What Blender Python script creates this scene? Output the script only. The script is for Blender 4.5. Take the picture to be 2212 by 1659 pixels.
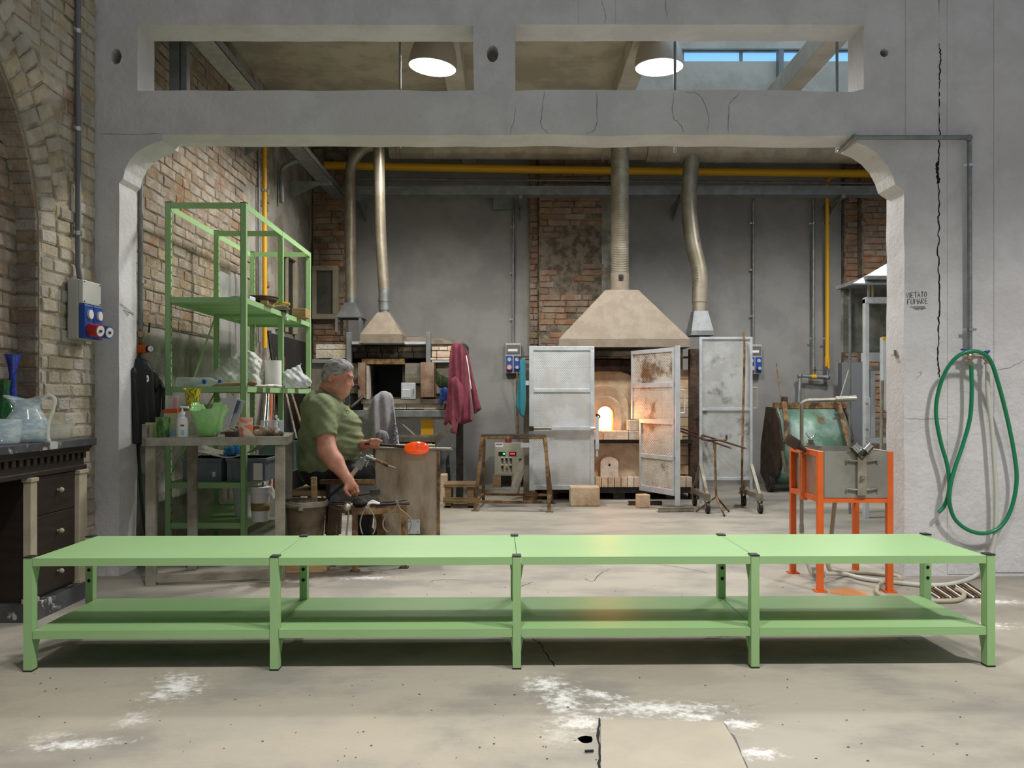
import bpy, bmesh, math, random
import numpy as np
from mathutils import Vector, Matrix, noise as mnoise
from mathutils.geometry import tessellate_polygon
for o in list(bpy.data.objects): bpy.data.objects.remove(o, do_unlink=True)
random.seed(7); rng = np.random.default_rng(7)
scn = bpy.context.scene
COL = scn.collection
# ---------------------------------------------------------------- camera (level, 29.8 mm on 36 mm)
F, CX, CY, CAMH = 1830.0, 1106.0, 860.0, 1.05
cam_d = bpy.data.cameras.new('camera'); cam = bpy.data.objects.new('camera', cam_d); COL.objects.link(cam)
cam.location = (0, 0, CAMH); cam.rotation_euler = (math.pi/2, 0, 0)
cam_d.sensor_width = 36.0; cam_d.lens = F/2212*36.0; cam_d.shift_y = (CY-829.5)/2212
cam_d.clip_start = .05; cam_d.clip_end = 100
scn.camera = cam
# ---------------------------------------------------------------- colour management, world, lamps of the hall
vs = scn.view_settings; vs.view_transform = 'Standard'; vs.look = 'None'; vs.gamma = 1; vs.use_curve_mapping = False
vs.exposure = 0.0
world = bpy.data.worlds.new('world'); scn.world = world; world.use_nodes = True
bg = world.node_tree.nodes['Background']; bg.inputs[0].default_value = (.88, .91, 1.0, 1); bg.inputs[1].default_value = .29
def spot(name, loc, energy, ang, blend=.5, col=(1, .965, .915), size=.16, aim=(0, 0, -1)):
    l = bpy.data.lights.new(name, 'SPOT'); l.energy = energy; l.spot_size = math.radians(ang); l.spot_blend = blend
    l.color = col; l.shadow_soft_size = size
    o = bpy.data.objects.new(name, l); COL.objects.link(o); o.location = loc
    o.rotation_euler = Vector(aim).to_track_quat('-Z', 'Y').to_euler()
    return o
# pendant lamps of the front hall, hung above the frame (same kind as the two seen in the back room)
spot('hall_lamp', (-.3, 1.6, 4.4), 300, 96, .3)
spot('hall_lamp', (1.3, 1.5, 4.4), 215, 104, .35)
spot('hall_lamp', (3.2, 1.6, 4.4), 520, 118, .45)
# unseen spots added to even the back wall's light, above the lintel's lower edge
spot('room_fill', (-.9, 8.3, 3.75), 120, 152, .5)
spot('room_fill', (3.4, 7.6, 3.85), 265, 152, .5)
# daylight falling through the roof light well at the right of the back room
sky_l = bpy.data.lights.new('roof_light', 'AREA'); sky_l.energy = 42; sky_l.color = (.50, .74, 1.0); sky_l.shape = 'RECTANGLE'; sky_l.size = 3.6; sky_l.size_y = 2.8
sky_o = bpy.data.objects.new('roof_light', sky_l); COL.objects.link(sky_o); sky_o.location = (3.1, 7.0, 5.38)
# pendant lamps of the back room: light sits in each lamp's mouth (see pendant_lamp)
ROOM_LAMP_W = 205
# ---------------------------------------------------------------- helpers
Z = Vector((0, 0, 1)); YV = Vector((0, 1, 0)); XV = Vector((1, 0, 0))
def V(*a): return Vector(a)
def P(x, y, d): return Vector(((x-CX)/F*d, d, CAMH-(y-CY)/F*d))
def fd(y): return CAMH*F/(y-CY)
def PF(x, y): return P(x, y, fd(y))
def lin(c): 
    return tuple(((v/255)/12.92 if v <= 10.3 else ((v/255+.055)/1.055)**2.4) for v in c)
ORI = {}
class MB:
    def __init__(s, M=None): s.v = []; s.f = []; s.M = M
    def add(s, vs_, fs):
        o = len(s.v); s.v += [Vector(p) for p in vs_]; s.f += [tuple(i+o for i in f) for f in fs]; return s
    def box(s, lo, hi):
        x0, y0, z0 = lo; x1, y1, z1 = hi
        return s.add([(x0,y0,z0),(x1,y0,z0),(x1,y1,z0),(x0,y1,z0),(x0,y0,z1),(x1,y0,z1),(x1,y1,z1),(x0,y1,z1)],
              [(0,3,2,1),(4,5,6,7),(0,1,5,4),(1,2,6,5),(2,3,7,6),(3,0,4,7)])
    def cbox(s, c, size, R=None):
        hx, hy, hz = [v/2 for v in size]; c = Vector(c)
        vs_ = [Vector(p) for p in [(-hx,-hy,-hz),(hx,-hy,-hz),(hx,hy,-hz),(-hx,hy,-hz),(-hx,-hy,hz),(hx,-hy,hz),(hx,hy,hz),(-hx,hy,hz)]]
        if R is not None: vs_ = [R @ p for p in vs_]
        return s.add([p+c for p in vs_], [(0,3,2,1),(4,5,6,7),(0,1,5,4),(1,2,6,5),(2,3,7,6),(3,0,4,7)])
    def bar(s, a, b, w, h=None, up=Z):
        a = Vector(a); b = Vector(b); h = w if h is None else h
        t = (b-a).normalized()
        if abs(t.dot(up)) > .98: up = YV
        u = t.cross(up).normalized(); n = u.cross(t).normalized()
        c = []
        for p in (a, b):
            for i, j in ((-1,-1),(1,-1),(1,1),(-1,1)): c.append(p+u*(i*w/2)+n*(j*h/2))
        return s.add(c, [(0,1,2,3),(7,6,5,4),(0,4,5,1),(1,5,6,2),(2,6,7,3),(3,7,4,0)])
    def tube(s, pts, r, n=10, caps=True, rf=None):
        pts = [Vector(p) for p in pts]; m = len(pts)
        T = [((pts[min(i+1,m-1)]-pts[max(i-1,0)]).normalized()) for i in range(m)]
        up = Z if abs(T[0].dot(Z)) < .9 else XV
        u = T[0].cross(up).normalized(); vs_ = []; fs = []
        for i in range(m):
            u = (u-T[i]*u.dot(T[i])).normalized(); w = T[i].cross(u)
            ri = r if rf is None else rf[i]
            for k in range(n):
                a = 2*math.pi*k/n; vs_.append(pts[i]+(u*math.cos(a)+w*math.sin(a))*ri)
        for i in range(m-1):
            for k in range(n): fs.append((i*n+k, i*n+(k+1)%n, (i+1)*n+(k+1)%n, (i+1)*n+k))
        if caps: fs.append(tuple(range(n-1,-1,-1))); fs.append(tuple((m-1)*n+k for k in range(n)))
        return s.add(vs_, fs)
    def cyl(s, a, b, r, r2=None, n=16, caps=True):
        return s.tube([a, b], r, n, caps, [r, r if r2 is None else r2])
    def lathe(s, prof, c=(0,0,0), n=28, closed=False, R=None, fn=None, caps=True):
        c = Vector(c); vs_ = []; fs = []; m = len(prof)
        for (r, z) in prof:
            for k in range(n):
                a = 2*math.pi*k/n; p = Vector((r*math.cos(a), r*math.sin(a), z))
                if fn: p = fn(p, a, r, z)
                if R is not None: p = R @ p
                vs_.append(p+c)
        for i in range(m-1 if not closed else m):
            for k in range(n): fs.append((i*n+k, i*n+(k+1)%n, ((i+1)%m)*n+(k+1)%n, ((i+1)%m)*n+k))
        if not closed and caps:
            if prof[0][0] > 1e-5: fs.append(tuple(range(n-1,-1,-1)))
            if prof[-1][0] > 1e-5: fs.append(tuple((m-1)*n+k for k in range(n)))
        return s.add(vs_, fs)
    def shell(s, prof, c=(0,0,0), n=28, t=.004, R=None, fn=None):
        """open vessel: outer profile bottom->rim, returned inside"""
        inner = [(max(r-t, 1e-4), z+(t if i == 0 else 0)) for i, (r, z) in enumerate(prof)][::-1]
        full = [(1e-4, prof[0][1])]+list(prof)+inner+[(1e-4, prof[0][1]+t)]
        return s.lathe(full, c, n, R=R, fn=fn)
    def prism(s, poly, ext):
        poly = [Vector(p) for p in poly]; ext = Vector(ext); n = len(poly)
        tri = tessellate_polygon([poly])
        fs = [tuple(t) for t in tri]+[tuple(n+i for i in t[::-1]) for t in tri]
        fs += [(i, (i+1)%n, n+(i+1)%n, n+i) for i in range(n)]
        return s.add(poly+[p+ext for p in poly], fs)
    def plate(s, outer, holes, ext):
        loops = [[Vector(p) for p in l] for l in [outer]+list(holes)]; ext = Vector(ext)
        flat = [p for l in loops for p in l]; n = len(flat)
        tri = tessellate_polygon(loops)
        fs = [tuple(t) for t in tri]+[tuple(n+i for i in t[::-1]) for t in tri]; o = 0
        for l in loops:
            m = len(l); fs += [(o+i, o+(i+1)%m, n+o+(i+1)%m, n+o+i) for i in range(m)]; o += m
        return s.add(flat+[p+ext for p in flat], fs)
    def ell(s, c, r, n=18, m=10, R=None):
        prof = [(max(math.cos(t), 1e-4), math.sin(t)) for t in np.linspace(-math.pi/2, math.pi/2, m)]
        S = Matrix.Diagonal(Vector(r)).to_3x3()
        return s.lathe(prof, c, n, R=(R @ S if R is not None else S))
    def grid(s, fn, nu, nv):
        vs_ = [fn(i/(nu-1), j/(nv-1)) for j in range(nv) for i in range(nu)]
        return s.add(vs_, [(j*nu+i, j*nu+i+1, (j+1)*nu+i+1, (j+1)*nu+i) for j in range(nv-1) for i in range(nu-1)])
    def build(s, name, mat, parent=None, label=None, cat=None, group=None, kind=None, smooth=35, bev=0, thick=0, recalc=True, sub=0):
        vv = [s.M @ p for p in s.v] if s.M is not None else s.v
        if parent is not None: org = ORI[parent.name]
        else:
            a = np.array([tuple(p) for p in vv]); lo = a.min(0); hi = a.max(0)
            org = Vector(((lo[0]+hi[0])/2, (lo[1]+hi[1])/2, lo[2]))
        me = bpy.data.meshes.new(name); me.from_pydata([tuple(p-org) for p in vv], [], s.f); 
        if recalc:
            bm = bmesh.new(); bm.from_mesh(me); bmesh.ops.recalc_face_normals(bm, faces=bm.faces); bm.to_mesh(me); bm.free()
        return finish(me, name, mat, parent, org, label, cat, group, kind, smooth, bev, thick, sub)
def finish(me, name, mat, parent, org, label=None, cat=None, group=None, kind=None, smooth=35, bev=0, thick=0, sub=0):
    if smooth:
        me.shade_smooth()
        if smooth < 180: me.set_sharp_from_angle(angle=math.radians(smooth))
    me.materials.append(mat)
    o = bpy.data.objects.new(name, me); COL.objects.link(o)
    if parent is not None: o.parent = parent
    else: o.location = org
    ORI[o.name] = Vector(org)
    if bev: b = o.modifiers.new('bevel', 'BEVEL'); b.width = bev; b.segments = 2; b.limit_method = 'ANGLE'; b.angle_limit = math.radians(40)
    if thick: b = o.modifiers.new('solid', 'SOLIDIFY'); b.thickness = thick; b.offset = 0
    if sub: b = o.modifiers.new('sub', 'SUBSURF'); b.levels = sub; b.render_levels = sub
    tag(o, label, cat, group, kind); return o
def tag(o, label=None, cat=None, group=None, kind=None):
    if label: o['label'] = label
    if cat: o['category'] = cat
    if group: o['group'] = group
    if kind: o['kind'] = kind
    return o
def T(name, label, cat, loc, group=None, kind=None):
    o = bpy.data.objects.new(name, None); COL.objects.link(o); o.location = loc; o.empty_display_size = .1
    ORI[o.name] = Vector(loc); return tag(o, label, cat, group, kind)
def clone(root, dloc, label=None, group=None, rz=0):
    r = root.copy(); COL.objects.link(r); r.location = root.location+Vector(dloc); r.rotation_euler = (0, 0, rz)
    if label: r['label'] = label
    if group: r['group'] = group
    for ch in list(root.children):
        c = ch.copy(); COL.objects.link(c); c.parent = r
        for g in ch.children:
            d = g.copy(); COL.objects.link(d); d.parent = c
    ORI[r.name] = r.location.copy(); return r
def cr(pts, n=8):
    """Catmull-Rom through points"""
    p = [Vector(q) for q in pts]; p = [p[0]*2-p[1]]+p+[p[-1]*2-p[-2]]; out = []
    for i in range(1, len(p)-2):
        for k in range(n):
            t = k/n; a, b, c, d = p[i-1:i+3]
            out.append(.5*((2*b)+(c-a)*t+(2*a-5*b+4*c-d)*t*t+(3*b-a-3*c+d)*t**3))
    out.append(p[-2]); return out
def nz(*a): return mnoise.noise(Vector(a))
# ---------------------------------------------------------------- materials
def MAT(name, col, rough=.6, metal=0., col2=None, scale=6., lo=.4, hi=.6, bump=0., bscale=None, island=0., objrand=0.,
        col3=None, scale3=1.5, lo3=.5, hi3=.62, stretch=None, spec=.5, trans=0., emit=None, estr=0., alpha=1., coat=0., detail=6., sss=0., pos=False):
    m = bpy.data.materials.new(name); m.use_nodes = True; nt = m.node_tree; N = nt.nodes; L = nt.links
    b = N['Principled BSDF']; b.inputs['Roughness'].default_value = rough; b.inputs['Metallic'].default_value = metal
    b.inputs['Specular IOR Level'].default_value = spec; b.inputs['Transmission Weight'].default_value = trans
    b.inputs['Alpha'].default_value = alpha; b.inputs['Coat Weight'].default_value = coat
    if sss: b.inputs['Subsurface Weight'].default_value = sss; b.inputs['Subsurface Scale'].default_value = .01
    c = (*lin(col), 1); b.inputs['Base Color'].default_value = c
    if emit: b.inputs['Emission Color'].default_value = (*lin(emit), 1); b.inputs['Emission Strength'].default_value = estr
    tc = N.new('ShaderNodeTexCoord'); vec = tc.outputs['Object']
    if pos: vec = N.new('ShaderNodeNewGeometry').outputs['Position']
    if stretch:
        mp = N.new('ShaderNodeMapping'); mp.inputs['Scale'].default_value = stretch; L.new(vec, mp.inputs[0]); vec = mp.outputs[0]
    def noise(sc, det=detail):
        n = N.new('ShaderNodeTexNoise'); n.inputs['Scale'].default_value = sc; n.inputs['Detail'].default_value = det
        n.inputs['Roughness'].default_value = .62; L.new(vec, n.inputs['Vector']); return n
    cur = None
    def mix(fac, a, bcol):
        mx = N.new('ShaderNodeMix'); mx.data_type = 'RGBA'; L.new(fac, mx.inputs[0])
        if a is None: mx.inputs[6].default_value = c
        else: L.new(a, mx.inputs[6])
        mx.inputs[7].default_value = (*lin(bcol), 1); return mx.outputs[2]
    def ramp(src, l, h):
        r = N.new('ShaderNodeMapRange'); r.inputs[1].default_value = l; r.inputs[2].default_value = h; r.interpolation_type = 'SMOOTHSTEP'
        L.new(src, r.inputs[0]); return r.outputs[0]
    if col2: cur = mix(ramp(noise(scale).outputs[0], lo, hi), cur, col2)
    if col3: cur = mix(ramp(noise(scale3).outputs[0], lo3, hi3), cur, col3)
    if island or objrand:
        hs = N.new('ShaderNodeHueSaturation')
        if cur: L.new(cur, hs.inputs['Color'])
        else: hs.inputs['Color'].default_value = c
        g = N.new('ShaderNodeNewGeometry'); oi = N.new('ShaderNodeObjectInfo')
        ad = N.new('ShaderNodeMath'); ad.operation = 'ADD'; L.new(g.outputs['Random Per Island'], ad.inputs[0]); L.new(oi.outputs['Random'], ad.inputs[1])
        fr = N.new('ShaderNodeMath'); fr.operation = 'FRACT'; L.new(ad.outputs[0], fr.inputs[0])
        v = N.new('ShaderNodeMapRange'); v.inputs[3].default_value = 1-max(island, objrand); v.inputs[4].default_value = 1+max(island, objrand)
        L.new(fr.outputs[0], v.inputs[0]); L.new(v.outputs[0], hs.inputs['Value'])
        m2 = N.new('ShaderNodeMath'); m2.operation = 'MULTIPLY'; m2.inputs[1].default_value = 7.3; L.new(fr.outputs[0], m2.inputs[0])
        f2 = N.new('ShaderNodeMath'); f2.operation = 'FRACT'; L.new(m2.outputs[0], f2.inputs[0])
        v2 = N.new('ShaderNodeMapRange'); v2.inputs[3].default_value = .7; v2.inputs[4].default_value = 1.3
        L.new(f2.outputs[0], v2.inputs[0]); L.new(v2.outputs[0], hs.inputs['Saturation']); cur = hs.outputs[0]
    if cur: L.new(cur, b.inputs['Base Color'])
    if bump:
        bp = N.new('ShaderNodeBump'); bp.inputs['Strength'].default_value = bump; bp.inputs['Distance'].default_value = .02
        L.new(noise(bscale or scale*3, 8).outputs[0], bp.inputs['Height']); L.new(bp.outputs[0], b.inputs['Normal'])
    return m
def mix_in(m, fac_nodes, col):
    """lay another colour over a material's base colour where fac is 1"""
    nt = m.node_tree; N = nt.nodes; L = nt.links; b = N['Principled BSDF']
    mx = N.new('ShaderNodeMix'); mx.data_type = 'RGBA'
    lk = b.inputs['Base Color'].links
    if lk: L.new(lk[0].from_socket, mx.inputs[6])
    else: mx.inputs[6].default_value = b.inputs['Base Color'].default_value
    mx.inputs[7].default_value = (*lin(col), 1); L.new(fac_nodes, mx.inputs[0]); L.new(mx.outputs[2], b.inputs['Base Color'])
def perforate(m, pitch, rad, diamond=False, plane='xz'):
    """round (or slot) holes cut through sheet metal, as alpha"""
    nt = m.node_tree; N = nt.nodes; L = nt.links; b = N['Principled BSDF']
    tc = N.new('ShaderNodeTexCoord'); sp = N.new('ShaderNodeSeparateXYZ'); L.new(tc.outputs['Object'], sp.inputs[0])
    def mth(op, a, b_=None, c_=None):
        n = N.new('ShaderNodeMath'); n.operation = op
        for i, q in enumerate((a, b_, c_)):
            if q is None: continue
            if isinstance(q, (int, float)): n.inputs[i].default_value = q
            else: L.new(q, n.inputs[i])
        return n.outputs[0]
    px_, pz_ = (pitch, pitch*.6) if diamond else (pitch, pitch*.866)
    z = mth('DIVIDE', sp.outputs[2], pz_); row = mth('FLOOR', z); fz = mth('SUBTRACT', mth('FRACT', z), .5)
    sh = mth('MULTIPLY', mth('MODULO', row, 2.0), .5)
    x = mth('ADD', mth('DIVIDE', sp.outputs[0], px_), sh); fx = mth('SUBTRACT', mth('FRACT', x), .5)
    if diamond: d = mth('ADD', mth('ABSOLUTE', fx), mth('ABSOLUTE', fz))
    else: d = mth('SQRT', mth('ADD', mth('POWER', fx, 2.0), mth('POWER', mth('MULTIPLY', fz, .866), 2.0)))
    L.new(mth('GREATER_THAN', d, rad), b.inputs['Alpha'])
    return m
M = {}
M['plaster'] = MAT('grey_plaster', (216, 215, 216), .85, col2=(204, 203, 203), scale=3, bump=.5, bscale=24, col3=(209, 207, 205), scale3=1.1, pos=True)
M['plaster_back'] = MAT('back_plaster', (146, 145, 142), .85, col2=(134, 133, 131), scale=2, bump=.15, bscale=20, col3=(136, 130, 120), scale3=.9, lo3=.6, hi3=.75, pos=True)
M['plaster_old'] = MAT('stained_plaster', (150, 146, 136), .9, col2=(118, 112, 98), scale=2.6, bump=.4, bscale=16, col3=(172, 168, 160), scale3=1.1, lo3=.5, hi3=.6, pos=True)
M['mortar'] = MAT('mortar', (186, 178, 162), .95, col2=(150, 141, 124), scale=9, bump=.8, bscale=40, pos=True)
M['mortar_dark'] = MAT('mortar_dark', (140, 129, 112), .95, col2=(98, 86, 72), scale=9, bump=.8, bscale=40, pos=True)
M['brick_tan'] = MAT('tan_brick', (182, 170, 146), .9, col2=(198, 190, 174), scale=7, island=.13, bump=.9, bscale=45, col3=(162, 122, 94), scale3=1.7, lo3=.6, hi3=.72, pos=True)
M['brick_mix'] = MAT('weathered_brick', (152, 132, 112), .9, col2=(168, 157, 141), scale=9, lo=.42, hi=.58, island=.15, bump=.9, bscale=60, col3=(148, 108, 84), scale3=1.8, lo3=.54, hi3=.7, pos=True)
M['brick_red'] = MAT('red_brick', (146, 112, 91), .9, col2=(156, 136, 117), scale=7, island=.16, bump=.8, bscale=45, col3=(126, 112, 96), scale3=1.2, lo3=.5, hi3=.62, pos=True)
M['firebrick'] = MAT('fire_brick', (220, 200, 174), .85, col2=(206, 178, 152), scale=9, island=.14, bump=.4, bscale=40, pos=True)
M['refract'] = MAT('refractory', (208, 186, 156), .9, col2=(186, 158, 128), scale=5, bump=.4, bscale=30, col3=(140, 104, 82), scale3=2.2, lo3=.58, hi3=.7)
M['soot'] = MAT('sooty_brick', (96, 84, 66), .9, col2=(44, 38, 32), scale=4, bump=.3, bscale=30)
M['concrete'] = MAT('concrete', (182, 176, 158), .9, col2=(160, 154, 138), scale=3, bump=.4, bscale=18, pos=True)
M['conc_lt'] = MAT('painted_concrete', (192, 188, 176), .85, col2=(176, 172, 160), scale=3, bump=.3, bscale=18, pos=True)
M['green'] = MAT('green_paint', (153, 192, 134), .42, col2=(148, 187, 129), scale=3, lo=.3, hi=.7)
M['black'] = MAT('black_plastic', (26, 26, 27), .5)
M['hole'] = MAT('punched_hole', (14, 18, 12), .9)
M['orange'] = MAT('orange_paint', (222, 100, 34), .4, col2=(208, 92, 30), scale=5, bump=.05)
M['steel'] = MAT('brushed_steel', (168, 164, 152), .42, .75, col2=(146, 140, 126), scale=5, bump=.05)
M['steel_dull'] = MAT('dull_steel', (156, 150, 136), .6, .35, col2=(128, 120, 104), scale=6, bump=.1)
M['chrome'] = MAT('chrome', (214, 214, 212), .18, 1)
M['galv'] = MAT('galvanised', (150, 154, 154), .45, .6, col2=(132, 136, 136), scale=12)
M['galv_grey'] = MAT('grey_metal', (136, 140, 140), .5, .3, col2=(120, 124, 124), scale=8)
M['duct'] = MAT('duct_metal', (166, 158, 140), .42, .5, col2=(144, 136, 118), scale=4)
M['hood'] = MAT('hood_metal', (142, 131, 115), .65, .2, col2=(132, 120, 104), scale=9, bump=.15, bscale=60, col3=(140, 118, 92), scale3=3, lo3=.62, hi3=.75)
M['rust'] = MAT('rusty_steel', (116, 84, 54), .75, .3, col2=(150, 122, 84), scale=16, bump=.3, bscale=50, col3=(80, 60, 46), scale3=5)
M['rust_dk'] = MAT('dark_rust', (88, 68, 52), .75, .3, col2=(62, 50, 42), scale=12, bump=.3, bscale=50)
M['iron'] = MAT('dark_iron', (66, 62, 58), .5, .6, col2=(48, 45, 42), scale=14)
M['alu_door'] = MAT('aluminium_frame', (206, 212, 216), .45, .35, col2=(192, 198, 202), scale=8)
M['yellow'] = MAT('yellow_paint', (222, 168, 24), .45)
M['wood'] = MAT('raw_wood', (176, 146, 104), .75, col2=(146, 116, 78), scale=5, stretch=(1, 12, 12), bump=.15)
M['wood_old'] = MAT('old_wood', (148, 122, 84), .8, col2=(112, 90, 60), scale=5, stretch=(1, 12, 12), bump=.2)
M['wood_dk'] = MAT('dark_wood', (44, 34, 28), .45, col2=(34, 27, 23), scale=4, stretch=(1, 1, 8), bump=.05)
M['cream'] = MAT('cream_wood', (168, 160, 138), .6, col2=(156, 148, 126), scale=5)
M['marble'] = MAT('dark_marble', (78, 80, 82), .35, col2=(60, 62, 65), scale=5, col3=(176, 176, 172), scale3=7, lo3=.58, hi3=.64)
M['white'] = MAT('white', (232, 232, 230), .6)
M['paper'] = MAT('paper', (240, 238, 232), .85)
M['bag'] = MAT('plastic_bag', (236, 236, 230), .3, bump=.9, bscale=24, alpha=.72)
M['bag_clear'] = MAT('clear_bag', (232, 236, 238), .2, bump=.6, bscale=22, alpha=.55)
M['blue'] = MAT('blue_plastic', (28, 74, 158), .4)
M['red'] = MAT('red_plastic', (190, 44, 48), .4)
M['grey_box'] = MAT('grey_plastic', (180, 180, 172), .55)
M['bluegrey'] = MAT('bluegrey_plastic', (122, 134, 144), .5, col2=(112, 124, 134), scale=4)
M['green_hose'] = MAT('green_hose', (14, 126, 84), .35, coat=.2)
M['white_hose'] = MAT('pale_hose', (200, 200, 190), .45)
M['beige_hose'] = MAT('beige_hose', (176, 168, 146), .5)
M['ink'] = MAT('black_ink', (34, 34, 36), .8)
M['crack'] = MAT('crack_gap', (30, 28, 26), 1.0)
M['crack_lt'] = MAT('crack_fine', (104, 102, 100), 1.0)
M['soft_glow'] = MAT('lamp_inside', (255, 255, 255), .5, emit=(232, 246, 255), estr=1.5)
# ================================================================ SETTING
# ---- floor
def floor_mat():
    m = MAT('concrete_floor', (168, 162, 149), .72, col2=(140, 137, 128), scale=1.6, lo=.4, hi=.66, bump=.18, bscale=22,
            col3=(155, 148, 133), scale3=.55, lo3=.5, hi3=.66, pos=True, stretch=(1, 1.6, 1))
    nt = m.node_tree; N = nt.nodes; L = nt.links
    pos = N.new('ShaderNodeNewGeometry').outputs['Position']
    def blobs(lst, edge, nscale, namp):
        nn = N.new('ShaderNodeTexNoise'); nn.inputs['Scale'].default_value = nscale; nn.inputs['Detail'].default_value = 8; nn.inputs['Roughness'].default_value = .7
        L.new(pos, nn.inputs['Vector']); acc = None
        for (x, y, rx, ry, rot) in lst:
            mp = N.new('ShaderNodeMapping'); mp.vector_type = 'TEXTURE'
            mp.inputs['Location'].default_value = (x, y, 0); mp.inputs['Scale'].default_value = (rx, ry, 1000); mp.inputs['Rotation'].default_value = (0, 0, rot)
            L.new(pos, mp.inputs[0]); ln = N.new('ShaderNodeVectorMath'); ln.operation = 'LENGTH'; L.new(mp.outputs[0], ln.inputs[0])
            if acc is None: acc = ln.outputs['Value']
            else:
                mn = N.new('ShaderNodeMath'); mn.operation = 'MINIMUM'; L.new(acc, mn.inputs[0]); L.new(ln.outputs['Value'], mn.inputs[1]); acc = mn.outputs[0]
        om = N.new('ShaderNodeMath'); om.operation = 'MULTIPLY_ADD'; L.new(acc, om.inputs[0]); om.inputs[1].default_value = -namp; L.new(nn.outputs[0], om.inputs[2])
        cl = N.new('ShaderNodeMath'); cl.operation = 'ADD'; cl.inputs[1].default_value = namp; L.new(om.outputs[0], cl.inputs[0])
        r = N.new('ShaderNodeMapRange'); r.inputs[1].default_value = .5; r.inputs[2].default_value = .5+edge; r.interpolation_type = 'SMOOTHSTEP'
        L.new(cl.outputs[0], r.inputs[0]); return r.outputs[0]
    def B(x, y, wx, wy, rot=0):
        p = PF(x, y); q = PF(x, y-wy); return (p.x, p.y, wx/F*p.y*1.5, max(q.y-p.y, .012)*1.6, rot)
    white = [B(1215, 1515, 34, 30), B(1250, 1560, 55, 16), B(1410, 1530, 130, 12), B(1180, 1478, 40, 14, -.3), B(1290, 1500, 60, 6, -.5), B(1210, 1590, 40, 14),
             B(385, 1480, 40, 22, .4), B(345, 1502, 40, 9), B(160, 1608, 75, 9, .15), B(105, 1590, 35, 10), B(1500, 1548, 40, 8),
             B(2120, 1352, 60, 6), B(2150, 1300, 60, 4), B(790, 1248, 50, 3), B(1640, 1628, 40, 10), B(1600, 1565, 40, 8), B(285, 1552, 30, 14)]
    mix_in(m, blobs(white, .3, 30, .26), (236, 235, 232))
    wet = [B(720, 1237, 90, 8), B(640, 1243, 40, 8), B(600, 1262, 60, 6)]
    mix_in(m, blobs(wet, .25, 9, .4), (104, 96, 84))
    tan = [B(800, 1600, 420, 90), B(120, 1520, 260, 60)]
    mix_in(m, blobs(tan, .4, 3, .4), (175, 167, 150))
    rusty = [B(1835, 1280, 30, 7)]
    mix_in(m, blobs(rusty, .2, 20, .5), (196, 132, 80))
    return m
M['floor'] = floor_mat()
fl = MB().box((-7, -3, -.1), (7, 11, 0)).build('floor', M['floor'], kind='structure', smooth=0)
def ribbon(mb, pts, w, lift, n=V(0,0,1), taper=True):
    """thin jagged strip lying on a surface with normal n"""
    pts = [Vector(p)+n*lift for p in pts]; m = len(pts); L_ = []; R_ = []
    for i, p in enumerate(pts):
        t = (pts[min(i+1, m-1)]-pts[max(i-1, 0)]).normalized(); u = t.cross(n).normalized()
        ww = w*(random.uniform(.5, 1.2) if taper else 1)*(.3 if taper and i in (0, m-1) else 1)
        L_.append(p-u*ww/2); R_.append(p+u*ww/2)
    vs_ = L_+R_; mb.add(vs_, [(i, i+1, m+i+1, m+i) for i in range(m-1)]); return mb
def jag(pts, amp, n, seed=0, plane='xy'):
    pts = cr(pts, n); out = []
    for i, p in enumerate(pts):
        a = amp*nz(i*.7+seed, seed*3.1, .5)*2; b = amp*nz(seed, i*.9, 2.5)*2
        out.append(p+(V(a, b, 0) if plane == 'xy' else V(a, 0, b)))
    return out
for i, (pl, w) in enumerate([([(1150,1378),(1168,1392),(1175,1402),(1186,1424),(1200,1440)], .006), ([(1260,1250),(1280,1256),(1296,1240),(1320,1228)], .005),
                  ([(930,1258),(945,1253),(1010,1253)], .004), ([(1420,1220),(1470,1226),(1530,1238)], .004), ([(1150,1256),(1122,1270),(1118,1280)], .004),
                  ([(1940,1378),(1950,1382),(1962,1390)], .004), ([(640,1296),(680,1300)], .003), ([(1180,1180),(1290,1166)], .004)]):
    mb = MB(); ribbon(mb, jag([PF(*p) for p in pl], .006, 5, i), w, .0008)
    mb.build('crack', M['crack'], fl, smooth=0, recalc=False)
# newer slab patch in the foreground with its recessed joint
slab = MB().prism([PF(1298, 1556), PF(1562, 1562), PF(1590, 1608), PF(1612, 1659), PF(1700, 1900), PF(1298, 1900)], (0, 0, .004))
slab.build('slab_patch', MAT('slab_concrete', (180, 172, 155), .75, col2=(170, 162, 146), scale=2, bump=.12, bscale=30, pos=True), fl, smooth=0)
mb = MB(); ribbon(mb, jag([PF(1293, 1550), PF(1294, 1600), PF(1294, 1660), PF(1294, 1720)], .003, 6, 4), .009, .001); mb.build('joint', M['crack'], fl, smooth=0, recalc=False)
mb = MB(); ribbon(mb, jag([PF(1563, 1560), PF(1592, 1606), PF(1614, 1660), PF(1628, 1700)], .004, 6, 9), .006, .001); mb.build('joint', M['crack_lt'], fl, smooth=0, recalc=False)
# broken hole beside the joint
mb = MB().lathe([(.001, .0012), (.022, .0012)], PF(1265, 1598), 9, fn=lambda p, a, r, z: V(p.x*(1+.5*nz(a, 1, 0)), p.y*(1.3+.8*nz(0, a, 3)), z)); mb.build('broken_hole', M['crack'], fl, smooth=0)
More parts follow.
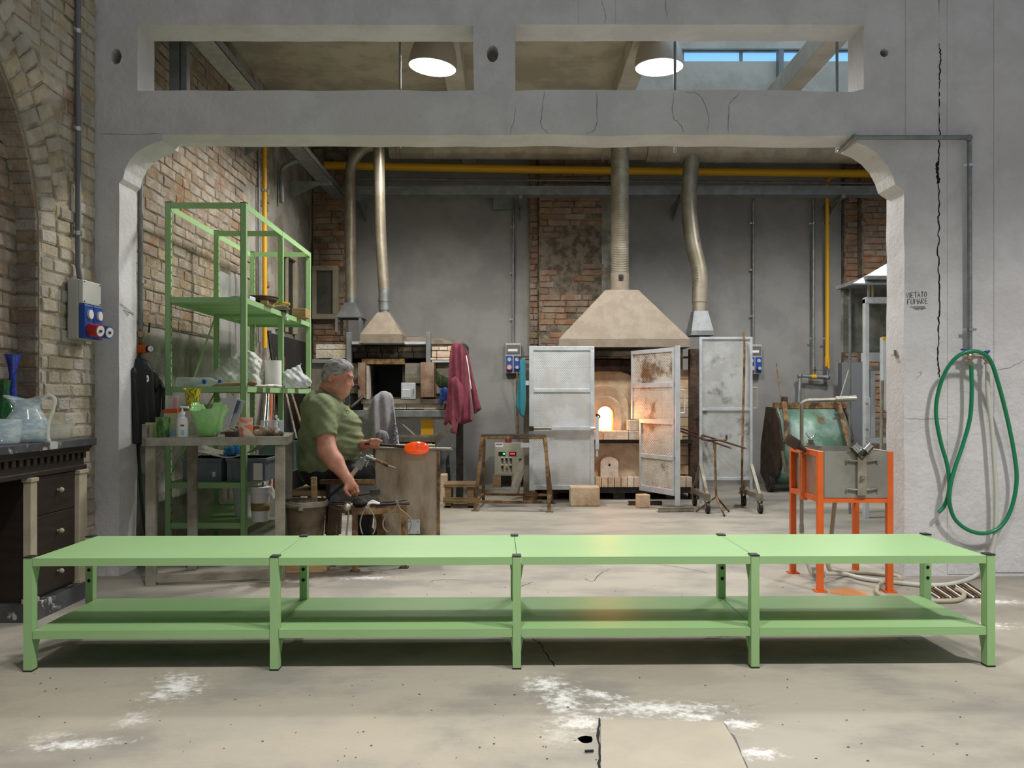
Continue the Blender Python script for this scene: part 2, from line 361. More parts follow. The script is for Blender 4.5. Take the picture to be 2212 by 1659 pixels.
# ---- front wall with the arched opening and two long slots
D0, D1 = 5.0, 5.235
def wob(pts, amp=.004, step=.06, seed=0, only=None):
    out = []
    for i in range(len(pts)):
        a = Vector(pts[i]); b = Vector(pts[(i+1) % len(pts)]); n = max(1, int((b-a).length/step))
        for k in range(n):
            p = a+(b-a)*(k/n); s = seed+i*3.7
            if k: p += V(nz(p.x*9, p.z*9, s)*amp*2, 0, nz(p.x*9+5, p.z*9, s)*amp*2)
            out.append(p)
    return out
def Pw(x, y): return P(x, y, D0)
openL = [(257, 1244), (257, 395), (266, 386), (270, 366), (280, 346), (296, 328), (318, 315), (338, 307), (351, 304), (353, 291)]
openR = [(1836, 293), (1846, 299), (1850, 308), (1872, 316), (1895, 331), (1914, 352), (1927, 376), (1934, 398), (1953, 411), (1953, 1244)]
topedge = [(460, 290.5), (560, 291.5), (640, 291), (760, 291.5), (900, 292.5), (1000, 291), (1100, 292), (1200, 290), (1310, 294), (1400, 291), (1500, 292), (1600, 291), (1720, 294)]
op = [Pw(*p) for p in openL+topedge+openR]
op[0].z = -.05; op[-1].z = -.05
outer = [V(-2.75, D0, -.05), V(-2.75, D0, 4.5), V(5.6, D0, 4.5), V(5.6, D0, -.05)]+op[::-1]
slotL = [Pw(*p) for p in [(297, 53), (1022, 54), (1024, 195), (940, 197), (860, 194), (700, 196), (600, 195), (500, 196), (400, 195), (297, 196)]]
slotR = [Pw(*p) for p in [(1113, 53), (1866, 53), (1866, 192), (1840, 199), (1700, 195), (1560, 194), (1400, 195), (1290, 194), (1190, 194), (1113, 196)]]
def blob(x, y, rx, ry, n=9, s=0): return [Pw(x+rx*math.cos(2*math.pi*i/n)*(1+.3*nz(i, s, 0)), y+ry*math.sin(2*math.pi*i/n)*(1+.3*nz(i, s, 7))) for i in range(n)]
holes3 = [blob(251, 122, 12, 18, 7, 1), blob(1064, 116, 13, 19, 9, 2), blob(1910, 114, 9, 9, 14, 3)]
wf = MB().plate(wob(outer, .003, .12), [wob(slotL, .0016, .09, 3), wob(slotR, .0016, .09, 5)]+holes3, (0, D1-D0, 0))
wall_front = wf.build('wall_front', M['plaster'], kind='structure', smooth=0)
for (x, y, r) in ((251, 122, .06), (1064, 116, .065), (1910, 114, .045)):
    p = Pw(x, y); MB().cyl(p+V(0, .10, 0), p+V(0, .2, 0), r, n=12).build('hole_back', M['concrete'], wall_front)
# raised plaster bands right of the arch
def relief(x0, x1, y0, y1, t, name='plaster_band'):
    a = Pw(x0, y0); b = Pw(x1, y1)
    MB().box((a.x, D0-t, b.z), (b.x, D0+.01, a.z)).build(name, M['plaster'], wall_front, smooth=0, bev=.002)
relief(1956, 2027, -120, 296, .006); relief(2046, 2146, -120, 1240, .004); relief(2146, 2600, -120, 1236, .007); relief(1250, 1256, 0, 52, .003); relief(1330, 1400, -60, 52, .004)
# long vertical crack and finer cracks in the lintel
def wcrack(pts, w, mat, seed, amp=.004, off=.0015, n=5):
    mb = MB(); ribbon(mb, jag([Pw(*p) for p in pts], amp, n, seed, 'xz'), w, off, V(0, -1, 0)); mb.build('crack', M[mat], wall_front, smooth=0, recalc=False)
wcrack([(2028, -20), (2026, 70), (2030, 110), (2030, 160), (2028, 220), (2029, 290), (2026, 352)], .0075, 'crack', 1, .005, n=14)
wcrack([(2026, 350), (2024, 372), (2027, 396)], .018, 'crack', 2, .005, n=9)
wcrack([(2027, 394), (2028, 480), (2027, 560), (2029, 640), (2027, 720), (2026, 790), (2030, 815)], .0085, 'crack', 3, .005, n=14)
for i, pl in enumerate([[(1176, 196), (1170, 240), (1170, 270), (1184, 291)], [(1288, 200), (1290, 270), (1268, 290)], [(1455, 198), (1453, 250), (1468, 268), (1478, 285)],
                        [(1480, 198), (1510, 205), (1530, 250), (1526, 285)], [(1598, 200), (1578, 222), (1573, 240), (1573, 285)], [(1300, 0), (1308, 30), (1305, 52)], [(1368, 0), (1368, 40), (1385, 52)],
                        [(1438, -5), (1440, 40)], [(218, 290), (300, 289), (352, 290)], [(1113, 230), (1110, 260), (1100, 291)], [(1955, 905), (2020, 904), (2140, 908)], [(2150, 800), (2190, 790), (2212, 775)],
                        [(1985, 800), (1990, 805), (1980, 815)]]):
    wcrack(pl, .0024 if i < 9 else .002, 'crack_lt', 10+i, off=.0085 if i > 10 else .0015)
for i, (x, y) in enumerate([(309, 245), (1059, 246), (1868, 250), (750, 248), (234, 393), (2167, 432), (2142, 580), (2030, 482), (2143, 455)]):
    MB().lathe([(.001, 0), (.007, 0)], (0, 0, 0), 7, R=Matrix.Rotation(math.pi/2, 3, 'X')).build('nail_hole', M['crack'], wall_front).location = Pw(x, y)-ORI[wall_front.name]+V(0, -.0015 if x < 2040 else -.0135, 0)
# flaked edges and a patch of crumbling plaster at the pier foot
for i, (x, y, w, h) in enumerate([(1350, 280, 26, 10), (600, 288, 14, 5), (790, 287, 20, 5), (945, 52, 12, 6), (1580, 290, 10, 8)]):
    mb = MB().lathe([(.001, 0), (1, 0)], (0, 0, 0), 11, fn=lambda p, a, r, z: V(p.x*w/366*(1+.4*nz(a*2, i, 0)), -.004, p.y*h/366*(1+.4*nz(a*2, i, 4)))); o = mb.build('flake', M['conc_lt'], wall_front, thick=.004); o.location = Pw(x, y)-ORI[wall_front.name]
for i, (x, y, w, h) in enumerate([(222, 1128, 14, 34), (262, 1140, 34, 20), (243, 1105, 10, 12), (215, 1070, 6, 40), (285, 1118, 10, 14), (1962, 1010, 3, 8), (1962, 1050, 3, 12)]):
    mb = MB().lathe([(.001, 0), (1, 0)], (0, 0, 0), 17, fn=lambda p, a, r, z: V(p.x*w/366*(1+.7*nz(a*2.3, i*3+.5, 0)), -.0012, p.y*h/366*(1+.7*nz(a*2.3, i*3+.5, 4)))); o = mb.build('bare_patch', M['mortar_dark'] if x < 1900 else M['rust'], wall_front, smooth=0); o.location = Pw(x, y)-ORI[wall_front.name]
# ---- hand-written signs, stroke by stroke
GL = {'V': [[(0,1),(.35,0),(.7,1)]], 'I': [[(.1,1),(.1,0)]], 'E': [[(.6,1),(0,1),(0,0),(.6,0)],[(0,.5),(.5,.5)]], 'T': [[(0,1),(.7,1)],[(.35,1),(.35,0)]],
      'A': [[(0,0),(.35,1),(.7,0)],[(.15,.4),(.55,.4)]], 'O': [[(.35,1),(.05,.75),(.05,.25),(.35,0),(.62,.25),(.62,.75),(.35,1)]], 'F': [[(.6,1),(0,1),(0,0)],[(0,.5),(.45,.5)]],
      'U': [[(0,1),(0,.2),(.3,0),(.6,.2),(.6,1)]], 'M': [[(0,0),(.05,1),(.4,.4),(.75,1),(.8,0)]], 'R': [[(0,0),(0,1),(.5,.9),(.5,.6),(0,.5),(.6,0)]]}
def write(mb, txt, fn, h, gap=.28, sx=1.):
    x = 0
    for ch in txt:
        if ch != ' ':
            for st in GL[ch]:
                ribbon(mb, [fn((x+p[0])*h*sx, p[1]*h) for p in st], .003 if h > .03 else .0022, .0, fn.n, False)
        x += (.35 if ch == 'I' else .5 if ch == ' ' else .85)+gap*.3
def wallfn(x, y):
    a = Pw(x, y)+V(0, -.002, 0)
    f = lambda u, v: a+V(u, 0, v+.06*u); f.n = V(0, -1, 0); return f
mb = MB(); write(mb, 'VIETATO', wallfn(1957, 644), .031, .28, .68); write(mb, 'FUMARE', wallfn(1960, 658), .031, .28, .72)
for (x0, y0, x1, y1) in ((1966, 663, 1998, 663), (1972, 666, 2000, 666), (1976, 669, 1986, 669), (1988, 669, 1994, 668)): ribbon(mb, [Pw(x0, y0)+V(0,-.002,0), Pw(x1, y1)+V(0,-.002,0)], .003, 0, V(0,-1,0), False)
tag(mb.build('no_smoking_writing', M['ink'], smooth=0, recalc=False), 'hand written VIETATO FUMARE in black on wall right of arch', 'writing')
JX = Pw(257, 700).x+.002
def jf(u, v): return V(JX, 5.012+u, 1.598-.25*u+v)
jf.n = V(1, 0, 0)
mb = MB(); write(mb, 'VIETATO FUMARE', jf, .016, .1)
for k in range(3): ribbon(mb, [V(JX, 5.05+.02*k, 1.575-.012*k), V(JX, 5.15-.02*k, 1.565-.012*k)], .003, 0, V(1, 0, 0), False)
tag(mb.build('no_smoking_writing', M['ink'], smooth=0, recalc=False), 'small black VIETATO FUMARE written on the white left jamb of arch', 'writing')
# ---- bricks
def unit_bricks(nvar=10):
    out = []
    for k in range(nvar):
        r = random.Random(k); j = lambda a: r.uniform(-a, a)
        vs_ = [Vector((x*.5+j(.02), y*.5, z*.5+j(.07))) for y in (1,) for (x, z) in ((-1,-1),(1,-1),(1,1),(-1,1))]
        vs_ += [Vector((x*.5+j(.015), -.5+.35+j(.1), z*.5+j(.06))) for (x, z) in ((-1,-1),(1,-1),(1,1),(-1,1))]
        vs_ += [Vector((x*.455+j(.02), -.5+j(.12), z*.38+j(.05))) for (x, z) in ((-1,-1),(1,-1),(1,1),(-1,1))]
        fs = [(8,9,10,11)]+[(i, (i+1)%4, 4+(i+1)%4, 4+i) for i in range(4)]+[(4+i, 4+(i+1)%4, 8+(i+1)%4, 8+i) for i in range(4)]
        out.append((vs_, fs))
    return out
UB = unit_bricks(); UBM = {}
def place_bricks(parent, mat, recs, cap=300, name='brick'):
    """recs: (centre, length axis, outward normal, height axis, L, T, H)"""
    key = lambda q: -(q[4]*q[6]/(q[0]-V(0, 0, CAMH)).length_squared)
    recs = sorted(recs, key=key); org = ORI[parent.name]
    for i, (c, A, N_, B_, L_, T_, H_) in enumerate(recs[:cap]):
        k = (random.randrange(len(UB)), mat.name)
        if k not in UBM:
            me = bpy.data.meshes.new(name); me.from_pydata([tuple(p) for p in UB[k[0]][0]], [], UB[k[0]][1]); me.materials.append(mat); UBM[k] = me
        o = bpy.data.objects.new(name, UBM[k]); COL.objects.link(o); o.parent = parent
        R = Matrix((A*L_, -N_*T_, B_*H_)).transposed().to_4x4(); R.translation = c-org; o.matrix_local = R
    rest = recs[cap:]
    if rest:
        mb = MB()
        for (c, A, N_, B_, L_, T_, H_) in rest:
            vs_, fs = UB[random.randrange(len(UB))]; mb.add([c+A*(p.x*L_)-N_*(p.y*T_)+B_*(p.z*H_) for p in vs_], fs)
        mb.build('far_bricks', mat, parent, kind='stuff', smooth=0, recalc=False)
def courses(u0, u1, v0, v1, org, A, N_, keep=None, L_=.25, H_=.075, T_=.03, gap=.012, jit=.006, header=.25, rot=0):
    recs = []; nrow = int((v1-v0)/H_)
    for r in range(nrow):
        u = u0-random.uniform(0, L_); row_off = random.uniform(-.004, .004)
        while u < u1:
            l = L_*(.5 if random.random() < header else 1)*random.uniform(.94, 1.06); a = max(u, u0); b = min(u+l, u1); u += l
            if b-a < .04: continue
            c = ((a+b)/2, v0+(r+.5)*H_+row_off)
            if keep and not keep(*c): continue
            p = org+A*c[0]+Z*c[1]+N_*random.uniform(-jit, jit)
            recs.append((p, A, N_, Z, (b-a)-gap, T_, H_-gap*.85))
    return recs
# ---- hall side wall (left), brick, with an arched niche
WX = -2.45; AYc, AZc, AR = 3.276, 1.86, 1.137
arch = [V(WX-.012, AYc+AR*math.cos(t), AZc+AR*math.sin(t)) for t in np.linspace(0, math.pi, 33)]
outl = [V(WX-.012, 5.0, 0), V(WX-.012, 5.0, 4.5), V(WX-.012, 0, 4.5), V(WX-.012, 0, 0), V(WX-.012, AYc-AR, 0)]+arch[::-1]+[V(WX-.012, AYc+AR, 0)]
wall_left = MB().prism(outl, (-.13, 0, 0)).build('wall_left', M['mortar'], kind='structure', smooth=0)
MB().box((WX-.35, 0, 0), (WX-.128, 5.0, 4.5)).build('niche_back', M['mortar_dark'], wall_left, smooth=0)
def outside(u, v, pad=.30):
    y = u; 
    if v < AZc: return y > AYc+AR+.0
    return math.hypot(y-AYc, v-AZc) > AR+pad
recs = courses(AYc+AR+.005, 4.995, .0, 3.7, V(WX-.012, 0, 0), YV, XV, lambda u, v: (outside(u, v, .31)), T_=.017)
recs += courses(3.6, AYc+AR, 1.9, 3.8, V(WX-.012, 0, 0), YV, XV, lambda u, v: outside(u, v, .31), T_=.017)
for ring in range(2):                     # radial arch bricks, two rings
    r0 = AR+.005+ring*.155; n = int(math.pi/2*(r0+.07)/.083)
    for i in range(n):
        t = (i+.5)/n*math.pi/2; er = V(0, math.cos(t), math.sin(t)); et = V(0, -math.sin(t), math.cos(t))
        c = V(WX-.012, AYc, AZc)+er*(r0+.072)
        if c.y < 3.5: continue
        ln = .145 if ring == 0 else random.choice((.15, .13))
        recs.append((c+XV*random.uniform(-.005, .008), er, XV, et, ln, .02, .068))
place_bricks(wall_left, M['brick_tan'], recs, 300)
recs = []
for i in range(60):                        # bricks of the niche reveal (face the camera)
    z = .85+i*.078
    if z > AZc: break
    recs.append((V(WX-.075, AYc+AR-.004, z), XV, V(0, -1, 0), Z, .115, .02, .066))
n = 22
for i in range(n):
    t = (i+.5)/n*math.pi/2*.75; er = V(0, math.cos(t), math.sin(t)); et = V(0, -math.sin(t), math.cos(t))
    recs.append((V(WX-.075, AYc, AZc)+er*(AR-.006), XV, -er, et, .115, .02, .066))
recs += courses(3.6, AYc+AR, .84, 3.1, V(WX-.128, 0, 0), YV, XV, lambda u, v: v < AZc or math.hypot(u-AYc, v-AZc) < AR, T_=.017)
place_bricks(wall_left, M['brick_mix'], recs, 300)
# ---- back room shell
LX = -2.40; BY = 10.4; CZ = 4.1; RX = 5.3
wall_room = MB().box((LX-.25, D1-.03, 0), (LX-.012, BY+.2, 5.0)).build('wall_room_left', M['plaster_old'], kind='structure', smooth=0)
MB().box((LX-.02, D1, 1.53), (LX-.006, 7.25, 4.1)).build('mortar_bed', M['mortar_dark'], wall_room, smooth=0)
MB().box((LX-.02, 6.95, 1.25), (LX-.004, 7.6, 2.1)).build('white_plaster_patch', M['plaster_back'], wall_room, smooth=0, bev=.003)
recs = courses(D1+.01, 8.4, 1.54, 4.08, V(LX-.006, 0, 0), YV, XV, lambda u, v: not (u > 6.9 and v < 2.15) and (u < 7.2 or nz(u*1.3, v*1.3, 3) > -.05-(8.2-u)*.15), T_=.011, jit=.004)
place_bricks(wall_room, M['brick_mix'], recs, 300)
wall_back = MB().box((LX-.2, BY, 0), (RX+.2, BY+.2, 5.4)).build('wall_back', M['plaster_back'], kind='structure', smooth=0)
def pilaster(name, x0, x1, d, z0, z1, mat, keep=None, seed=0, side=True):
    a = P(x0, 0, d).x; b = P(x1, 0, d).x
    o = MB().box((a, d, 0), (b, BY, CZ)).build(name, M['mortar_dark'], wall_back, smooth=0)
    rc = courses(a+.005, b-.005, z0, z1, V(0, d-.004, 0), XV, V(0, -1, 0), keep, L_=.27, T_=.02, jit=.004, header=.2)
    # mesh of bricks hangs under the wall itself (part level)
    return rc
rc = pilaster('pilaster', 675, 746, 10.2, 1.5, 4.05, M['brick_red'], lambda u, v: nz(u*3, v*3, 1) > -.25)
rc += pilaster('pilaster', 1143, 1164, 10.33, 1.4, 4.05, M['brick_red'])
rc += pilaster('pilaster', 1164, 1332, 10.22, 1.4, 4.05, M['brick_red'], lambda u, v: (u < 1.0 or v > 3.6) and math.hypot((u-.73)/.32, (v-2.85)/.30) > 1 and (v > 3.1 or nz(u*4, v*4, 2) > -.12))
rc += pilaster('pilaster', 1824, 1862, 10.3, .8, 4.05, M['brick_red'], lambda u, v: v > 2.2 or v < 1.9 or nz(u*3, v*3, 2) > 0)
rc += pilaster('pilaster', 1862, 1990, 10.15, .8, 4.05, M['brick_mix'])
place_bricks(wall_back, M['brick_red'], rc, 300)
pl = MB().lathe([(.001, 0), (1, 0)], (0, 0, 0), 22, fn=lambda p, a, r, z: V(p.x*.3*(1+.25*nz(a*1.5, 1, 0)), 0, p.y*.3*(1+.35*nz(a*1.5, 4, 4)))).build('plaster_patch', M['plaster_back'], wall_back, thick=.012)
pl.location = V(.72, 10.205, 2.86)-ORI[wall_back.name]
MB().box((P(1300, 0, 10.2).x, 10.21, 1.4), (P(1332, 0, 10.2).x, 10.23, 3.55)).build('render_strip', M['plaster_old'], wall_back, smooth=0)
MB().box((RX, D1, 0), (RX+.2, BY, 5.4)).build('wall_room_right', M['plaster_back'], kind='structure', smooth=0)
# ceiling: slab, beams and the roof light well on the right
ce = MB().box((LX-.2, D1-.1, CZ), (1.12, BY+.1, CZ+.18)).build('ceiling', M['concrete'], kind='structure', smooth=0)
MB().box((1.13, 8.74, CZ+.002), (RX+.09, BY+.1, CZ+.18)).build('slab', M['concrete'], ce, smooth=0)
for x in (-.52, 1.07, 2.62, 4.2): MB().box((x-.09, D1-.02, CZ-.17), (x+.09, BY, CZ+.02)).build('beam', M['conc_lt'], ce, smooth=0, bev=.01)
MB().box((1.12, 8.6, CZ), (RX+.1, 8.75, 4.47)).build('upstand', M['conc_lt'], ce, smooth=0)
MB().box((1.12, 8.6, 4.60), (RX+.1, 8.75, 5.4)).build('lintel', M['conc_lt'], ce, smooth=0)
MB().box((1.03, D1-.1, CZ+.181), (1.115, 8.75, 5.4)).build('well_side', M['conc_lt'], ce, smooth=0)
wn = MB().box((1.12, 8.64, 4.465), (RX+.1, 8.70, 4.485)).box((1.12, 8.64, 4.585), (RX+.1, 8.70, 4.605)).build('window_1', M['galv_grey'], kind='structure', smooth=0)
sky_pane = MAT('sky_lit_pane', (120, 170, 215), .2, emit=(118, 176, 226), estr=1.1)
for i in range(7):
    x0 = 1.14+i*.6
    MB().box((x0+.015, 8.67, 4.485), (x0+.585, 8.675, 4.585)).build('pane', sky_pane, wn, smooth=0)
    MB().box((x0-.015, 8.645, 4.47), (x0+.015, 8.69, 4.6)).build('mullion', M['galv_grey'], wn, smooth=0)
MB().box((P(1683,0,8.5).x, 8.5, 4.28), (P(1693,0,8.5).x, 8.6, 4.55)).build('bracket', M['galv_grey'], wn, smooth=0)
# window/door openings in the left wall of the back room
w2 = MB().box((LX-.012, 8.62, 1.75), (LX+.03, 8.70, 2.55)).box((LX-.012, 9.3, 1.75), (LX+.03, 9.38, 2.55)).box((LX-.012, 8.62, 2.55), (LX+.03, 9.38, 2.64)).build('window_2', M['cream'], kind='structure', smooth=0, bev=.004)
MB().box((LX-.012, 8.7, 1.75), (LX-.006, 9.3, 2.56)).build('pane', M['black'], w2, smooth=0)
MB().box((LX-.01, 8.99, 1.75), (LX+.02, 9.02, 2.56)).build('mullion', M['cream'], w2, smooth=0)
a, b = P(676, 575, 10.15), P(731, 690, 10.15)
w3 = MB().box((a.x, 10.1, a.z-.06), (b.x, 10.2, a.z)).box((a.x, 10.1, b.z), (b.x, 10.2, b.z+.06)).box((b.x-.06, 10.1, b.z+.06), (b.x, 10.2, a.z-.06)).box((a.x, 10.1, b.z+.06), (a.x+.05, 10.2, a.z-.06)).build('window_3', M['cream'], kind='structure', smooth=0, bev=.004)
MB().box((a.x+.04, 10.14, b.z+.05), (b.x-.05, 10.15, a.z-.05)).build('pane', MAT('dusty_pane', (92, 92, 82), .35, col2=(70, 72, 66), scale=3), w3, smooth=0)
MB().box((LX-.012, 8.5, 0), (LX+.0, 9.9, 1.7)).build('door_1', MAT('dark_door', (58, 56, 54), .6, col2=(46, 45, 44), scale=3), kind='structure', smooth=0)
# ================================================================ LARGE THINGS
# ---- long low green table, four bays
def rotz(a, t=(0, 0, 0)): return Matrix.Translation(t) @ Matrix.Rotation(a, 4, 'Z')
TM = rotz(.0162, (-1.873, 3.246, 0))
tbl = T('low_table', 'long low pale green metal table with lower shelf across the foreground', 'table', TM @ V(1.88, .26, 0))
LG = [.0, .941, 1.876, 2.803, 3.728]; LW = .032; DEP = .53
def lbox(M_, lo, hi): return MB(M_).box(lo, hi)
for r, v in enumerate((0, DEP-.042)):
    for i, u in enumerate(LG):
        mb = MB(TM)
        mb.box((u, v, .006), (u+LW, v+.003, .436)) if r == 0 else mb.box((u, v, .006), (u+LW, v+.003, .436))
        s = 0 if i == 4 else LW-.003
        mb.box((u+s, v+.002, .006), (u+s+.003, v+.042, .436)); s2 = LW-.003 if i == 4 else 0
        mb.box((u+s2, v+.002, .006), (u+s2+.003, v+.042, .436)); mb.box((u, v+.039, .006), (u+LW, v+.042, .436))
        leg = mb.build('leg', M['green'], tbl, smooth=0)
        lbox(TM, (u-.001, v-.002, .4362), (u+LW+.001, v+.044, .441)).build('cap', M['black'], leg, smooth=0, bev=.001)
        lbox(TM, (u-.001, v-.001, 0), (u+LW+.001, v+.043, .0062)).build('foot', M['black'], leg, smooth=0)
        if r == 1:
            for k in range(4):
                c = TM @ V(u+LW/2, v-.0005, .245+k*.0475)
                MB().cyl(c, c+V(0, -.0012, 0), .0075, n=12).build('punched_hole', M['hole'], leg, smooth=0)
        for sx in ((1,) if i == 0 else (-1,) if i == 4 else (-1, 1)):   # gussets
            x0 = u+LW if sx > 0 else u
            for zt in ((.405, -1), (.125, -1)):
                MB(TM).prism([V(x0, v+.036 if r == 0 else v+.004, zt[0]), V(x0+sx*.012, v+.036 if r == 0 else v+.004, zt[0]), V(x0, v+.036 if r == 0 else v+.004, zt[0]-.075)], (0, .003, 0)).build('gusset', M['green'], leg, smooth=0)
for i in range(4):
    a = LG[i]+(LW if i == 0 else LW/2)+.0012; b = LG[i+1]+(0 if i == 3 else LW/2)-.0012
    for nm, z0, z1 in (('top_panel', .405, .435), ('shelf_panel', .1255, .157)):
        mb = MB(TM); a1, b1 = LG[i]+LW+.002, LG[i+1]-.002
        ze = z1-.0022; mb.box((a1, .002, z0), (b1, .004, ze)).box((a1, DEP-.004, z0), (b1, DEP-.002, ze)); mb.box((a, .045, z0+.004), (a+.002, DEP-.045, ze)).box((b-.002, .045, z0+.004), (b, DEP-.045, ze))
        mb.prism([V(a1, .002, z1-.002), V(b1, .002, z1-.002), V(b1, .044, z1-.002), V(b, .044, z1-.002), V(b, DEP-.044, z1-.002), V(b1, DEP-.044, z1-.002), V(b1, DEP-.002, z1-.002), V(a1, DEP-.002, z1-.002), V(a1, DEP-.044, z1-.002), V(a, DEP-.044, z1-.002), V(a, .044, z1-.002), V(a1, .044, z1-.002)], (0, 0, .002))
        for k in range(3): mb.box((a+.02, .1+.14*k, z0+.002), (b-.02, .16+.14*k, z1-.003))
        mb.build(nm, M['green'], tbl, smooth=0)
# ---- tall green shelving unit
SM = rotz(.0158, (-2.232, 5.45, 0))
shf = T('shelving_unit', 'tall green metal shelving unit against the brick wall behind steel workbench', 'shelving', SM @ V(.26, .93, 0))
SW, SH = .517, 2.31; PV = (0, .93, 1.86); LV = (1.70, 1.125, .505, .245)
for v in PV:
    for u in (0, SW-.036):
        mb = MB(SM); w = .036
        mb.box((u, v, 0), (u+w, v+.003, SH)); s = u if u else u+w-.003
        mb.box((u if u == 0 else u+w-.003, v, 0), ((u if u == 0 else u+w-.003)+.003, v+w, SH)) if True else None
        mb.box((u+w-.003 if u == 0 else u, v, 0), ((u+w-.003 if u == 0 else u)+.003, v+w*.6, SH))
        post = mb.build('post', M['green'], shf, smooth=0)
        sl = MB(SM)
        for k in range(46): sl.box((u+w-.0005 if u == 0 else u-.0008, v+.008, .05+k*.05), (u+w+.0008 if u == 0 else u+.0005, v+.014, .066+k*.05))
        sl.build('slots', M['hole'], post, smooth=0, kind='stuff')
        lbox(SM, (u-.001, v-.001, SH), (u+w+.001, v+w+.001, SH+.005)).build('cap', M['black'], post, smooth=0)
for z in LV:
    for b in range(2):
        v0, v1 = PV[b]+.002, PV[b+1]+.034
        mb = MB(SM); mb.box((.036, v0, z-.036), (SW-.036, v0+.003, z)); mb.box((.002, v0+.037, z-.036), (.005, v1-.037, z)); mb.box((SW-.005, v0+.037, z-.036), (SW-.002, v1-.037, z)); mb.box((.036, v1-.003, z-.036), (SW-.036, v1, z))
        mb.prism([V(.037, v0+.004, z-.003), V(SW-.037, v0+.004, z-.003), V(SW-.037, v0+.038, z-.003), V(SW-.006, v0+.038, z-.003), V(SW-.006, v1-.038, z-.003), V(SW-.037, v1-.038, z-.003), V(SW-.037, v1-.004, z-.003), V(.037, v1-.004, z-.003), V(.037, v1-.038, z-.003), V(.006, v1-.038, z-.003), V(.006, v0+.038, z-.003), V(.037, v0+.038, z-.003)], (0, 0, .0025))
        for k in range(4):
            y = v0+.12+k*.21; mb.prism([V(.03, y, z-.0035), V(.03, y+.03, z-.022), V(.03, y+.09, z-.022), V(.03, y+.12, z-.0035)], (SW-.06, 0, 0))
        mb.build('shelf', M['green'], shf, smooth=0)
for v in PV: lbox(SM, (.036, v+.001, SH-.04), (SW-.036, v+.004, SH)).build('top_rail', M['green'], shf, smooth=0)
for u in (.001, SW-.004):
    for b in range(2): lbox(SM, (u, PV[b]+.036, SH-.04), (u+.003, PV[b+1], SH)).build('top_rail', M['green'], shf, smooth=0)
for (z0, z1) in ((1.66, 1.15), (1.09, .53)): MB(SM).bar(V(.01, .93, z0), V(.01, 0.03 if z0 < 1.2 else .45, z1), .012, .003).build('brace', M['green'], shf, smooth=0)
MB(SM).bar(V(.01, .97, 1.09), V(.01, 1.8, .53), .012, .003).build('brace', M['green'], shf, smooth=0)
# ---- stainless workbench at the left of the opening
WM = rotz(.19, (-2.052, 4.70, 0)); BW, BD, BH = .785, .63, .83
wb = T('workbench', 'stainless steel workbench with square legs cluttered with glass vessels', 'workbench', WM @ V(BW/2, BD/2, 0))
mb = MB(WM).box((0, 0, BH-.003), (BW, BD, BH)); mb.box((0, 0, BH-.047), (BW, .003, BH)).box((BW-.003, 0, BH-.047), (BW, BD, BH)).box((0, BD-.003, BH-.047), (BW, BD, BH)).box((0, 0, BH-.047), (.003, BD, BH)); mb.box((.05, .05, BH-.02), (BW-.05, BD-.05, BH-.004))
mb.build('worktop', M['steel'], wb, smooth=0, bev=.0015)
lbox(WM, (-.002, .0, BH-.047), (.024, BD, BH+.075)).build('upstand', M['steel_dull'], wb, smooth=0, bev=.002)
for (u, v) in ((.012, .015), (BW-.075, .015), (.16, BD-.2), (BW-.066, BD-.08)):
    lbox(WM, (u, v, 0), (u+.054, v+.054, BH-.045)).build('leg', M['steel_dull'], wb, smooth=0, bev=.002)
lbox(WM, (.066, .025, .02), (BW-.075, .06, .062)).build('rail', M['steel_dull'], wb, smooth=0, bev=.002)
lbox(WM, (BW-.062, .06, .02), (BW-.03, BD-.05, .06)).build('rail', M['steel_dull'], wb, smooth=0, bev=.002)
# ---- dark antique console with marble top, far left
cb = T('console_cabinet', 'dark wooden console cabinet with grey marble top at left edge', 'cabinet', V(-2.35, 4.2, 0))
MB().box((-2.572, 2.7, .80), (-2.232, 4.41, .838)).box((-2.445, 4.405, .80), (-2.232, 4.555, .838)).build('marble_top', M['marble'], cb, smooth=0, bev=.003)
MB().box((-2.43, 2.8, .70), (-2.275, 4.50, .765)).build('frieze', M['wood_dk'], cb, smooth=0)
MB().prism([V(-2.43, 2.78, .765), V(-2.262, 2.78, .765), V(-2.262, 2.78, .775), V(-2.238, 2.78, .80), V(-2.43, 2.78, .80)], (0, 1.755, 0)).build('cornice', M['wood_dk'], cb, smooth=0)
MB().box((-2.43, 2.8, .675), (-2.262, 4.51, .70)).build('moulding', M['wood_dk'], cb, smooth=0, bev=.004)
for i in range(26): MB().box((-2.276, 4.47-i*.058, .735), (-2.262, 4.50-i*.058, .764)).build('dentil', M['wood_dk'], cb, smooth=0)
MB().box((-2.43, 3.985, .085), (-2.285, 4.47, .675)).build('body', M['wood_dk'], cb, smooth=0)
MB().box((-2.43, 2.82, .0), (-2.285, 3.2, .675)).build('body', M['wood_dk'], cb, smooth=0)
for (y0, y1) in ((3.965, 4.02), (4.41, 4.49)):
    c = MB().box((-2.29, y0, .10), (-2.252, y1, .655)).build('pilaster', M['cream'], cb, smooth=0, bev=.003)
    MB().box((-2.295, y0-.006, .655), (-2.246, y1+.006, .675)).build('capital', M['cream'], c, smooth=0, bev=.003)
    MB().box((-2.295, y0-.006, .085), (-2.244, y1+.006, .108)).build('base', M['cream'], c, smooth=0, bev=.003)
MB().box((-2.44, 3.955, 0), (-2.238, 4.555-.01, .085)).build('plinth', M['marble'], cb, smooth=0, bev=.004)
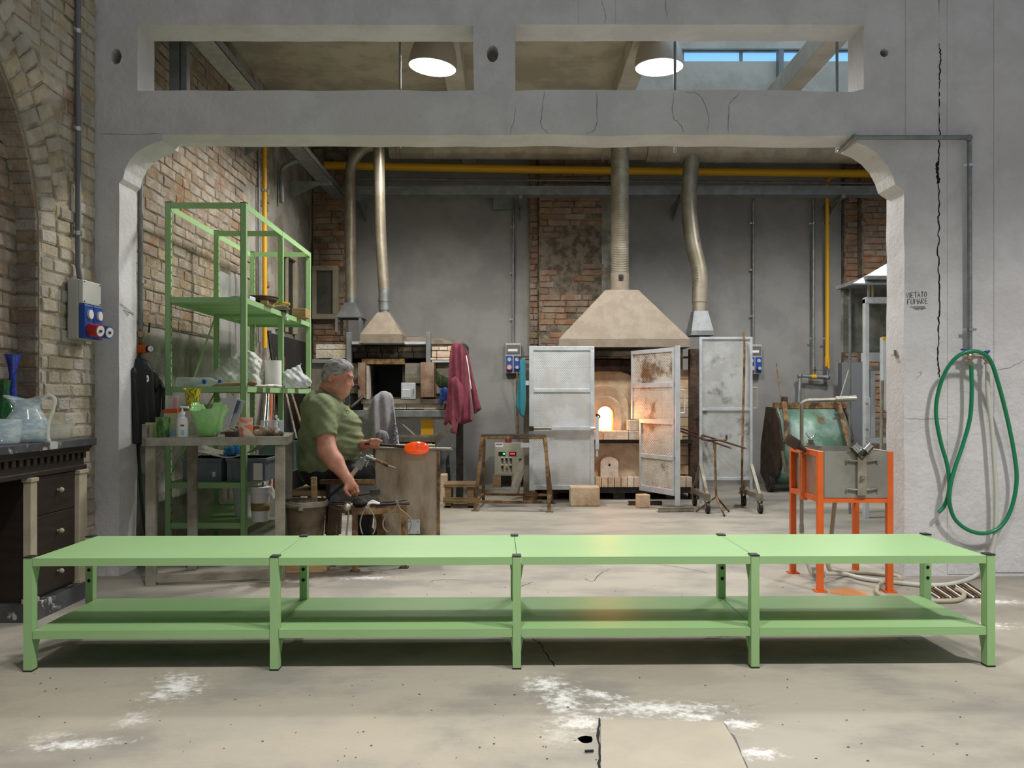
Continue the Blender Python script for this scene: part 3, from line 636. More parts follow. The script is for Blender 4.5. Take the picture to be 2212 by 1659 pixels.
for z0, z1 in ((.10, .286), (.289, .482), (.485, .672)):
    d = MB().box((-2.29, 4.026, z0), (-2.272, 4.404, z1)).build('drawer', M['wood_dk'], cb, smooth=0, bev=.003)
    zc = {.10: .187, .289: .388, .485: .592}[z0]
    MB().cyl(V(-2.274, 4.235, zc), V(-2.262, 4.235, zc), .006, n=10).ell(V(-2.252, 4.235, zc), (.013, .013, .013), 14, 8).build('knob', M['cream'], d)
# ---- pendant lamps of the back room
def pendant(x, y, d, label, tilt=0):
    c = P(x, y, d); r = 52.5/F*d
    t = T('pendant_lamp', label, 'lamp', c, 'pendant lamps seen through the wall slots')
    prof = [(r, 0), (r*.985, r*.3), (r*.9, r*.72), (r*.72, r*1.1), (r*.5, r*1.36), (r*.34, r*1.45)]
    R = Matrix.Rotation(tilt, 3, 'Y')
    MB().lathe(prof+[(q*.97, z) for q, z in prof[::-1]], c, 40, closed=True, R=R).build('shade', MAT('lamp_aluminium', (176, 168, 156), .4, .2), t, smooth=60)
    MB().lathe([(q*.965, z+.002) for q, z in prof], c, 40, R=R, caps=False).build('reflector', M['soft_glow'], t, smooth=60)
    MB().lathe([(r*.34, r*1.42), (r*.36, r*1.6), (r*.25, r*1.75), (.001, r*1.78)], c, 20).build('gear_housing', M['galv_grey'], t)
    top = V(c.x, c.y, CZ)
    if top.z-c.z > r*1.75: MB().cyl(c+V(0, 0, r*1.75), top, .008, n=8).build('cable', M['black'], t)
    sp = spot('lamp_light', c+V(0, 0, -.02), ROOM_LAMP_W, 156, .4, size=.15); sp.parent = t; sp.location = (0, 0, -.02)
pendant(934, 146, 6.8, 'round metal pendant lamp glowing in left slot of lintel', .1)
pendant(1424, 146, 6.8, 'round metal pendant lamp glowing in right slot of lintel', 0)
# thin hanging rods behind the slots, grey post
for (x, y0, y1, d, w, lab) in ((864, 60, 320, 6.0, 5, 'thin steel rod crossing the left slot of lintel'), (1458, 60, 330, 6.0, 6, 'dark steel rod in front of the right pendant lamp'), (1808, 60, 330, 6.0, 6, 'steel rod at right end of the right slot')):
    a = P(x, y0, d); b = P(x, y1, d); a.z = CZ
    mb = MB().cyl(a, b, w/2/F*d, n=10); mb.cyl(a+V(0,0,-.004), a+V(0,0,-.012), .03, n=14)
    mb.build('hanging_rod', M['galv_grey'], label=lab, cat='rod')
a = P(368, 90, 5.6); b = P(403, 90, 5.6)
mb = MB().box((a.x, 5.58, 2.97), (a.x+.06, 5.64, CZ)).box((a.x+.068, 5.6, 2.97), (b.x, 5.66, CZ)); mb.box((a.x, 5.6, 2.95), (b.x, 5.66, 2.97))
mb.build('steel_post', M['galv_grey'], label='grey steel channel post behind left end of slot', cat='post', smooth=0)
# ---- cable trays
ct = T('cable_tray', 'grey steel cable tray running along the brick wall near ceiling', 'cable tray', V(-2.04, 7.6, 3.38))
MB().box((-2.12, 5.3, 3.40), (-1.96, 10.1, 3.405)).build('bed', M['galv'], ct, smooth=0)
for x in (-2.12, -1.963): MB().box((x, 5.3, 3.40), (x+.003, 10.1, 3.46)).build('side', M['galv'], ct, smooth=0)
for y in (7.6, 9.2): 
    b = MB().box((LX-.01, y-.02, 3.36), (-1.95, y+.02, 3.399)).build('arm', M['galv_grey'], ct, smooth=0)
    MB().prism([V(LX-.008, y, 3.36), V(LX-.008, y, 3.22), V(-2.1, y, 3.36)], (0, .006, 0)).build('web', M['galv_grey'], b, smooth=0)
MB().tube(cr([P(520, 165, 7.4), P(500, 165, 7.4), P(480, 178, 7.4), P(466, 192, 7.4)]), .008, 8).build('cable', M['white_hose'], ct)
ct = T('cable_tray', 'long grey cable tray crossing the back wall below the yellow pipe', 'cable tray', P(1330, 425, 9.95))
a, b = P(742, 404, 9.9), P(1955, 404, 9.9); z1 = 3.515
MB().box((a.x, 9.84, z1-.11), (b.x, 9.96, z1-.107)).box((a.x, 9.84, z1-.11), (b.x, 9.843, z1)).box((a.x, 9.957, z1-.11), (b.x, 9.96, z1)).build('channel', M['galv_grey'], ct, smooth=0)
for x in (775, 1125, 1470, 1815): 
    q = P(x, 430, 9.9); b_ = MB().box((q.x-.02, 9.8, z1-.15), (q.x+.02, BY, z1-.111)).build('arm', M['galv_grey'], ct, smooth=0)
    MB().prism([V(q.x, BY-.01, z1-.15), V(q.x, BY-.01, z1-.30), V(q.x, 9.9, z1-.15)], (.006, 0, 0)).build('web', M['galv_grey'], b_, smooth=0)
# ---- pipes
def pipe(name, pts, r, mat, label, cat='pipe', clips=(), n=14, elbows=True, group=None):
    t = T(name, label, cat, Vector(pts[len(pts)//2]), group)
    MB().tube(pts, r, n).build('run', mat, t, smooth=60)
    if elbows:
        for p in pts[1:-1]:
            if len(pts) < 8: MB().ell(p, (r*1.35,)*3, 12, 8).build('elbow', mat, t)
    for (p, nrm) in clips:
        p = Vector(p); nrm = Vector(nrm)
        mb = MB().lathe([(r*1.25, -.012), (r*1.25, .012), (r*1.02, .012), (r*1.02, -.012)], p, 14, closed=True)
        u = nrm.cross(Z).normalized(); mb.cbox(p+u*(r*1.7), (abs(u.x)*r*1.4+.008, abs(u.y)*r*1.4+.008, .018)); mb.cbox(p-nrm*(r*1.3), (abs(u.x)*.012+.006+abs(nrm.x)*r, .006+abs(nrm.y)*r, .014))
        mb.build('clip', M['chrome'], t, smooth=0)
    return t
pipe('gas_pipe', [P(702, 357, 10.05), P(1140, 366, 10.05), P(1940, 376, 10.05)], .047, M['yellow'], 'thick yellow gas pipe running across the back wall under the duct', elbows=False)
pipe('gas_pipe', [P(571, 300, 8.08), P(572, 752, 8.08)], .022, M['yellow'], 'vertical yellow gas pipe on brick wall behind the green shelves', clips=[(P(571, 412, 8.08), XV)])
pipe('conduit', [P(559, 300, 7.98), P(560, 740, 7.98)], .014, M['galv_grey'], 'grey conduit beside the yellow pipe behind the green shelves')
pipe('conduit', [P(770, 386, 10.12), P(1920, 396, 10.12)], .014, M['galv'], 'thin galvanised conduit between yellow pipe and the long cable tray', elbows=False)
pipe('conduit', [P(745, 402, 10.06), P(1925, 413, 10.06)], .012, M['galv'], 'thinnest conduit lying just above the long cable tray', elbows=False)
t = pipe('gas_pipe', [P(1800, 380, 10.1), P(1787, 392, 10.2), P(1787, 772, 10.28)], .024, M['yellow'], 'vertical yellow gas pipe at right end of the back wall', clips=[(P(1787, 483, 10.26), V(0,-1,0)), (P(1787, 731, 10.28), V(0,-1,0))])
MB().cyl(P(1787, 770, 10.28), P(1787, 792, 10.28), .03, n=12).build('valve', M['yellow'], t); MB().bar(P(1789, 778, 10.22), P(1790, 795, 10.22), .02, .006).build('lever', M['yellow'], t)
t = pipe('water_pipe', [P(1757, 425, 10.3), P(1757, 800, 10.3)], .02, M['galv'], 'grey vertical pipe left of the vertical yellow pipe', clips=[(P(1757, 483, 10.3), V(0,-1,0)), (P(1757, 731, 10.3), V(0,-1,0))])
MB().bar(P(1757, 799, 10.25), P(1776, 800, 10.25), .012, .006).build('lever', M['black'], t); MB().cyl(P(1757, 792, 10.28), P(1757, 806, 10.28), .028, n=10).build('valve', M['steel'], t)
t = pipe('gas_pipe', [P(1787, 800, 10.28), P(1787, 815, 10.28), P(1728, 812, 10.28), P(1726, 880, 10.28), P(1726, 960, 10.28)], .026, M['galv_grey'], 'grey elbowed steel pipe below the yellow pipe valve')
MB().cyl(P(1752, 813.5, 10.28), P(1763, 814, 10.28), .0275, n=12).build('band', M['yellow'], t)
pipe('conduit', [P(1109, 452, 10.36), P(1108, 742, 10.36)], .015, M['galv'], 'thin vertical conduit above socket box left of the brick pilaster', clips=[(P(1109, 490, 10.36), V(0,-1,0)), (P(1108, 590, 10.36), V(0,-1,0)), (P(1108, 690, 10.36), V(0,-1,0))])
pipe('conduit', cr([P(1632, 428, 10.2), P(1628, 432, 10.3), P(1627, 460, 10.36), P(1627, 600, 10.36), P(1627, 745, 10.36)], 4), .015, M['galv'], 'thin vertical conduit above socket box right of mesh door', clips=[(P(1627, 482, 10.36), V(0,-1,0)), (P(1627, 583, 10.36), V(0,-1,0)), (P(1627, 683, 10.36), V(0,-1,0))])
pipe('conduit', cr([P(660, 352, 8.8), P(640, 348, 8.75), P(620, 356, 8.7), P(609, 372, 8.7), P(609, 438, 8.7)], 5), .026, M['galv_grey'], 'short grey conduit with curved hose on brick wall above shelves')
q = P(1065, 418, 10.3); r_ = P(1108, 452, 10.3)
MB().box((q.x, 10.28, r_.z), (r_.x, BY, q.z)).build('junction_box', M['galv_grey'], label='plain grey junction box under the long cable tray', cat='box', smooth=0, bev=.004)
# ---- ducts and hoods
def flex(mb, pts, r, pitch=.018, amp=.05):
    path = cr(pts, 60); L_ = [0]
    for i in range(1, len(path)): L_.append(L_[-1]+(path[i]-path[i-1]).length)
    n = int(L_[-1]/pitch*2); out = []; rf = []; j = 0
    for k in range(n+1):
        s = L_[-1]*k/n
        while j < len(L_)-2 and L_[j+1] < s: j += 1
        t = (s-L_[j])/max(L_[j+1]-L_[j], 1e-6); out.append(path[j].lerp(path[j+1], t)); rf.append(r*(1+amp*(1 if k % 2 else 0)))
    return mb.tube(out, r, 24, True, rf)
def hood(t, x0, x1, ytop, ybot, d, dep, tw, name='hood', mat='hood', lip=.07):
    a = P(x0, ybot, d); b = P(x1, ybot, d); zt = P(0, ytop, d).z; cx = (a.x+b.x)/2
    z0 = a.z; lo = [(a.x, d, z0), (b.x, d, z0), (b.x, d+dep, z0), (a.x, d+dep, z0)]; mid = [(x, y, z0+lip) for x, y, z in lo]
    cy = d+dep*.5; hi = [(cx-tw, cy-tw, zt), (cx+tw, cy-tw, zt), (cx+tw, cy+tw, zt), (cx-tw, cy+tw, zt)]
    MB().add(lo+mid+hi, [(i, (i+1)%4, 4+(i+1)%4, 4+i) for i in range(4)]+[(4+i, 4+(i+1)%4, 8+(i+1)%4, 8+i) for i in range(4)]+[(8, 9, 10, 11)]).build(name, M[mat], t, smooth=0, thick=.004)
    MB().plate([V(a.x-.012, d-.012, z0), V(b.x+.012, d-.012, z0), V(b.x+.012, d+dep+.012, z0), V(a.x-.012, d+dep+.012, z0)], [[V(a.x+.005, d+.005, z0), V(b.x-.005, d+.005, z0), V(b.x-.005, d+dep-.005, z0), V(a.x+.005, d+dep-.005, z0)]], (0, 0, .02)).build('rim', M[mat], t, smooth=0)
    return V(cx, cy, zt)
hd = T('extractor_hood', 'wide beige pyramid hood with flexible duct above the glowing furnace', 'hood', P(1350, 750, 9.0))
top = hood(hd, 1208, 1490, 621, 750, 8.62, .75, .17, lip=.085)
MB().cyl(top, top+V(0, 0, .03), .105, n=28).cyl(top+V(0,0,.03), top+V(0,0,.20), .098, n=28).build('collar', M['hood'], hd)
q = top+V(-.0, -.1, .14); MB().cbox(q, (.05, .012, .06)).cyl(q+V(0,-.008,.012), q+V(0,-.016,.012), .02, n=12).build('damper', M['iron'], hd, smooth=0)
flex(MB(), [top+V(0, 0, .2), top+V(.0, 0, .6), top+V(0, 0, 1.1), V(top.x, top.y, 3.95)], .092).build('duct', M['duct'], hd, smooth=50)
hd = T('extractor_hood', 'small grey hood with swerving flexible duct right of the furnace', 'hood', P(1515, 725, 9.3))
top = hood(hd, 1494, 1541, 670, 724, 9.25, .3, .075, mat='galv_grey', lip=.05)
MB().cyl(top, top+V(0, 0, .10), .078, n=24).build('collar', M['duct'], hd)
dd = top.y
flex(MB(), [top+V(0, 0, .1), P(1511, 590, dd), P(1496, 520, dd), P(1488, 450, dd), P(1490, 390, dd), P(1497, 320, dd), V(P(1499, 300, dd).x, dd, 3.95)], .083).build('duct', M['duct'], hd, smooth=50)
hd = T('extractor_hood', 'rusty beige hood with flexible duct above the left furnace', 'hood', P(823, 740, 8.9))
top = hood(hd, 778, 868, 672, 741, 8.68, .42, .06, lip=.09)
MB().cyl(top, top+V(0, 0, .03), .05, n=20).cyl(top+V(0,0,.03), top+V(0,0,.26), .058, n=20).cyl(top+V(0,0,.12), top+V(0,0,.14), .062, n=20).build('collar', M['galv'], hd)
flex(MB(), [top+V(0, 0, .24), P(823, 520, top.y), P(820, 430, top.y), V(P(818, 300, top.y).x, top.y, 3.95)], .057).build('duct', M['duct'], hd, smooth=50)
hd = T('extractor_hood', 'small grey frame hood with thin duct in the back corner', 'hood', P(752, 715, 9.5))
top = hood(hd, 726, 780, 652, 686, 9.4, .3, .06, mat='galv_grey', lip=.01)
for (x, y) in ((727, 9.41), (778, 9.41), (727, 9.69), (778, 9.69)): MB().box((P(x,0,9.4).x-.015, y-.015, P(0,718,9.4).z), (P(x,0,9.4).x+.015, y+.015, P(0,686,9.4).z)).build('leg', M['galv_grey'], hd, smooth=0)
MB().cyl(top, top+V(0, 0, .06), .062, n=20).build('collar', M['galv'], hd)
flex(MB(), [top+V(0, 0, .05), P(757, 540, top.y), P(756, 430, top.y), P(757, 370, top.y), P(768, 340, top.y), P(792, 318, top.y), P(830, 312, top.y)], .06).build('duct', M['duct'], hd, smooth=50)
vd = T('ventilation_duct', 'big round silver ventilation duct under the ceiling along back', 'duct', P(1340, 345, 9.4))
MB().cyl(V(P(840,0,9.4).x, 9.5, 3.86), V(P(1400,0,9.4).x, 9.45, 3.86), .125, .15, n=32).cyl(V(P(1398,0,9.4).x, 9.45, 3.85), V(4.4, 9.4, 3.82), .165, n=32).build('pipe', M['duct'], vd, smooth=60)
for x in (860, 930, 1075, 1300, 1330, 1420, 1470, 1550, 1620, 1680, 1760): 
    X = P(x, 0, 9.4).x; r = .13 if x < 1100 else .152 if x < 1400 else .17
    MB().cyl(V(X, 9.45, 3.855 if x < 1400 else 3.845), V(X+.018, 9.45, 3.855 if x < 1400 else 3.845), r+.004, n=32).build('seam_ring', M['duct'], vd, smooth=60)
# ================================================================ FURNACES
glow = MAT('furnace_glow', (255, 200, 120), .9, emit=(255, 196, 120), estr=9)
M['perf_brown'] = perforate(MAT('rusty_perforated', (150, 112, 92), .6, .3, col2=(176, 150, 128), scale=9), .014, .24)
M['perf_grey'] = perforate(MAT('grey_perforated', (150, 146, 132), .6, .3, col2=(126, 120, 104), scale=5), .015, .2)
M['perf_door'] = perforate(MAT('stained_perforated', (206, 204, 198), .55, .15, col2=(190, 186, 174), scale=4, col3=(120, 92, 66), scale3=2.6, lo3=.5, hi3=.64), .0155, .17)
M['perf_fine'] = perforate(MAT('worn_perforated', (202, 206, 206), .55, .15, col2=(184, 186, 184), scale=6, col3=(112, 98, 88), scale3=3.4, lo3=.53, hi3=.68), .0115, .16)
M['mesh_door'] = perforate(MAT('expanded_mesh', (210, 214, 216), .5, .25, col2=(196, 198, 196), scale=4), .020, .2, True)
fu = T('furnace', 'brick glass furnace with arched mouth glowing white hot', 'furnace', P(1330, 1080, 8.9))
FD = 8.75; fx = lambda x, d=FD: P(x, 0, d).x; fz = lambda y, d=FD: P(0, y, d).z
MB().box((.25, FD, .07), (1.92, FD+.9, .13)).build('base_frame', M['iron'], fu, smooth=0)
for x in (.35, 1.05, 1.6): MB().box((x, FD+.03, 0), (x+.12, FD+.8, .07)).build('foot', M['iron'], fu, smooth=0)
X = .32
while X < 1.86:
    MB().box((X+.002, FD-.02, .132), (X+.063, FD+.3, .237)).build('brick', M['firebrick'], fu, smooth=0, bev=.003); X += .067
MB().box((.3, FD+.12, .13), (1.72, FD+.3, .62)).build('lower_wall', M['firebrick'], fu, smooth=0)
MB().box((.28, FD-.03, .585), (1.86, FD+.3, .62)).build('ledge_beam', M['iron'], fu, smooth=0)
for (x0, x1) in ((.30, .62), (.624, .93), (.934, 1.19), (1.194, 1.46), (1.464, 1.74)):
    MB().box((x0, FD-.09, .622), (x1, FD+.42, .715)).build('ledge_brick', M['firebrick'], fu, smooth=0, bev=.008)
def archpoly(cx, hw, z0, zt, y, n=18):
    zs = zt-hw; return [V(cx-hw, y, z0)]+[V(cx+hw*math.cos(t), y, zs+hw*math.sin(t)) for t in np.linspace(math.pi, 0, n)]+[V(cx+hw, y, z0)]
cxm = fx(1308)
def archring(ho, zo, hi_, zi, y0, y1, mat, name):
    o = archpoly(cxm, ho, .715, zo, y0); i = archpoly(cxm, hi_, .715, zi, y0); n = len(o)
    mb = MB(); ext = V(0, y1-y0, 0); vs_ = o+i+[p+ext for p in o]+[p+ext for p in i]; fs = []
    for k in range(n-1):
        fs += [(k, k+1, n+k+1, n+k), (2*n+k, 3*n+k, 3*n+k+1, 2*n+k+1), (k, 2*n+k, 2*n+k+1, k+1), (n+k, n+k+1, 3*n+k+1, 3*n+k)]
    mb.add(vs_, fs); return mb.build(name, M[mat], fu, smooth=40, bev=.012)
archring(.165, 1.075, .081, .965, FD-.01, FD+.16, 'refract', 'mouth_ring')
archring(.25, 1.19, .15, 1.06, FD+.07, FD+.24, 'refract', 'middle_ring')
archring(.62, 1.36, .235, 1.175, FD+.16, FD+.4, 'refract', 'front_shell')
MB().box((cxm-.3, FD+.4, .72), (cxm+.3, FD+.9, 1.38)).build('dome', M['refract'], fu, smooth=0)
MB().lathe([(.55, 0), (.56, .05), (.5, .12), (.3, .17), (.01, .18)], V(cxm, FD+.62, 1.33), 40).build('crown_lid', M['rust_dk'], fu)
MB().box((cxm-.078, FD+.14, .716), (cxm+.078, FD+.152, .96)).build('glowing_chamber', glow, fu, smooth=0)
MB().box((.3, FD+.92, .6), (1.95, FD+.98, 1.6)).build('back_plate', M['soot'], fu, smooth=0)
MB().cyl(V(.3, FD+.1, fz(771)), V(1.9, FD+.1, fz(771)), .012, n=10).build('cross_bar', M['rust'], fu)
z = .25
k = 0
while z < 1.27:
    MB().box((1.50, FD+.12+.006*(k % 2), z+.002), (fx(1498), FD+.4, z+.098)).build('side_brick', M['firebrick'], fu, smooth=0, bev=.003); z += .1; k += 1
MB().box((fx(1492), FD+.02, 0), (fx(1513), FD+.13, 1.56)).build('steel_column', M['rust_dk'], fu, smooth=0)
MB().box((.24, FD+.0, 0), (.30, FD+.13, 1.56)).build('steel_column', M['rust_dk'], fu, smooth=0)
MB().box((.30, FD+.1, .13), (.5, FD+.4, 1.35)).build('side_wall', M['firebrick'], fu, smooth=0)
for (z0, z1) in ((.83, .87), (.30, .34)): MB().cyl(V(fx(1505), FD-.01, z0), V(fx(1505), FD-.06, z0), .02, n=8).build('bolt', M['iron'], fu)
fl_l = bpy.data.lights.new('furnace_light', 'AREA'); fl_l.energy = 5; fl_l.color = (1, .30, .08); fl_l.shape = 'RECTANGLE'; fl_l.size = .15; fl_l.size_y = .22
flo = bpy.data.objects.new('furnace_light', fl_l); COL.objects.link(flo); flo.parent = fu; flo.location = V(cxm, FD-.02, .84)-ORI[fu.name]; flo.rotation_euler = (-math.pi/2, 0, 0)
# loose refractory pieces
def slabdoor(name, x0, x1, y0, y1, d, t, label, cat='block', hole=True, mat='firebrick'):
    a = P(x0, y1, d); b = P(x1, y0, d); hw = (b.x-a.x)/2; cx = (a.x+b.x)/2
    poly = [V(cx-hw, d, a.z)]+[V(cx+hw*math.cos(q), d, b.z-hw*.75+hw*.75*math.sin(q)) for q in np.linspace(math.pi, 0, 14)]+[V(cx+hw, d, a.z)]
    holes = [[V(cx+.012*math.cos(q), d, b.z-hw*.9+.014*math.sin(q)) for q in np.linspace(0, 2*math.pi, 9)[:-1]]] if hole else []
    return MB().plate(poly, holes, (0, t, 0)).build(name, M[mat], label=label, cat=cat, smooth=30, bev=.006)
slabdoor('furnace_plug', 1297, 1336, 987, 1033.5, 8.74, .1, 'arched refractory plug with a hole standing on the furnace brick row')
MB().box((fx(1353), FD-.08, .716), (fx(1385), FD+.06, fz(907))).build('fire_brick', M['firebrick'], label='pale pink fire brick on ledge beside the glowing mouth', cat='brick', smooth=0, bev=.006)
a = PF(1228, 1087); MB().box((a.x, 8.2, 0), (PF(1290, 1087).x, 8.38, .19)).build('refractory_block', M['refract'], label='large pinkish refractory block on floor under left mesh door', cat='block', smooth=0, bev=.012)
a = PF(1381, 1098); MB(rotz(.25, (a.x, a.y, 0))).box((0, 0, 0), (.115, .1, .128)).build('fire_brick', M['firebrick'], label='yellowish fire brick standing on floor before the middle mesh door', cat='brick', smooth=0, bev=.008)
# ---- mesh doors
dl = T('mesh_door', 'silver expanded mesh door with latch bar left of the furnace mouth', 'door', P(1213, 1058, 8.3))
DL = 8.46; a = P(1143, 1058, DL); b = P(1284, 748, DL)
for (lo, hi) in (((a.x, b.z-.042), (b.x, b.z)), ((a.x, a.z), (b.x, a.z+.045)), ((a.x, a.z+.045), (a.x+.042, b.z-.042)), ((b.x-.042, a.z+.045), (b.x, b.z-.042)), ((a.x+.042, P(0, 847, DL).z), (b.x-.042, P(0, 840, DL).z))):
    MB().box((lo[0], DL, lo[1]), (hi[0], DL+.03, hi[1])).build('frame_bar', M['alu_door'], dl, smooth=0, bev=.003)
MB().box((a.x+.04, DL+.012, a.z+.04), (b.x-.04, DL+.014, b.z-.04)).build('mesh_panel', M['mesh_door'], dl, smooth=0)
z = P(0, 925, DL).z
lt = MB().cyl(V(a.x+.04, DL-.02, z), V(a.x+.25, DL-.02, z), .015, n=14).build('latch_bar', M['steel'], dl)
MB().box((a.x+.22, DL-.045, z-.018), (b.x-.04, DL-.001, z+.018)).build('latch_sleeve', M['alu_door'], lt, smooth=0, bev=.003)
MB().box((a.x-.002, DL-.04, z-.025), (a.x+.045, DL-.001, z+.02)).build('latch_block', M['iron'], lt, smooth=0)
MB().cyl(V(b.x-.04, DL-.02, z), V(b.x+.02, DL-.02, z), .014, n=12).box((b.x+.008, DL-.04, P(0, 970, DL).z), (b.x+.042, DL-.005, P(0, 900, DL).z)).cyl(V(b.x+.025, DL-.02, P(0, 970, DL).z), V(b.x+.025, DL-.02, P(0, 986, DL).z), .012, n=10).build('drop_handle', M['alu_door'], lt, smooth=30)
MB().tube(cr([V(b.x+.025, DL-.02, P(0, 900, DL).z), V(b.x+.02, DL-.03, P(0, 895, DL).z), V(b.x+.05, DL-.03, P(0, 899, DL).z), V(b.x+.03, DL-.03, P(0, 905, DL).z)]), .009, 8).build('hook', M['iron'], lt)
for y in (827, 962): MB().box((P(1125, 0, DL).x, DL+.005, P(0, y+5, DL).z), (a.x, DL+.035, P(0, y-5, DL).z)).build('hinge_arm', M['alu_door'], dl, smooth=0)
MB().box((P(1134, 0, 8.5).x, 8.56, .1), (P(1143, 0, 8.5).x, 8.62, P(0, 775, 8.5).z)).box((P(1131, 0, 8.5).x, 8.575, .1), (P(1134, 0, 8.5).x, 8.605, P(0, 775, 8.5).z)).build('hinge_post', M['steel_dull'], dl, smooth=0)
MB().cyl(P(1112, 771, 8.5), P(1143, 770, 8.5), .008, n=8).cyl(P(1118, 775, 8.5), P(1143, 776, 8.5), .006, n=8).build('pin', M['rust'], dl)
MB().box((P(1130, 0, 8.5).x, 8.5, 0), (P(1160, 0, 8.5).x, 8.65, .1)).build('post_foot', M['rust'], dl, smooth=0)
# middle door, ajar
A0, B0 = V(1.217, 8.60, 0), V(1.53, 7.97, 0); dm = T('mesh_door', 'stained perforated sheet door standing ajar beside the furnace mouth', 'door', B0)
ax = (B0-A0).normalized(); nn = V(ax.y, -ax.x, 0); wd = (B0-A0).length; lowx = .145
def dbox(name, u0, u1, z0, z1, t0, t1, mat, bev=0):
    return MB(Matrix.Translation(A0) @ Matrix((ax, -nn, Z)).transposed().to_4x4()).box((u0, t0, z0), (u1, t1, z1)).build(name, mat, dm, smooth=0, bev=bev)
for (u0, u1, z0, z1) in ((0, wd, 1.49, 1.528), (0, wd, 1.155, 1.20), (lowx, wd, .80, .845), (lowx, wd, .46, .50), (lowx, wd, .13, .185), (0, .025, .84, 1.49), (lowx, lowx+.025, .185, .80), (wd-.025, wd, .185, 1.49)):
    dbox('frame_bar', u0, u1, z0, z1, -.012-.001*(u1-u0 > .1), .012+.001*(u1-u0 > .1), M['alu_door'], .002)
for (u0, z0, z1) in ((.02, 1.20, 1.49), (.02, .845, 1.155), (lowx+.02, .5, .80), (lowx+.02, .185, .46)): dbox('perforated_panel', u0, wd-.02, z0-.005, z1+.005, -.001, .001, M['perf_door'])
MB().box((B0.x, B0.y-.045, .04), (B0.x+.045, B0.y, 1.54)).build('post', M['alu_door'], dm, smooth=0, bev=.003)
a = PF(1422, 1107); MB(rotz(.08, (a.x, a.y, 0))).box((0, 0, 0), (.335, .06, .006)).box((0, 0, .034), (.335, .06, .04)).box((0, 0, 0), (.335, .005, .04)).build('foot_channel', M['steel_dull'], dm, smooth=0)
MB().tube(cr([V(B0.x+.045, B0.y-.03, P(0,842,7.9).z), V(B0.x+.08, B0.y-.04, P(0,842,7.9).z), V(B0.x+.085, B0.y-.04, P(0,850,7.9).z), V(B0.x+.085, B0.y-.04, P(0,885,7.9).z), V(B0.x+.08, B0.y-.04, P(0,892,7.9).z), V(B0.x+.045, B0.y-.03, P(0,892,7.9).z)], 5), .007, 8).build('handle', M['alu_door'], dm)
a = PF(1358, 1092); MB(rotz(.03, (a.x, a.y, 0))).box((0, 0, 0), (.33, .06, .006)).box((0, 0, .034), (.33, .06, .04)).box((0, 0, 0), (.33, .005, .04)).build('steel_channel', M['rust_dk'], label='short steel channel on floor behind the yellowish fire brick', cat='channel', smooth=0)
# right door on casters
dr = T('mesh_door', 'worn white perforated screen on casters right of the furnace', 'door', V(2.03, 8.05, 0))
DR = 8.0; a = P(1511, 1037, DR); b = P(1625, 728, DR)
for (lo, hi) in (((a.x, b.z-.022), (b.x, b.z)), ((a.x+.025, a.z), (b.x-.025, a.z+.025)), ((a.x, a.z-.22), (a.x+.025, b.z-.022)), ((b.x-.025, a.z-.22), (b.x, b.z-.022)), ((a.x+.025, P(0, 887, DR).z), (b.x-.025, P(0, 881, DR).z))):
    MB().box((lo[0], DR-.012, lo[1]), (hi[0], DR+.018, hi[1])).build('frame_bar', M['alu_door'], dr, smooth=0, bev=.002)
MB().box((a.x+.02, DR, a.z+.02), (b.x-.02, DR+.002, b.z-.02)).build('perforated_panel', M['perf_fine'], dr, smooth=0)
MB().tube(cr([V(b.x, DR, P(0,838,DR).z), V(b.x+.04, DR, P(0,838,DR).z), V(b.x+.046, DR, P(0,842,DR).z), V(b.x+.046, DR, P(0,878,DR).z), V(b.x+.04, DR, P(0,882,DR).z), V(b.x, DR, P(0,882,DR).z)], 5), .007, 8).build('handle', M['cream'], dr)
for sx, X in ((-1, a.x+.01), (1, b.x-.01)):
    rl = MB().box((X-.025, DR-.30, .13), (X+.025, DR+.32, .175)).build('base_rail', M['steel_dull'], dr, smooth=0)
    for y in (DR-.27, DR+.28):
        MB().bar(V(X, y, .17), V(X, DR+.0, .42), .028, .028).build('brace', M['steel_dull'], dr, smooth=0)
        cs = MB().cbox(V(X, y, .122), (.07, .07, .012)).prism([V(X-.02, y-.03, .118), V(X-.02, y+.03, .118), V(X-.02, y-.01, .045), V(X-.02, y-.035, .045)], (.004, 0, 0)).prism([V(X+.016, y-.03, .118), V(X+.016, y+.03, .118), V(X+.016, y-.01, .045), V(X+.016, y-.035, .045)], (.004, 0, 0)).build('caster', M['steel_dull'], dr, smooth=0)
        MB().cyl(V(X-.014, y-.022, .05), V(X+.014, y-.022, .05), .05, n=22).build('wheel', M['iron'], cs)
# leaning iron
MB().tube(cr([P(1606, 718, 7.93), P(1608, 760, 7.92), P(1605, 900, 7.9), P(1603, 1000, 7.85), PF(1603, 1092)+V(0, 0, .012)], 5), .011, 8).build('blow_iron', M['rust'], label='long rusty iron rod leaning on the worn white screen', cat='rod')
# ---- tripod pipe stand with two irons
ts = T('pipe_stand', 'rusty tripod pipe stand carrying two irons before the furnace', 'stand', PF(1546, 1112))
TD = 7.75; hub = P(1547, 1074, TD)
MB().cyl(hub, P(1544, 968, TD), .011, n=12).cyl(P(1544, 970, TD), P(1543.5, 956, TD), .016, n=12).build('column', M['rust'], ts)
for q in (PF(1503, 1107), PF(1565, 1116), PF(1575, 1107)): MB().cyl(hub+V(0, 0, .005), q+V(0, 0, .008), .009, n=8).build('leg', M['rust'], ts)
MB().tube(cr([P(1516, 940, TD), P(1516, 948, TD), P(1522, 950, TD), P(1543, 951, TD), P(1564, 951, TD), P(1569, 949, TD), P(1569, 940, TD)], 4), .009, 8).build('cradle', M['rust'], ts)
MB().cyl(P(1536, 957, TD-.01), P(1530, 960, TD-.03), .012, n=8).build('wing_screw', M['chrome'], ts)
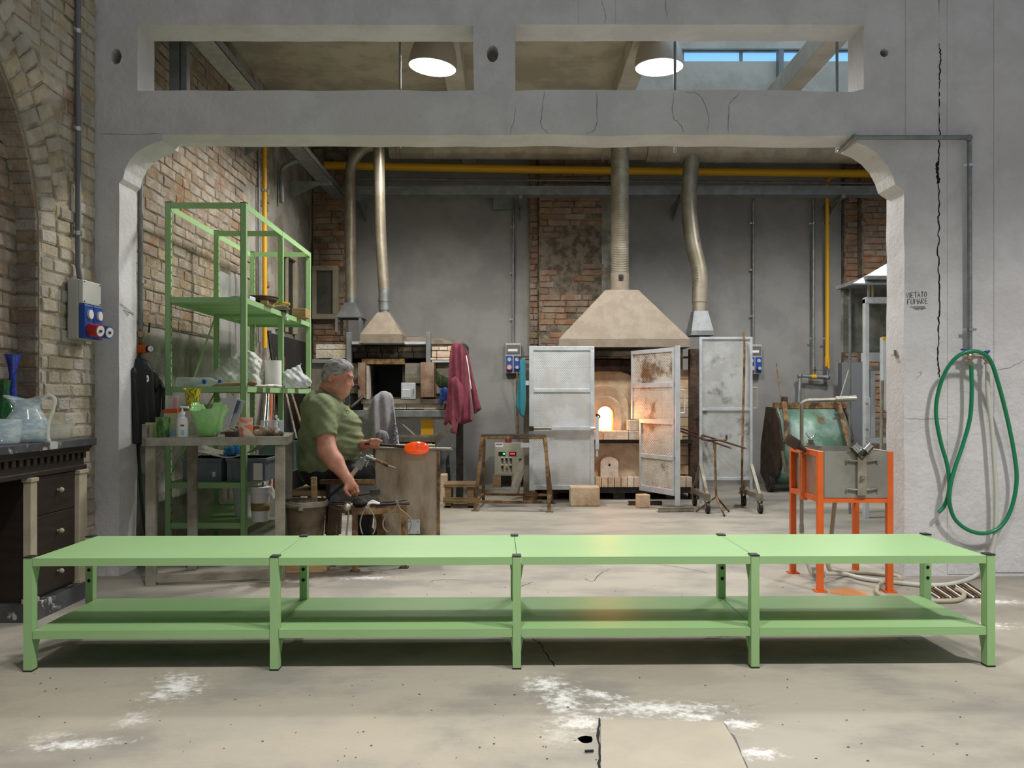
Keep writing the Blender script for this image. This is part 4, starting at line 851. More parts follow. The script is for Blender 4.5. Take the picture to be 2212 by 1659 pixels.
for (x0, y0, d0, x1, y1, d1, l) in ((1465, 924, 8.35, 1611, 968.5, 7.45, 'upper longer iron resting on the tripod pipe stand'), (1465, 930, 8.35, 1580, 968, 7.5, 'lower shorter iron resting on the tripod pipe stand')):
    p0, p1 = P(x0, y0, d0), P(x1, y1, d1); mb = MB().tube([p0, p0.lerp(p1, .5), p1], .0085, 10)
    t = T('blow_iron', l, 'rod', p0.lerp(p1, .5)); mb.build('shaft', M['rust_dk'], t); MB().cyl(p1, p1+(p1-p0).normalized()*.012, .0095, n=10).build('tip', M['chrome'], t)
# ---- left furnace on a steel stand
lf = T('furnace', 'square cold furnace with sooty bricks and dark open mouth behind the man', 'furnace', P(840, 1078, 9.0))
GD = 8.85; gx = lambda x: P(x, 0, GD).x; gz = lambda y: P(0, y, GD).z
def gbox(name, x0, x1, y0, y1, mat, t0=0, t1=.1, bev=0): return MB().box((gx(x0), GD+t0, gz(y1)), (gx(x1), GD+t1, gz(y0))).build(name, M[mat], lf, smooth=0, bev=bev)
for (x0, x1, y0, y1) in ((690, 797, 775, 905), (868, 1005, 775, 905), (797, 868, 858, 905), (690, 1005, 742, 787)): gbox('wall', x0, x1, y0, y1, 'soot', .06, .75)
gbox('chamber', 790, 875, 780, 862, 'black', .6, .7)
for (x0, x1, y0, y1, m) in ((683, 722, 756, 774, 'brick_tan'), (722, 752, 756, 774, 'brick_tan'), (683, 752, 744, 755, 'brick_tan'), (933, 948, 749, 757, 'firebrick'), (949, 966, 749, 757, 'firebrick'), (967, 985, 748, 758, 'firebrick'), (933, 943, 759, 772, 'firebrick'), (944, 972, 759, 772, 'firebrick'), (944, 975, 773, 778, 'firebrick'),
                          (930, 943, 773, 778, 'firebrick'), (845, 878, 872, 884, 'brick_tan'), (879, 915, 872, 884, 'brick_tan'), (915, 960, 873, 885, 'firebrick'), (785, 812, 872, 886, 'brick_tan'), (813, 844, 872, 886, 'brick_tan')):
    gbox('brick', x0, x1, y0, y1, m, -.02, .12, .004)
for k, (x0, x1) in enumerate(((762, 790), (791, 822), (823, 858), (859, 890), (891, 920))):
    for (y0, y1) in ((748, 760), (761, 773)): gbox('sooty_brick', x0+3*(y0 > 750), x1+3*(y0 > 750)-.6, y0, y1, 'soot', .0, .1, .004)
gbox('lintel', 782, 874, 775, 787, 'rust', -.03, .1, .003)
gbox('hood_beam', 761, 922, 738, 744, 'alu_door', -.03, .03); 
for (x0, x1) in ((750, 760), (921, 931)): gbox('upright', x0, x1, 718, 790, 'galv_grey', -.05, .03, .003)
gbox('grey_band', 675, 752, 776, 784, 'galv_grey', -.015, .06); gbox('grey_band', 933, 975, 778, 783, 'alu_door', -.015, .06)
for (x0, x1, y0, y1, m) in ((672, 750, 784, 870, 'perf_grey'), (750, 779, 784, 850, 'perf_grey'), (874, 912, 784, 828, 'perf_grey'), (942, 974, 784, 850, 'perf_grey')): gbox('perforated_panel', x0, x1, y0, y1, m, .04, .043)
for (x0, x1, y0, y1) in ((777, 794, 784, 860), (911, 941, 783, 858)):
    gbox('perforated_box', x0, x1, y0, y1, 'perf_brown', -.10, -.097); gbox('box_side', x1-1, x1, y0, y1, 'rust', -.10, .05); gbox('box_core', x0+2, x1-2, y0+2, y1-2, 'steel_dull', -.02, .05)
gbox('jamb', 793, 798, 790, 862, 'conc_lt', -.06, .1)
dd = gbox('small_door', 868, 899, 827, 862, 'alu_door', -.06, -.02, .004)
MB().box((gx(870), GD-.066, gz(859)), (gx(887), GD-.058, gz(841))).build('door_panel', M['alu_door'], dd, smooth=0, bev=.003); MB().cyl(P(893, 840, GD-.08), P(893, 852, GD-.08), .008, n=8).build('handle', M['chrome'], dd)
gbox('top_ledge', 782, 990, 862, 872, 'steel_dull', -.05, .1); gbox('table_beam', 762, 1000, 886, 900, 'galv', -.08, .0, .003); gbox('table_top', 690, 1005, 900, 906, 'steel_dull', -.05, .8)
for (x0, x1, col) in ((910, 922, 'yellow'), (923, 935, 'cream'), (700, 715, 'steel_dull'), (985, 1000, 'iron')):
    MB().box((gx(x0), GD+.02, 0), (gx(x1), GD+.08, gz(900))).build('leg', M['steel_dull'] if col == 'yellow' else M[col], lf, smooth=0)
gbox('yellow_mark', 909, 936, 905, 940, 'yellow', .010, .018)
MB().bar(P(856, 903, GD+.0), P(902, 945, GD+.0), .012, .045, YV).build('brace', M['cream'], lf, smooth=0)
MB().lathe([(.98, 0), (.9, .05), (.65, .09), (.3, .11), (.01, .12)], V(gx(885), GD+.45, gz(744)), 36, fn=lambda p, a, r, z: V(p.x*.6, p.y*.35, p.z)).build('insulation_mound', MAT('grey_insulation', (118, 108, 94), .95, col2=(96, 88, 76), scale=8), lf)
MB().tube(cr([P(760, 836, GD-.15), P(770, 832, GD-.15), P(776, 838, GD-.1)]), .012, 8).build('hose', M['black'], lf); MB().tube([P(758, 880, GD-.2), P(775, 865, GD-.15), P(790, 850, GD-.05)], .018, 8).build('gas_arm', M['iron'], lf)
sidebox = perforate(MAT('side_grille', (70, 66, 62), .6, .4), .02, .3)
MB().box((gx(975), GD+.1, gz(790)), (gx(1012), GD+.104, gz(752))).build('side_grille', sidebox, lf, smooth=0)
# tool trough beside the left furnace
tr = T('steel_trough', 'long steel trough with raised angled end beside the left furnace', 'trough', P(905, 1050, 6.9))
MB().box((P(835,0,6.8).x, 6.8, P(0,957,6.8).z), (P(940,0,6.8).x, 7.2, P(0,955,6.8).z)).box((P(835,0,6.8).x, 6.8, P(0,957,6.8).z), (P(940,0,6.8).x, 6.806, P(0,944,6.8).z)).box((P(835,0,6.8).x, 7.19, P(0,957,6.8).z), (P(940,0,6.8).x, 7.2, P(0,944,6.8).z)).build('bed', M['steel_dull'], tr, smooth=0)
MB().bar(P(938, 957, 6.82), P(973, 918, 6.82), .05, .012, YV).build('end_arm', M['steel_dull'], tr, smooth=0)
for x in (845, 930): MB().box((P(x,0,6.8).x, 6.95, 0), (P(x+8,0,6.8).x, 7.0, P(0,957,6.8).z)).build('leg', M['iron'], tr, smooth=0)
MB().lathe([(.07, 0), (.05, .01), (.02, .02), (.01, .022)], P(925, 955, 7.0), 14, fn=lambda p, a, r, z: V(p.x*(1+.2*nz(a, 0, 1)), p.y*.6, p.z)).build('ash_heap', M['cream'], tr)
# control cabinet
cc = T('control_cabinet', 'beige electrical control cabinet with red display on wooden blocks', 'control cabinet', P(1100, 1040, 10.0))
KD = 9.95; kx = lambda x: P(x, 0, KD).x; kz = lambda y: P(0, y, KD).z
MB().box((kx(1068), KD, kz(1028)), (kx(1131), KD+.25, kz(957))).build('case', MAT('beige_enamel', (176, 174, 154), .5), cc, smooth=0, bev=.005)
MB().box((kx(1072), KD-.004, kz(1025)), (kx(1128), KD+.001, kz(960))).build('door', MAT('beige_enamel_door', (182, 180, 160), .5), cc, smooth=0)
MB().box((kx(1070), KD-.006, kz(966)), (kx(1087), KD-.004, kz(958))).build('nameplate', M['paper'], cc, smooth=0)
for (x0, x1) in ((1072, 1075), (1076, 1078), (1079, 1082), (1083, 1085)): MB().box((kx(x0), KD-.0075, kz(961)), (kx(x1), KD-.0061, kz(959))).build('print', M['ink'], cc, smooth=0)
for i, (x0, x1) in enumerate(((1077, 1092), (1100, 1115))):
    d = MB().box((kx(x0), KD-.012, kz(984)), (kx(x1), KD-.003, kz(976))).build('display', M['black'], cc, smooth=0)
    em = MAT('led_red' if i else 'led_green', (40, 0, 0), .5, emit=(255, 40, 40) if i else (60, 220, 120), estr=3)
    for k in range(4 if i else 2): MB().box((kx(x0+2.5+k*2.6+(7 if not i else 0)), KD-.0135, kz(982)), (kx(x0+4.3+k*2.6+(7 if not i else 0)), KD-.0121, kz(978.5))).build('digit', em, d, smooth=0)
for i in range(3):
    for j, y in enumerate((992, 1008)):
        c = P(1085+i*9, y, KD); k = MB().cyl(c+V(0,-.004,0), c+V(0,-.03,0), .014, n=14).box((c.x-.004, KD-.045, c.z-.014), (c.x+.004, KD-.028, c.z+.014)).build('knob', M['yellow'] if (i, j) == (1, 1) else M['black'], cc)
        MB().box((c.x-.012, KD-.006, c.z+.016), (c.x+.012, KD-.004, c.z+.028)).build('tag', M['paper'], k, smooth=0)
MB().tube(cr([P(1121, 993, KD-.02), P(1126, 992, KD-.04), P(1125, 1000, KD-.04), P(1129, 1003, KD-.03)]), .007, 8).build('latch', M['iron'], cc)
for (x0, x1) in ((1064, 1082), (1105, 1123)): MB().box((kx(x0), KD, 0), (kx(x1), KD+.2, kz(1028))).build('wood_block', M['wood'], cc, smooth=0)
c = P(1098, 957, KD+.1); MB().cyl(c, c+V(0, 0, .05), .04, n=16).build('beacon', MAT('red_beacon', (130, 60, 56), .4), cc); MB().cyl(c+V(0,0,.05), c+V(0,0,.07), .022, n=14).build('beacon_cap', M['paper'], cc)
# socket boxes
def socketbox(x0, x1, y0, y1, d, label, lid=True):
    a = P(x0, y1, d); b = P(x1, y0, d); w = b.x-a.x; h = b.z-a.z
    t = T('socket_box', label, 'socket box', V((a.x+b.x)/2, d+.05, a.z), 'wall socket boxes')
    MB().box((a.x, d, a.z), (b.x, d+.10, b.z)).build('case', M['grey_box'], t, smooth=0, bev=.006)
    MB().box((a.x+.01, d-.012, a.z+h*.64), (b.x-.01, d+.001, b.z-h*.06)).build('breaker_window', MAT('smoked_window', (110, 112, 108), .2), t, smooth=0, bev=.004)
    MB().box((a.x+.03, d-.016, a.z+h*.72), (b.x-.04, d-.011, a.z+h*.80)).build('breaker', M['paper'], t, smooth=0)
    for i in range(2):
        x = a.x+.008+i*(w/2); s = MB().box((x, d-.02, a.z+h*.05), (x+w/2-.016, d+.001, a.z+h*.58)).build('socket_panel', M['blue'], t, smooth=0, bev=.006)
        c = V(x+w/4-.008, d-.021, a.z+h*.45); MB().cyl(c, c+V(0, -.006, 0), w*.13, n=18).build('round_cap', M['grey_box'], s)
        c = V(x+w/4-.008, d-.021, a.z+h*.19); MB().cyl(c, c+V(0, -.035, 0), w*.19 if i == 0 else w*.14, n=18).build('plug_ring', M['red'] if i == 0 else M['blue'], s); MB().cyl(c+V(0,-.035,0), c+V(0,-.038,0), w*.15 if i == 0 else w*.11, n=18).build('plug_face', M['grey_box'], s)
    return t
socketbox(1092, 1125, 741, 806, 10.29, 'grey and blue socket box on back wall left of mesh door')
socketbox(1615, 1646, 744, 808, 10.29, 'grey and blue socket box on back wall right of white screen')
MB().tube(cr([P(1116, 803, 10.27), P(1117, 815, 10.25), P(1116, 850, 10.3), P(1118, 940, 10.36), P(1122, 957, 10.2), P(1120, 962, 10.1)], 5), .009, 8).build('power_cable', M['rust'], label='thin brown power cable hanging from the left socket box', cat='cable')
# ================================================================ SDF MODELLING (smooth bodies, cloth)
class SDF:
    def __init__(s, lo, hi, h):
        s.lo = np.array(lo, float); s.h = h; s.n = np.ceil((np.array(hi)-s.lo)/h).astype(int)+1
        s.F = np.full(s.n, .5, np.float32); s.ax = [s.lo[i]+h*np.arange(s.n[i]) for i in range(3)]
    def _sub(s, lo, hi):
        sl = []
        for i in range(3):
            a = int(max(0, math.floor((lo[i]-s.lo[i])/s.h))); b = int(min(s.n[i], math.ceil((hi[i]-s.lo[i])/s.h)+1)); sl.append(slice(a, max(a, b)))
        g = np.meshgrid(*[s.ax[i][sl[i]] for i in range(3)], indexing='ij'); return tuple(sl), g
    def op(s, d, sl, k, mode='u'):
        a = s.F[sl]
        if mode == 'u':
            hh = np.clip(.5+.5*(d-a)/k, 0, 1); s.F[sl] = d+(a-d)*hh-k*hh*(1-hh)
        else:
            hh = np.clip(.5-.5*(a+d)/k, 0, 1); s.F[sl] = a+(-d-a)*hh+k*hh*(1-hh)
    def cap(s, a, b, r0, r1=None, k=.02, mode='u'):
        r1 = r0 if r1 is None else r1; a = np.array(a, float); b = np.array(b, float); m = max(r0, r1)+k+3*s.h
        sl, g = s._sub(np.minimum(a, b)-m, np.maximum(a, b)+m); v = b-a; L2 = max((v*v).sum(), 1e-12)
        t = np.clip(((g[0]-a[0])*v[0]+(g[1]-a[1])*v[1]+(g[2]-a[2])*v[2])/L2, 0, 1)
        d = np.sqrt((g[0]-a[0]-t*v[0])**2+(g[1]-a[1]-t*v[1])**2+(g[2]-a[2]-t*v[2])**2)-(r0+(r1-r0)*t)
        s.op(d, sl, k, mode); return s
    def chain(s, pts, rs, k=.02):
        for i in range(len(pts)-1): s.cap(pts[i], pts[i+1], rs[i], rs[i+1], k)
        return s
    def ell(s, c, r, k=.02, R=None, mode='u'):
        c = np.array(c, float); r = np.array(r, float); m = r.max()+k+3*s.h; sl, g = s._sub(c-m, c+m)
        p = [g[i]-c[i] for i in range(3)]
        if R is not None:
            Ri = np.array(R.transposed()); p = [Ri[i][0]*p[0]+Ri[i][1]*p[1]+Ri[i][2]*p[2] for i in range(3)]
        k0 = np.sqrt(sum((p[i]/r[i])**2 for i in range(3))); k1 = np.sqrt(sum((p[i]/r[i]**2)**2 for i in range(3)))+1e-9
        s.op(k0*(k0-1)/k1, sl, k, mode); return s
    def warp(s, fn):
        g = np.meshgrid(*s.ax, indexing='ij'); s.F += fn(*g).astype(np.float32); return s
    def mesh(s):
        Fv = s.F; n = Fv.shape; S = Fv < 0
        act = np.zeros(tuple(k-1 for k in n), np.int8); cs = [(i, j, k) for i in (0, 1) for j in (0, 1) for k in (0, 1)]
        for (i, j, k) in cs: act += S[i:n[0]-1+i, j:n[1]-1+j, k:n[2]-1+k]
        idx = np.argwhere((act > 0) & (act < 8)); vid = np.full(act.shape, -1, np.int64); vid[tuple(idx.T)] = np.arange(len(idx))
        val = {c: Fv[idx[:, 0]+c[0], idx[:, 1]+c[1], idx[:, 2]+c[2]] for c in cs}; acc = np.zeros((len(idx), 3)); cnt = np.zeros(len(idx))
        for c in cs:
            for axx in range(3):
                if c[axx]: continue
                c2 = list(c); c2[axx] = 1; a = val[c]; b = val[tuple(c2)]; m = (a < 0) != (b < 0)
                t = np.where(m, a/(a-b+1e-20), 0); p = np.array(c, float)[None, :].repeat(len(idx), 0); p[:, axx] = t; acc[m] += p[m]; cnt[m] += 1
        vs_ = s.lo+(idx+acc/cnt[:, None])*s.h; faces = []
        for axx in range(3):
            o = [0, 0, 0]; o[axx] = 1
            a = S[:n[0]-o[0], :n[1]-o[1], :n[2]-o[2]]; b = S[o[0]:, o[1]:, o[2]:]; e = np.argwhere(a != b); u, w = (axx+1) % 3, (axx+2) % 3
            e = e[(e[:, u] > 0) & (e[:, w] > 0) & (e[:, u] < n[u]-1) & (e[:, w] < n[w]-1)]
            q = []
            for (du, dw) in ((-1, -1), (0, -1), (0, 0), (-1, 0)):
                ee = e.copy(); ee[:, u] += du; ee[:, w] += dw; q.append(vid[tuple(ee.T)])
            q = np.array(q).T; flip = a[tuple(e.T)] == 0; q[flip] = q[flip][:, ::-1]; faces.append(q)
        return vs_, np.concatenate(faces)
    def build(s, name, mat, parent=None, label=None, cat=None, group=None, relax=2):
        vs_, fs = s.mesh()
        for _ in range(relax):
            acc = np.zeros_like(vs_); cnt = np.zeros(len(vs_))
            for i in range(4):
                np.add.at(acc, fs[:, i], vs_[fs[:, (i+1) % 4]]); np.add.at(cnt, fs[:, i], 1)
            vs_ = .5*vs_+.5*acc/np.maximum(cnt, 1)[:, None]
        if parent is not None: org = ORI[parent.name]
        else: org = Vector(((vs_[:, 0].min()+vs_[:, 0].max())/2, (vs_[:, 1].min()+vs_[:, 1].max())/2, vs_[:, 2].min()))
        me = bpy.data.meshes.new(name); me.from_pydata((vs_-np.array(org)).tolist(), [], fs.tolist())
        return finish(me, name, mat, parent, org, label, cat, group, None, 180)
def poly_sdf(px_, py_, poly):
    d = np.full(px_.shape, 1e9); inside = np.zeros(px_.shape, bool); n = len(poly)
    for i in range(n):
        a = poly[i]; b = poly[(i+1) % n]; ex, ey = b[0]-a[0], b[1]-a[1]; wx, wy = px_-a[0], py_-a[1]
        t = np.clip((wx*ex+wy*ey)/(ex*ex+ey*ey+1e-12), 0, 1); d = np.minimum(d, (wx-t*ex)**2+(wy-t*ey)**2)
        c = ((a[1] > py_) != (b[1] > py_)) & (px_ < (b[0]-a[0])*(py_-a[1])/(b[1]-a[1]+1e-12)+a[0]); inside ^= c
    return np.where(inside, 1, -1)*np.sqrt(d)
def cloth(name, mat, outline, plane, d0, thick, folds, h=.008, edge=.05, parent=None, label=None, cat=None):
    """garment hanging in a vertical plane: closed body with folds. outline in world coordinates (u, z); plane 'x' -> u is X at depth d0, 'y' -> u is Y at X=d0"""
    o = np.array(outline); lo = o.min(0)-.03; hi = o.max(0)+.03; T_ = thick+.08
    if plane == 'x': s = SDF((lo[0], d0-T_, lo[1]), (hi[0], d0+T_, hi[1]), h)
    else: s = SDF((d0-T_, lo[0], lo[1]), (d0+T_, hi[0], hi[1]), h)
    g = np.meshgrid(*s.ax, indexing='ij'); u = g[0] if plane == 'x' else g[1]; w = g[1] if plane == 'x' else g[0]; z = g[2]
    u2, z2 = (u[:, 0, :], z[:, 0, :]) if plane == 'x' else (u[0], z[0])
    D = poly_sdf(u2, z2, outline); D = D[:, None, :] if plane == 'x' else D[None]
    fo = folds(u, z); t = thick*np.sqrt(np.clip(D/edge, 0, 1))*.9+.006
    s.F = np.maximum(np.abs(w-d0-fo)-t, -D).astype(np.float32)
    return s.build(name, mat, parent, label, cat, relax=3)
# ================================================================ RIGHT SIDE
# ---- orange cooling tank
TK = rotz(-.03, (1.655, 4.585, 0)); tw_, td_, th_ = .405, .52, .762
tk = T('quench_tank', 'steel water tank on bright orange welded frame at right pier', 'tank', TK @ V(tw_/2, td_/2, 0))
for (u, v) in ((0, 0), (tw_-.033, 0), (0, td_-.033), (tw_-.033, td_-.033)):
    lg = lbox(TK, (u, v, .008), (u+.033, v+.033, th_)).build('leg', M['orange'], tk, smooth=0, bev=.002)
    lbox(TK, (u-.015, v-.015, 0), (u+.048, v+.048, .008)).build('foot_plate', M['orange'], lg, smooth=0)
for z0 in (.485,):
    lbox(TK, (.033, 0, z0), (tw_-.033, .03, z0+.028)).build('rail', M['orange'], tk, smooth=0); lbox(TK, (0, .033, z0), (.03, td_-.033, z0+.028)).build('rail', M['orange'], tk, smooth=0)
    lbox(TK, (tw_-.03, .033, z0), (tw_, td_-.033, z0+.028)).build('rail', M['orange'], tk, smooth=0); lbox(TK, (.033, td_-.03, z0), (tw_-.033, td_, z0+.028)).build('rail', M['orange'], tk, smooth=0)
lbox(TK, (0, .033, th_-.03), (.028, td_-.033, th_)).build('rail', M['orange'], tk, smooth=0); lbox(TK, (tw_-.028, .033, th_-.03), (tw_, td_-.033, th_)).build('top_lip', M['steel_dull'], tk, smooth=0)
lbox(TK, (-.012, .24, .47), (.022, .295, th_+.006)).build('post', M['orange'], tk, smooth=0, bev=.002)
lbox(TK, (.008, .033, .513), (.014, .24, th_-.03)).build('side_window', MAT('amber_panel', (176, 128, 100), .25, col2=(158, 112, 88), scale=6), tk, smooth=0)
mb = MB(TK); t_ = .004
mb.box((.034, -.004, .512), (tw_-.034, 0, th_)).box((.03, td_-.006, .512), (tw_-.03, td_-.002, th_)).box((.03, 0, .512), (.034, td_-.003, th_)).box((tw_-.034, 0, .512), (tw_-.03, td_-.003, th_)).box((.032, 0, .512), (tw_-.032, td_-.003, .516))
mb.build('tank_shell', MAT('tank_steel', (150, 148, 140), .5, .35, col2=(132, 129, 120), scale=5), tk, smooth=0)
lbox(TK, (.034, .0, .68), (tw_-.034, td_-.006, .685)).build('water', MAT('water', (60, 66, 62), .05, spec=.6), tk, smooth=0)
br = lbox(TK, (.205, -.022, .525), (.255, -.004, .735)).build('bracket', M['steel_dull'], tk, smooth=0, bev=.002)
for z in (.715, .56): MB(TK).tube(cr([V(.15, -.006, z-.02), V(.155, -.014, z), V(.2, -.016, z-.004), V(.28, -.016, z-.002), V(.31, -.012, z), V(.315, -.006, z-.02)], 4), .005, 8).build('strap', M['steel'], br)
q = TK @ V(.228, -.022, .625); MB().cyl(q, q+V(0, -.02, 0), .011, n=8).cyl(q+V(-.012, -.012, -.01), q+V(.014, -.016, .01), .004, n=8).build('bolt', M['steel'], br, smooth=0)
vb = TK @ V(.228, -.012, .722)
for s_ in (-1, 1):
    MB().bar(vb, vb+V(s_*.062, 0, .065), .03, .006).build('roller_arm', M['rust_dk'], br, smooth=0)
    c = vb+V(s_*.03, -.004, .062); ax_ = V(s_*.0, -1, 0); r0 = Matrix.Rotation(s_*-.8, 3, 'Y')
    w = r0 @ V(.024, 0, 0); MB().cyl(c-w*.9, c+w*.9, .021, n=20).cyl(c-w*.95, c-w*.8, .025, n=20).cyl(c+w*.8, c+w*.95, .025, n=20).build('roller', M['chrome'], br)
rb = lbox(TK, (.1, td_-.03, th_-.06), (.145, td_-.01, th_+.02)).build('rear_bracket', M['steel_dull'], tk, smooth=0)
c = TK @ V(.122, td_-.02, th_+.02)
MB().cyl(c, c+V(0, 0, .02), .016, n=10).build('rear_pivot', M['steel_dull'], rb)
MB().tube(cr([c+V(-.03, 0, .058), c+V(-.015, 0, .035), c+V(0, 0, .026), c+V(.015, 0, .035), c+V(.03, 0, .058)], 4), .004, 8).build('fork_rest', M['chrome'], rb)
pa = TK @ V(-.004, .268, 0)
wp = MB().tube([V(pa.x, pa.y, .33), V(pa.x, pa.y, 1.00)]+cr([V(pa.x, pa.y, 1.0), V(pa.x+.004, pa.y, 1.02), V(pa.x+.03, pa.y, 1.035), V(pa.x+.06, pa.y, 1.036)], 5)[1:]+[V(pa.x+.22, pa.y-.02, 1.042)], .0105, 14).build('water_arm', M['steel'], tk, smooth=60)
MB().cyl(V(pa.x+.19, pa.y-.017, 1.043), V(pa.x+.30, pa.y-.03, 1.048), .0165, n=18).build('spray_head', M['steel'], wp)
for z in (.735, .505): q = TK @ V(-.012, .24, z); MB().cyl(q+V(-.004, -.0, 0), q+V(-.02, -.025, .0), .006, n=8).build('wing_bolt', M['chrome'], tk)
MB().cyl(V(pa.x, pa.y, .33), V(pa.x, pa.y, .28), .013, n=12).build('hose_clip', M['steel'], tk)
MB().tube(cr([V(pa.x, pa.y, .29), V(pa.x+.004, pa.y, .22), V(pa.x+.03, pa.y, .12), V(pa.x+.07, pa.y+.02, .03), V(pa.x+.12, pa.y+.02, .014), TK @ V(.09, .32, .02)], 5), .011, 10).build('feed_hose', M['white_hose'], tk)
q = TK @ V(.07, .28, .05); MB().cyl(q, q+V(.05, -.03, -.01), .02, n=10).cyl(q+V(0, 0, -.02), q+V(0, 0, .03), .014, n=10).build('floor_tap', M['steel'], tk)
# paddle resting in the tank
pd = T('wooden_paddle', 'dark charred paddle leaning in the steel water tank', 'paddle', P(1720, 975, 4.72))
a, b, c = P(1697, 945, 4.8), P(1725, 963, 4.8), P(1768, 992, 4.78)
MB().bar(a, b, .012, .06, V(.5, 0, .85)).build('blade', M['rust_dk'], pd, smooth=0, bev=.003); MB().tube([b, b.lerp(c, .25), c], .012, 8, True, [.022, .012, .009]).build('handle', M['rust_dk'], pd)
# ---- hoses
hz = lambda pts, r, mat, **k: MB().tube(cr(pts, 8), r, 12).build('hose', mat, smooth=60, **k)
WD = 4.915
gh = [(2098, 790, 0), (2099, 850, 0), (2095, 905, 0), (2080, 960, .0), (2063, 1010, -.01), (2053, 1050, -.02), (2051, 1085, -.02), (2062, 1120, 0), (2090, 1144, 0), (2125, 1152, 0), (2160, 1139, 0), (2184, 1100, 0), (2196, 1040, 0), (2191, 980, 0), (2175, 900, -.01), (2157, 830, -.03), (2141, 782, -.05), (2122, 763, -.06), (2096, 759, -.06), (2070, 769, -.05), (2046, 796, -.03), (2028, 842, 0), (2022, 892, .01), (2031, 950, .01), (2045, 1000, .01), (2051, 1040, .01), (2048, 1070, .02), (2039, 1094, .02), (2027, 1107, .02)]
hz([P(x, y, WD+o) for x, y, o in gh], .0115, M['green_hose'], label='coiled green garden hose hanging from wall taps at right', cat='hose')
wh = [(2133, 786), (2134, 850), (2142, 920), (2148, 1000), (2152, 1080), (2150, 1150), (2141, 1195)]
hz([P(x, y, 4.93) for x, y in wh]+[P(2128, 1222, 4.9)]+[PF(x, y)+V(0, 0, .014) for x, y in ((2102, 1252), (2060, 1266), (2010, 1270), (1950, 1265), (1870, 1256), (1826, 1246))]+[q+V(.05, -.03, .0)], .0125, M['white_hose'], label='pale hose running down wall and across floor to orange tank', cat='hose')
hz([TK @ V(.2, .3, .5), TK @ V(.19, .3, .4), TK @ V(.17, .3, .2), TK @ V(.17, .31, .06)]+[PF(x, y)+V(0, 0, z) for x, y, z in ((1845, 1241, .014), (1900, 1245, .014), (1938, 1250, .014), (1944, 1258, .014), (1915, 1266, .038), (1895, 1276, .014), (1900, 1290, .014), (1940, 1300, .014), (2035, 1304, .014), (2074, 1300, .014), (2082, 1288, .014), (2066, 1279, .014))], .012, M['beige_hose'], label='beige drain hose looping on floor under the orange tank', cat='hose')
# drain grate with debris
dg = T('floor_grate', 'rusty floor grate with debris at foot of the right wall', 'grate', PF(2050, 1275))
MB().prism([PF(1985, 1268), PF(2095, 1262), PF(2140, 1292), PF(2025, 1294)], (0, 0, .003)).build('bed', M['crack'], dg, smooth=0)
for i in range(14):
    f = (i+.5)/14; a = PF(1985, 1268).lerp(PF(2095, 1262), f); b = PF(2025, 1294).lerp(PF(2140, 1292), f); MB().bar(a+V(0,0,.006), b+V(0,0,.006), .008, .006).build('bar', M['rust'] if i % 3 else M['paper'], dg, smooth=0)
# ---- wall water pipe and taps
wt = T('water_pipe', 'galvanised water pipe with two blue lever taps on right wall', 'pipe', P(2094, 785, 4.95))
pd_ = 4.955; pts = [P(1813, 328, 5.2), P(1846, 297, pd_), P(2090, 297, pd_), P(2094, 306, pd_), P(2095, 760, pd_)]
MB().tube([pts[0], pts[1]], .0135, 14).build('run', M['galv'], wt); MB().tube([pts[1], pts[2]], .0135, 14).build('run', M['galv'], wt); MB().tube([pts[3], pts[4]], .0135, 14).build('run', M['galv'], wt)
for p in (pts[1], P(2093, 298, pd_)): MB().ell(p, (.021,)*3, 14, 8).build('elbow', M['galv'], wt)
for y in (357, 712): 
    p = P(2095, y, pd_); MB().lathe([(.018, -.008), (.018, .008), (.0138, .008), (.0138, -.008)], p, 14, closed=True).cbox(p+V(.027, 0, 0), (.022, .006, .016)).cbox(p-V(.027, 0, 0), (.022, .006, .016)).build('clip', M['chrome'], wt, smooth=0)
p = P(2095, 770, 4.935)
MB().cyl(p+V(-.04, 0, 0), p+V(.10, 0, 0), .013, n=12).ell(p, (.028, .022, .024), 14, 8).cyl(p, p+V(.0, 0, -.06), .014, n=12).cyl(p+V(0,0,-.035), p+V(0,0,-.045), .02, n=6).build('manifold', MAT('nickel_brass', (190, 178, 156), .3, .9), wt)
p2 = P(2131, 772, 4.935); MB().ell(p2, (.022, .02, .02), 14, 8).cyl(p2, p2+V(.005, 0, -.05), .012, n=12).cyl(p2+V(.003,0,-.03), p2+V(.003,0,-.04), .018, n=6).build('tap', MAT('nickel_brass2', (190, 178, 156), .3, .9), wt)
MB().bar(p+V(.03, -.01, .03), p+V(-.06, -.02, .04), .022, .01).cyl(p+V(0, 0, .02), p+V(0, 0, .035), .012, n=10).build('lever', M['blue'], wt, smooth=30, bev=.003)
MB().bar(p2+V(-.012, -.0, .03), p2+V(.014, -.0, .036), .03, .014).cyl(p2+V(0, 0, .01), p2+V(0, 0, .03), .01, n=10).build('lever', M['blue'], wt, smooth=30, bev=.003)
p = V(2.325, 5.1, P(0, 767, 5.1).z); MB().box((2.29, 5.07, p.z-.003), (2.325, 5.12, p.z)).cyl(V(2.30, 5.09, p.z), V(2.30, 5.09, p.z+.03), .006, n=8).cyl(V(2.312, 5.1, p.z), V(2.312, 5.1, p.z+.028), .005, n=8).build('hinge_bracket', M['steel'], label='small steel hinge bracket on right jamb of the arch', cat='bracket', smooth=30)
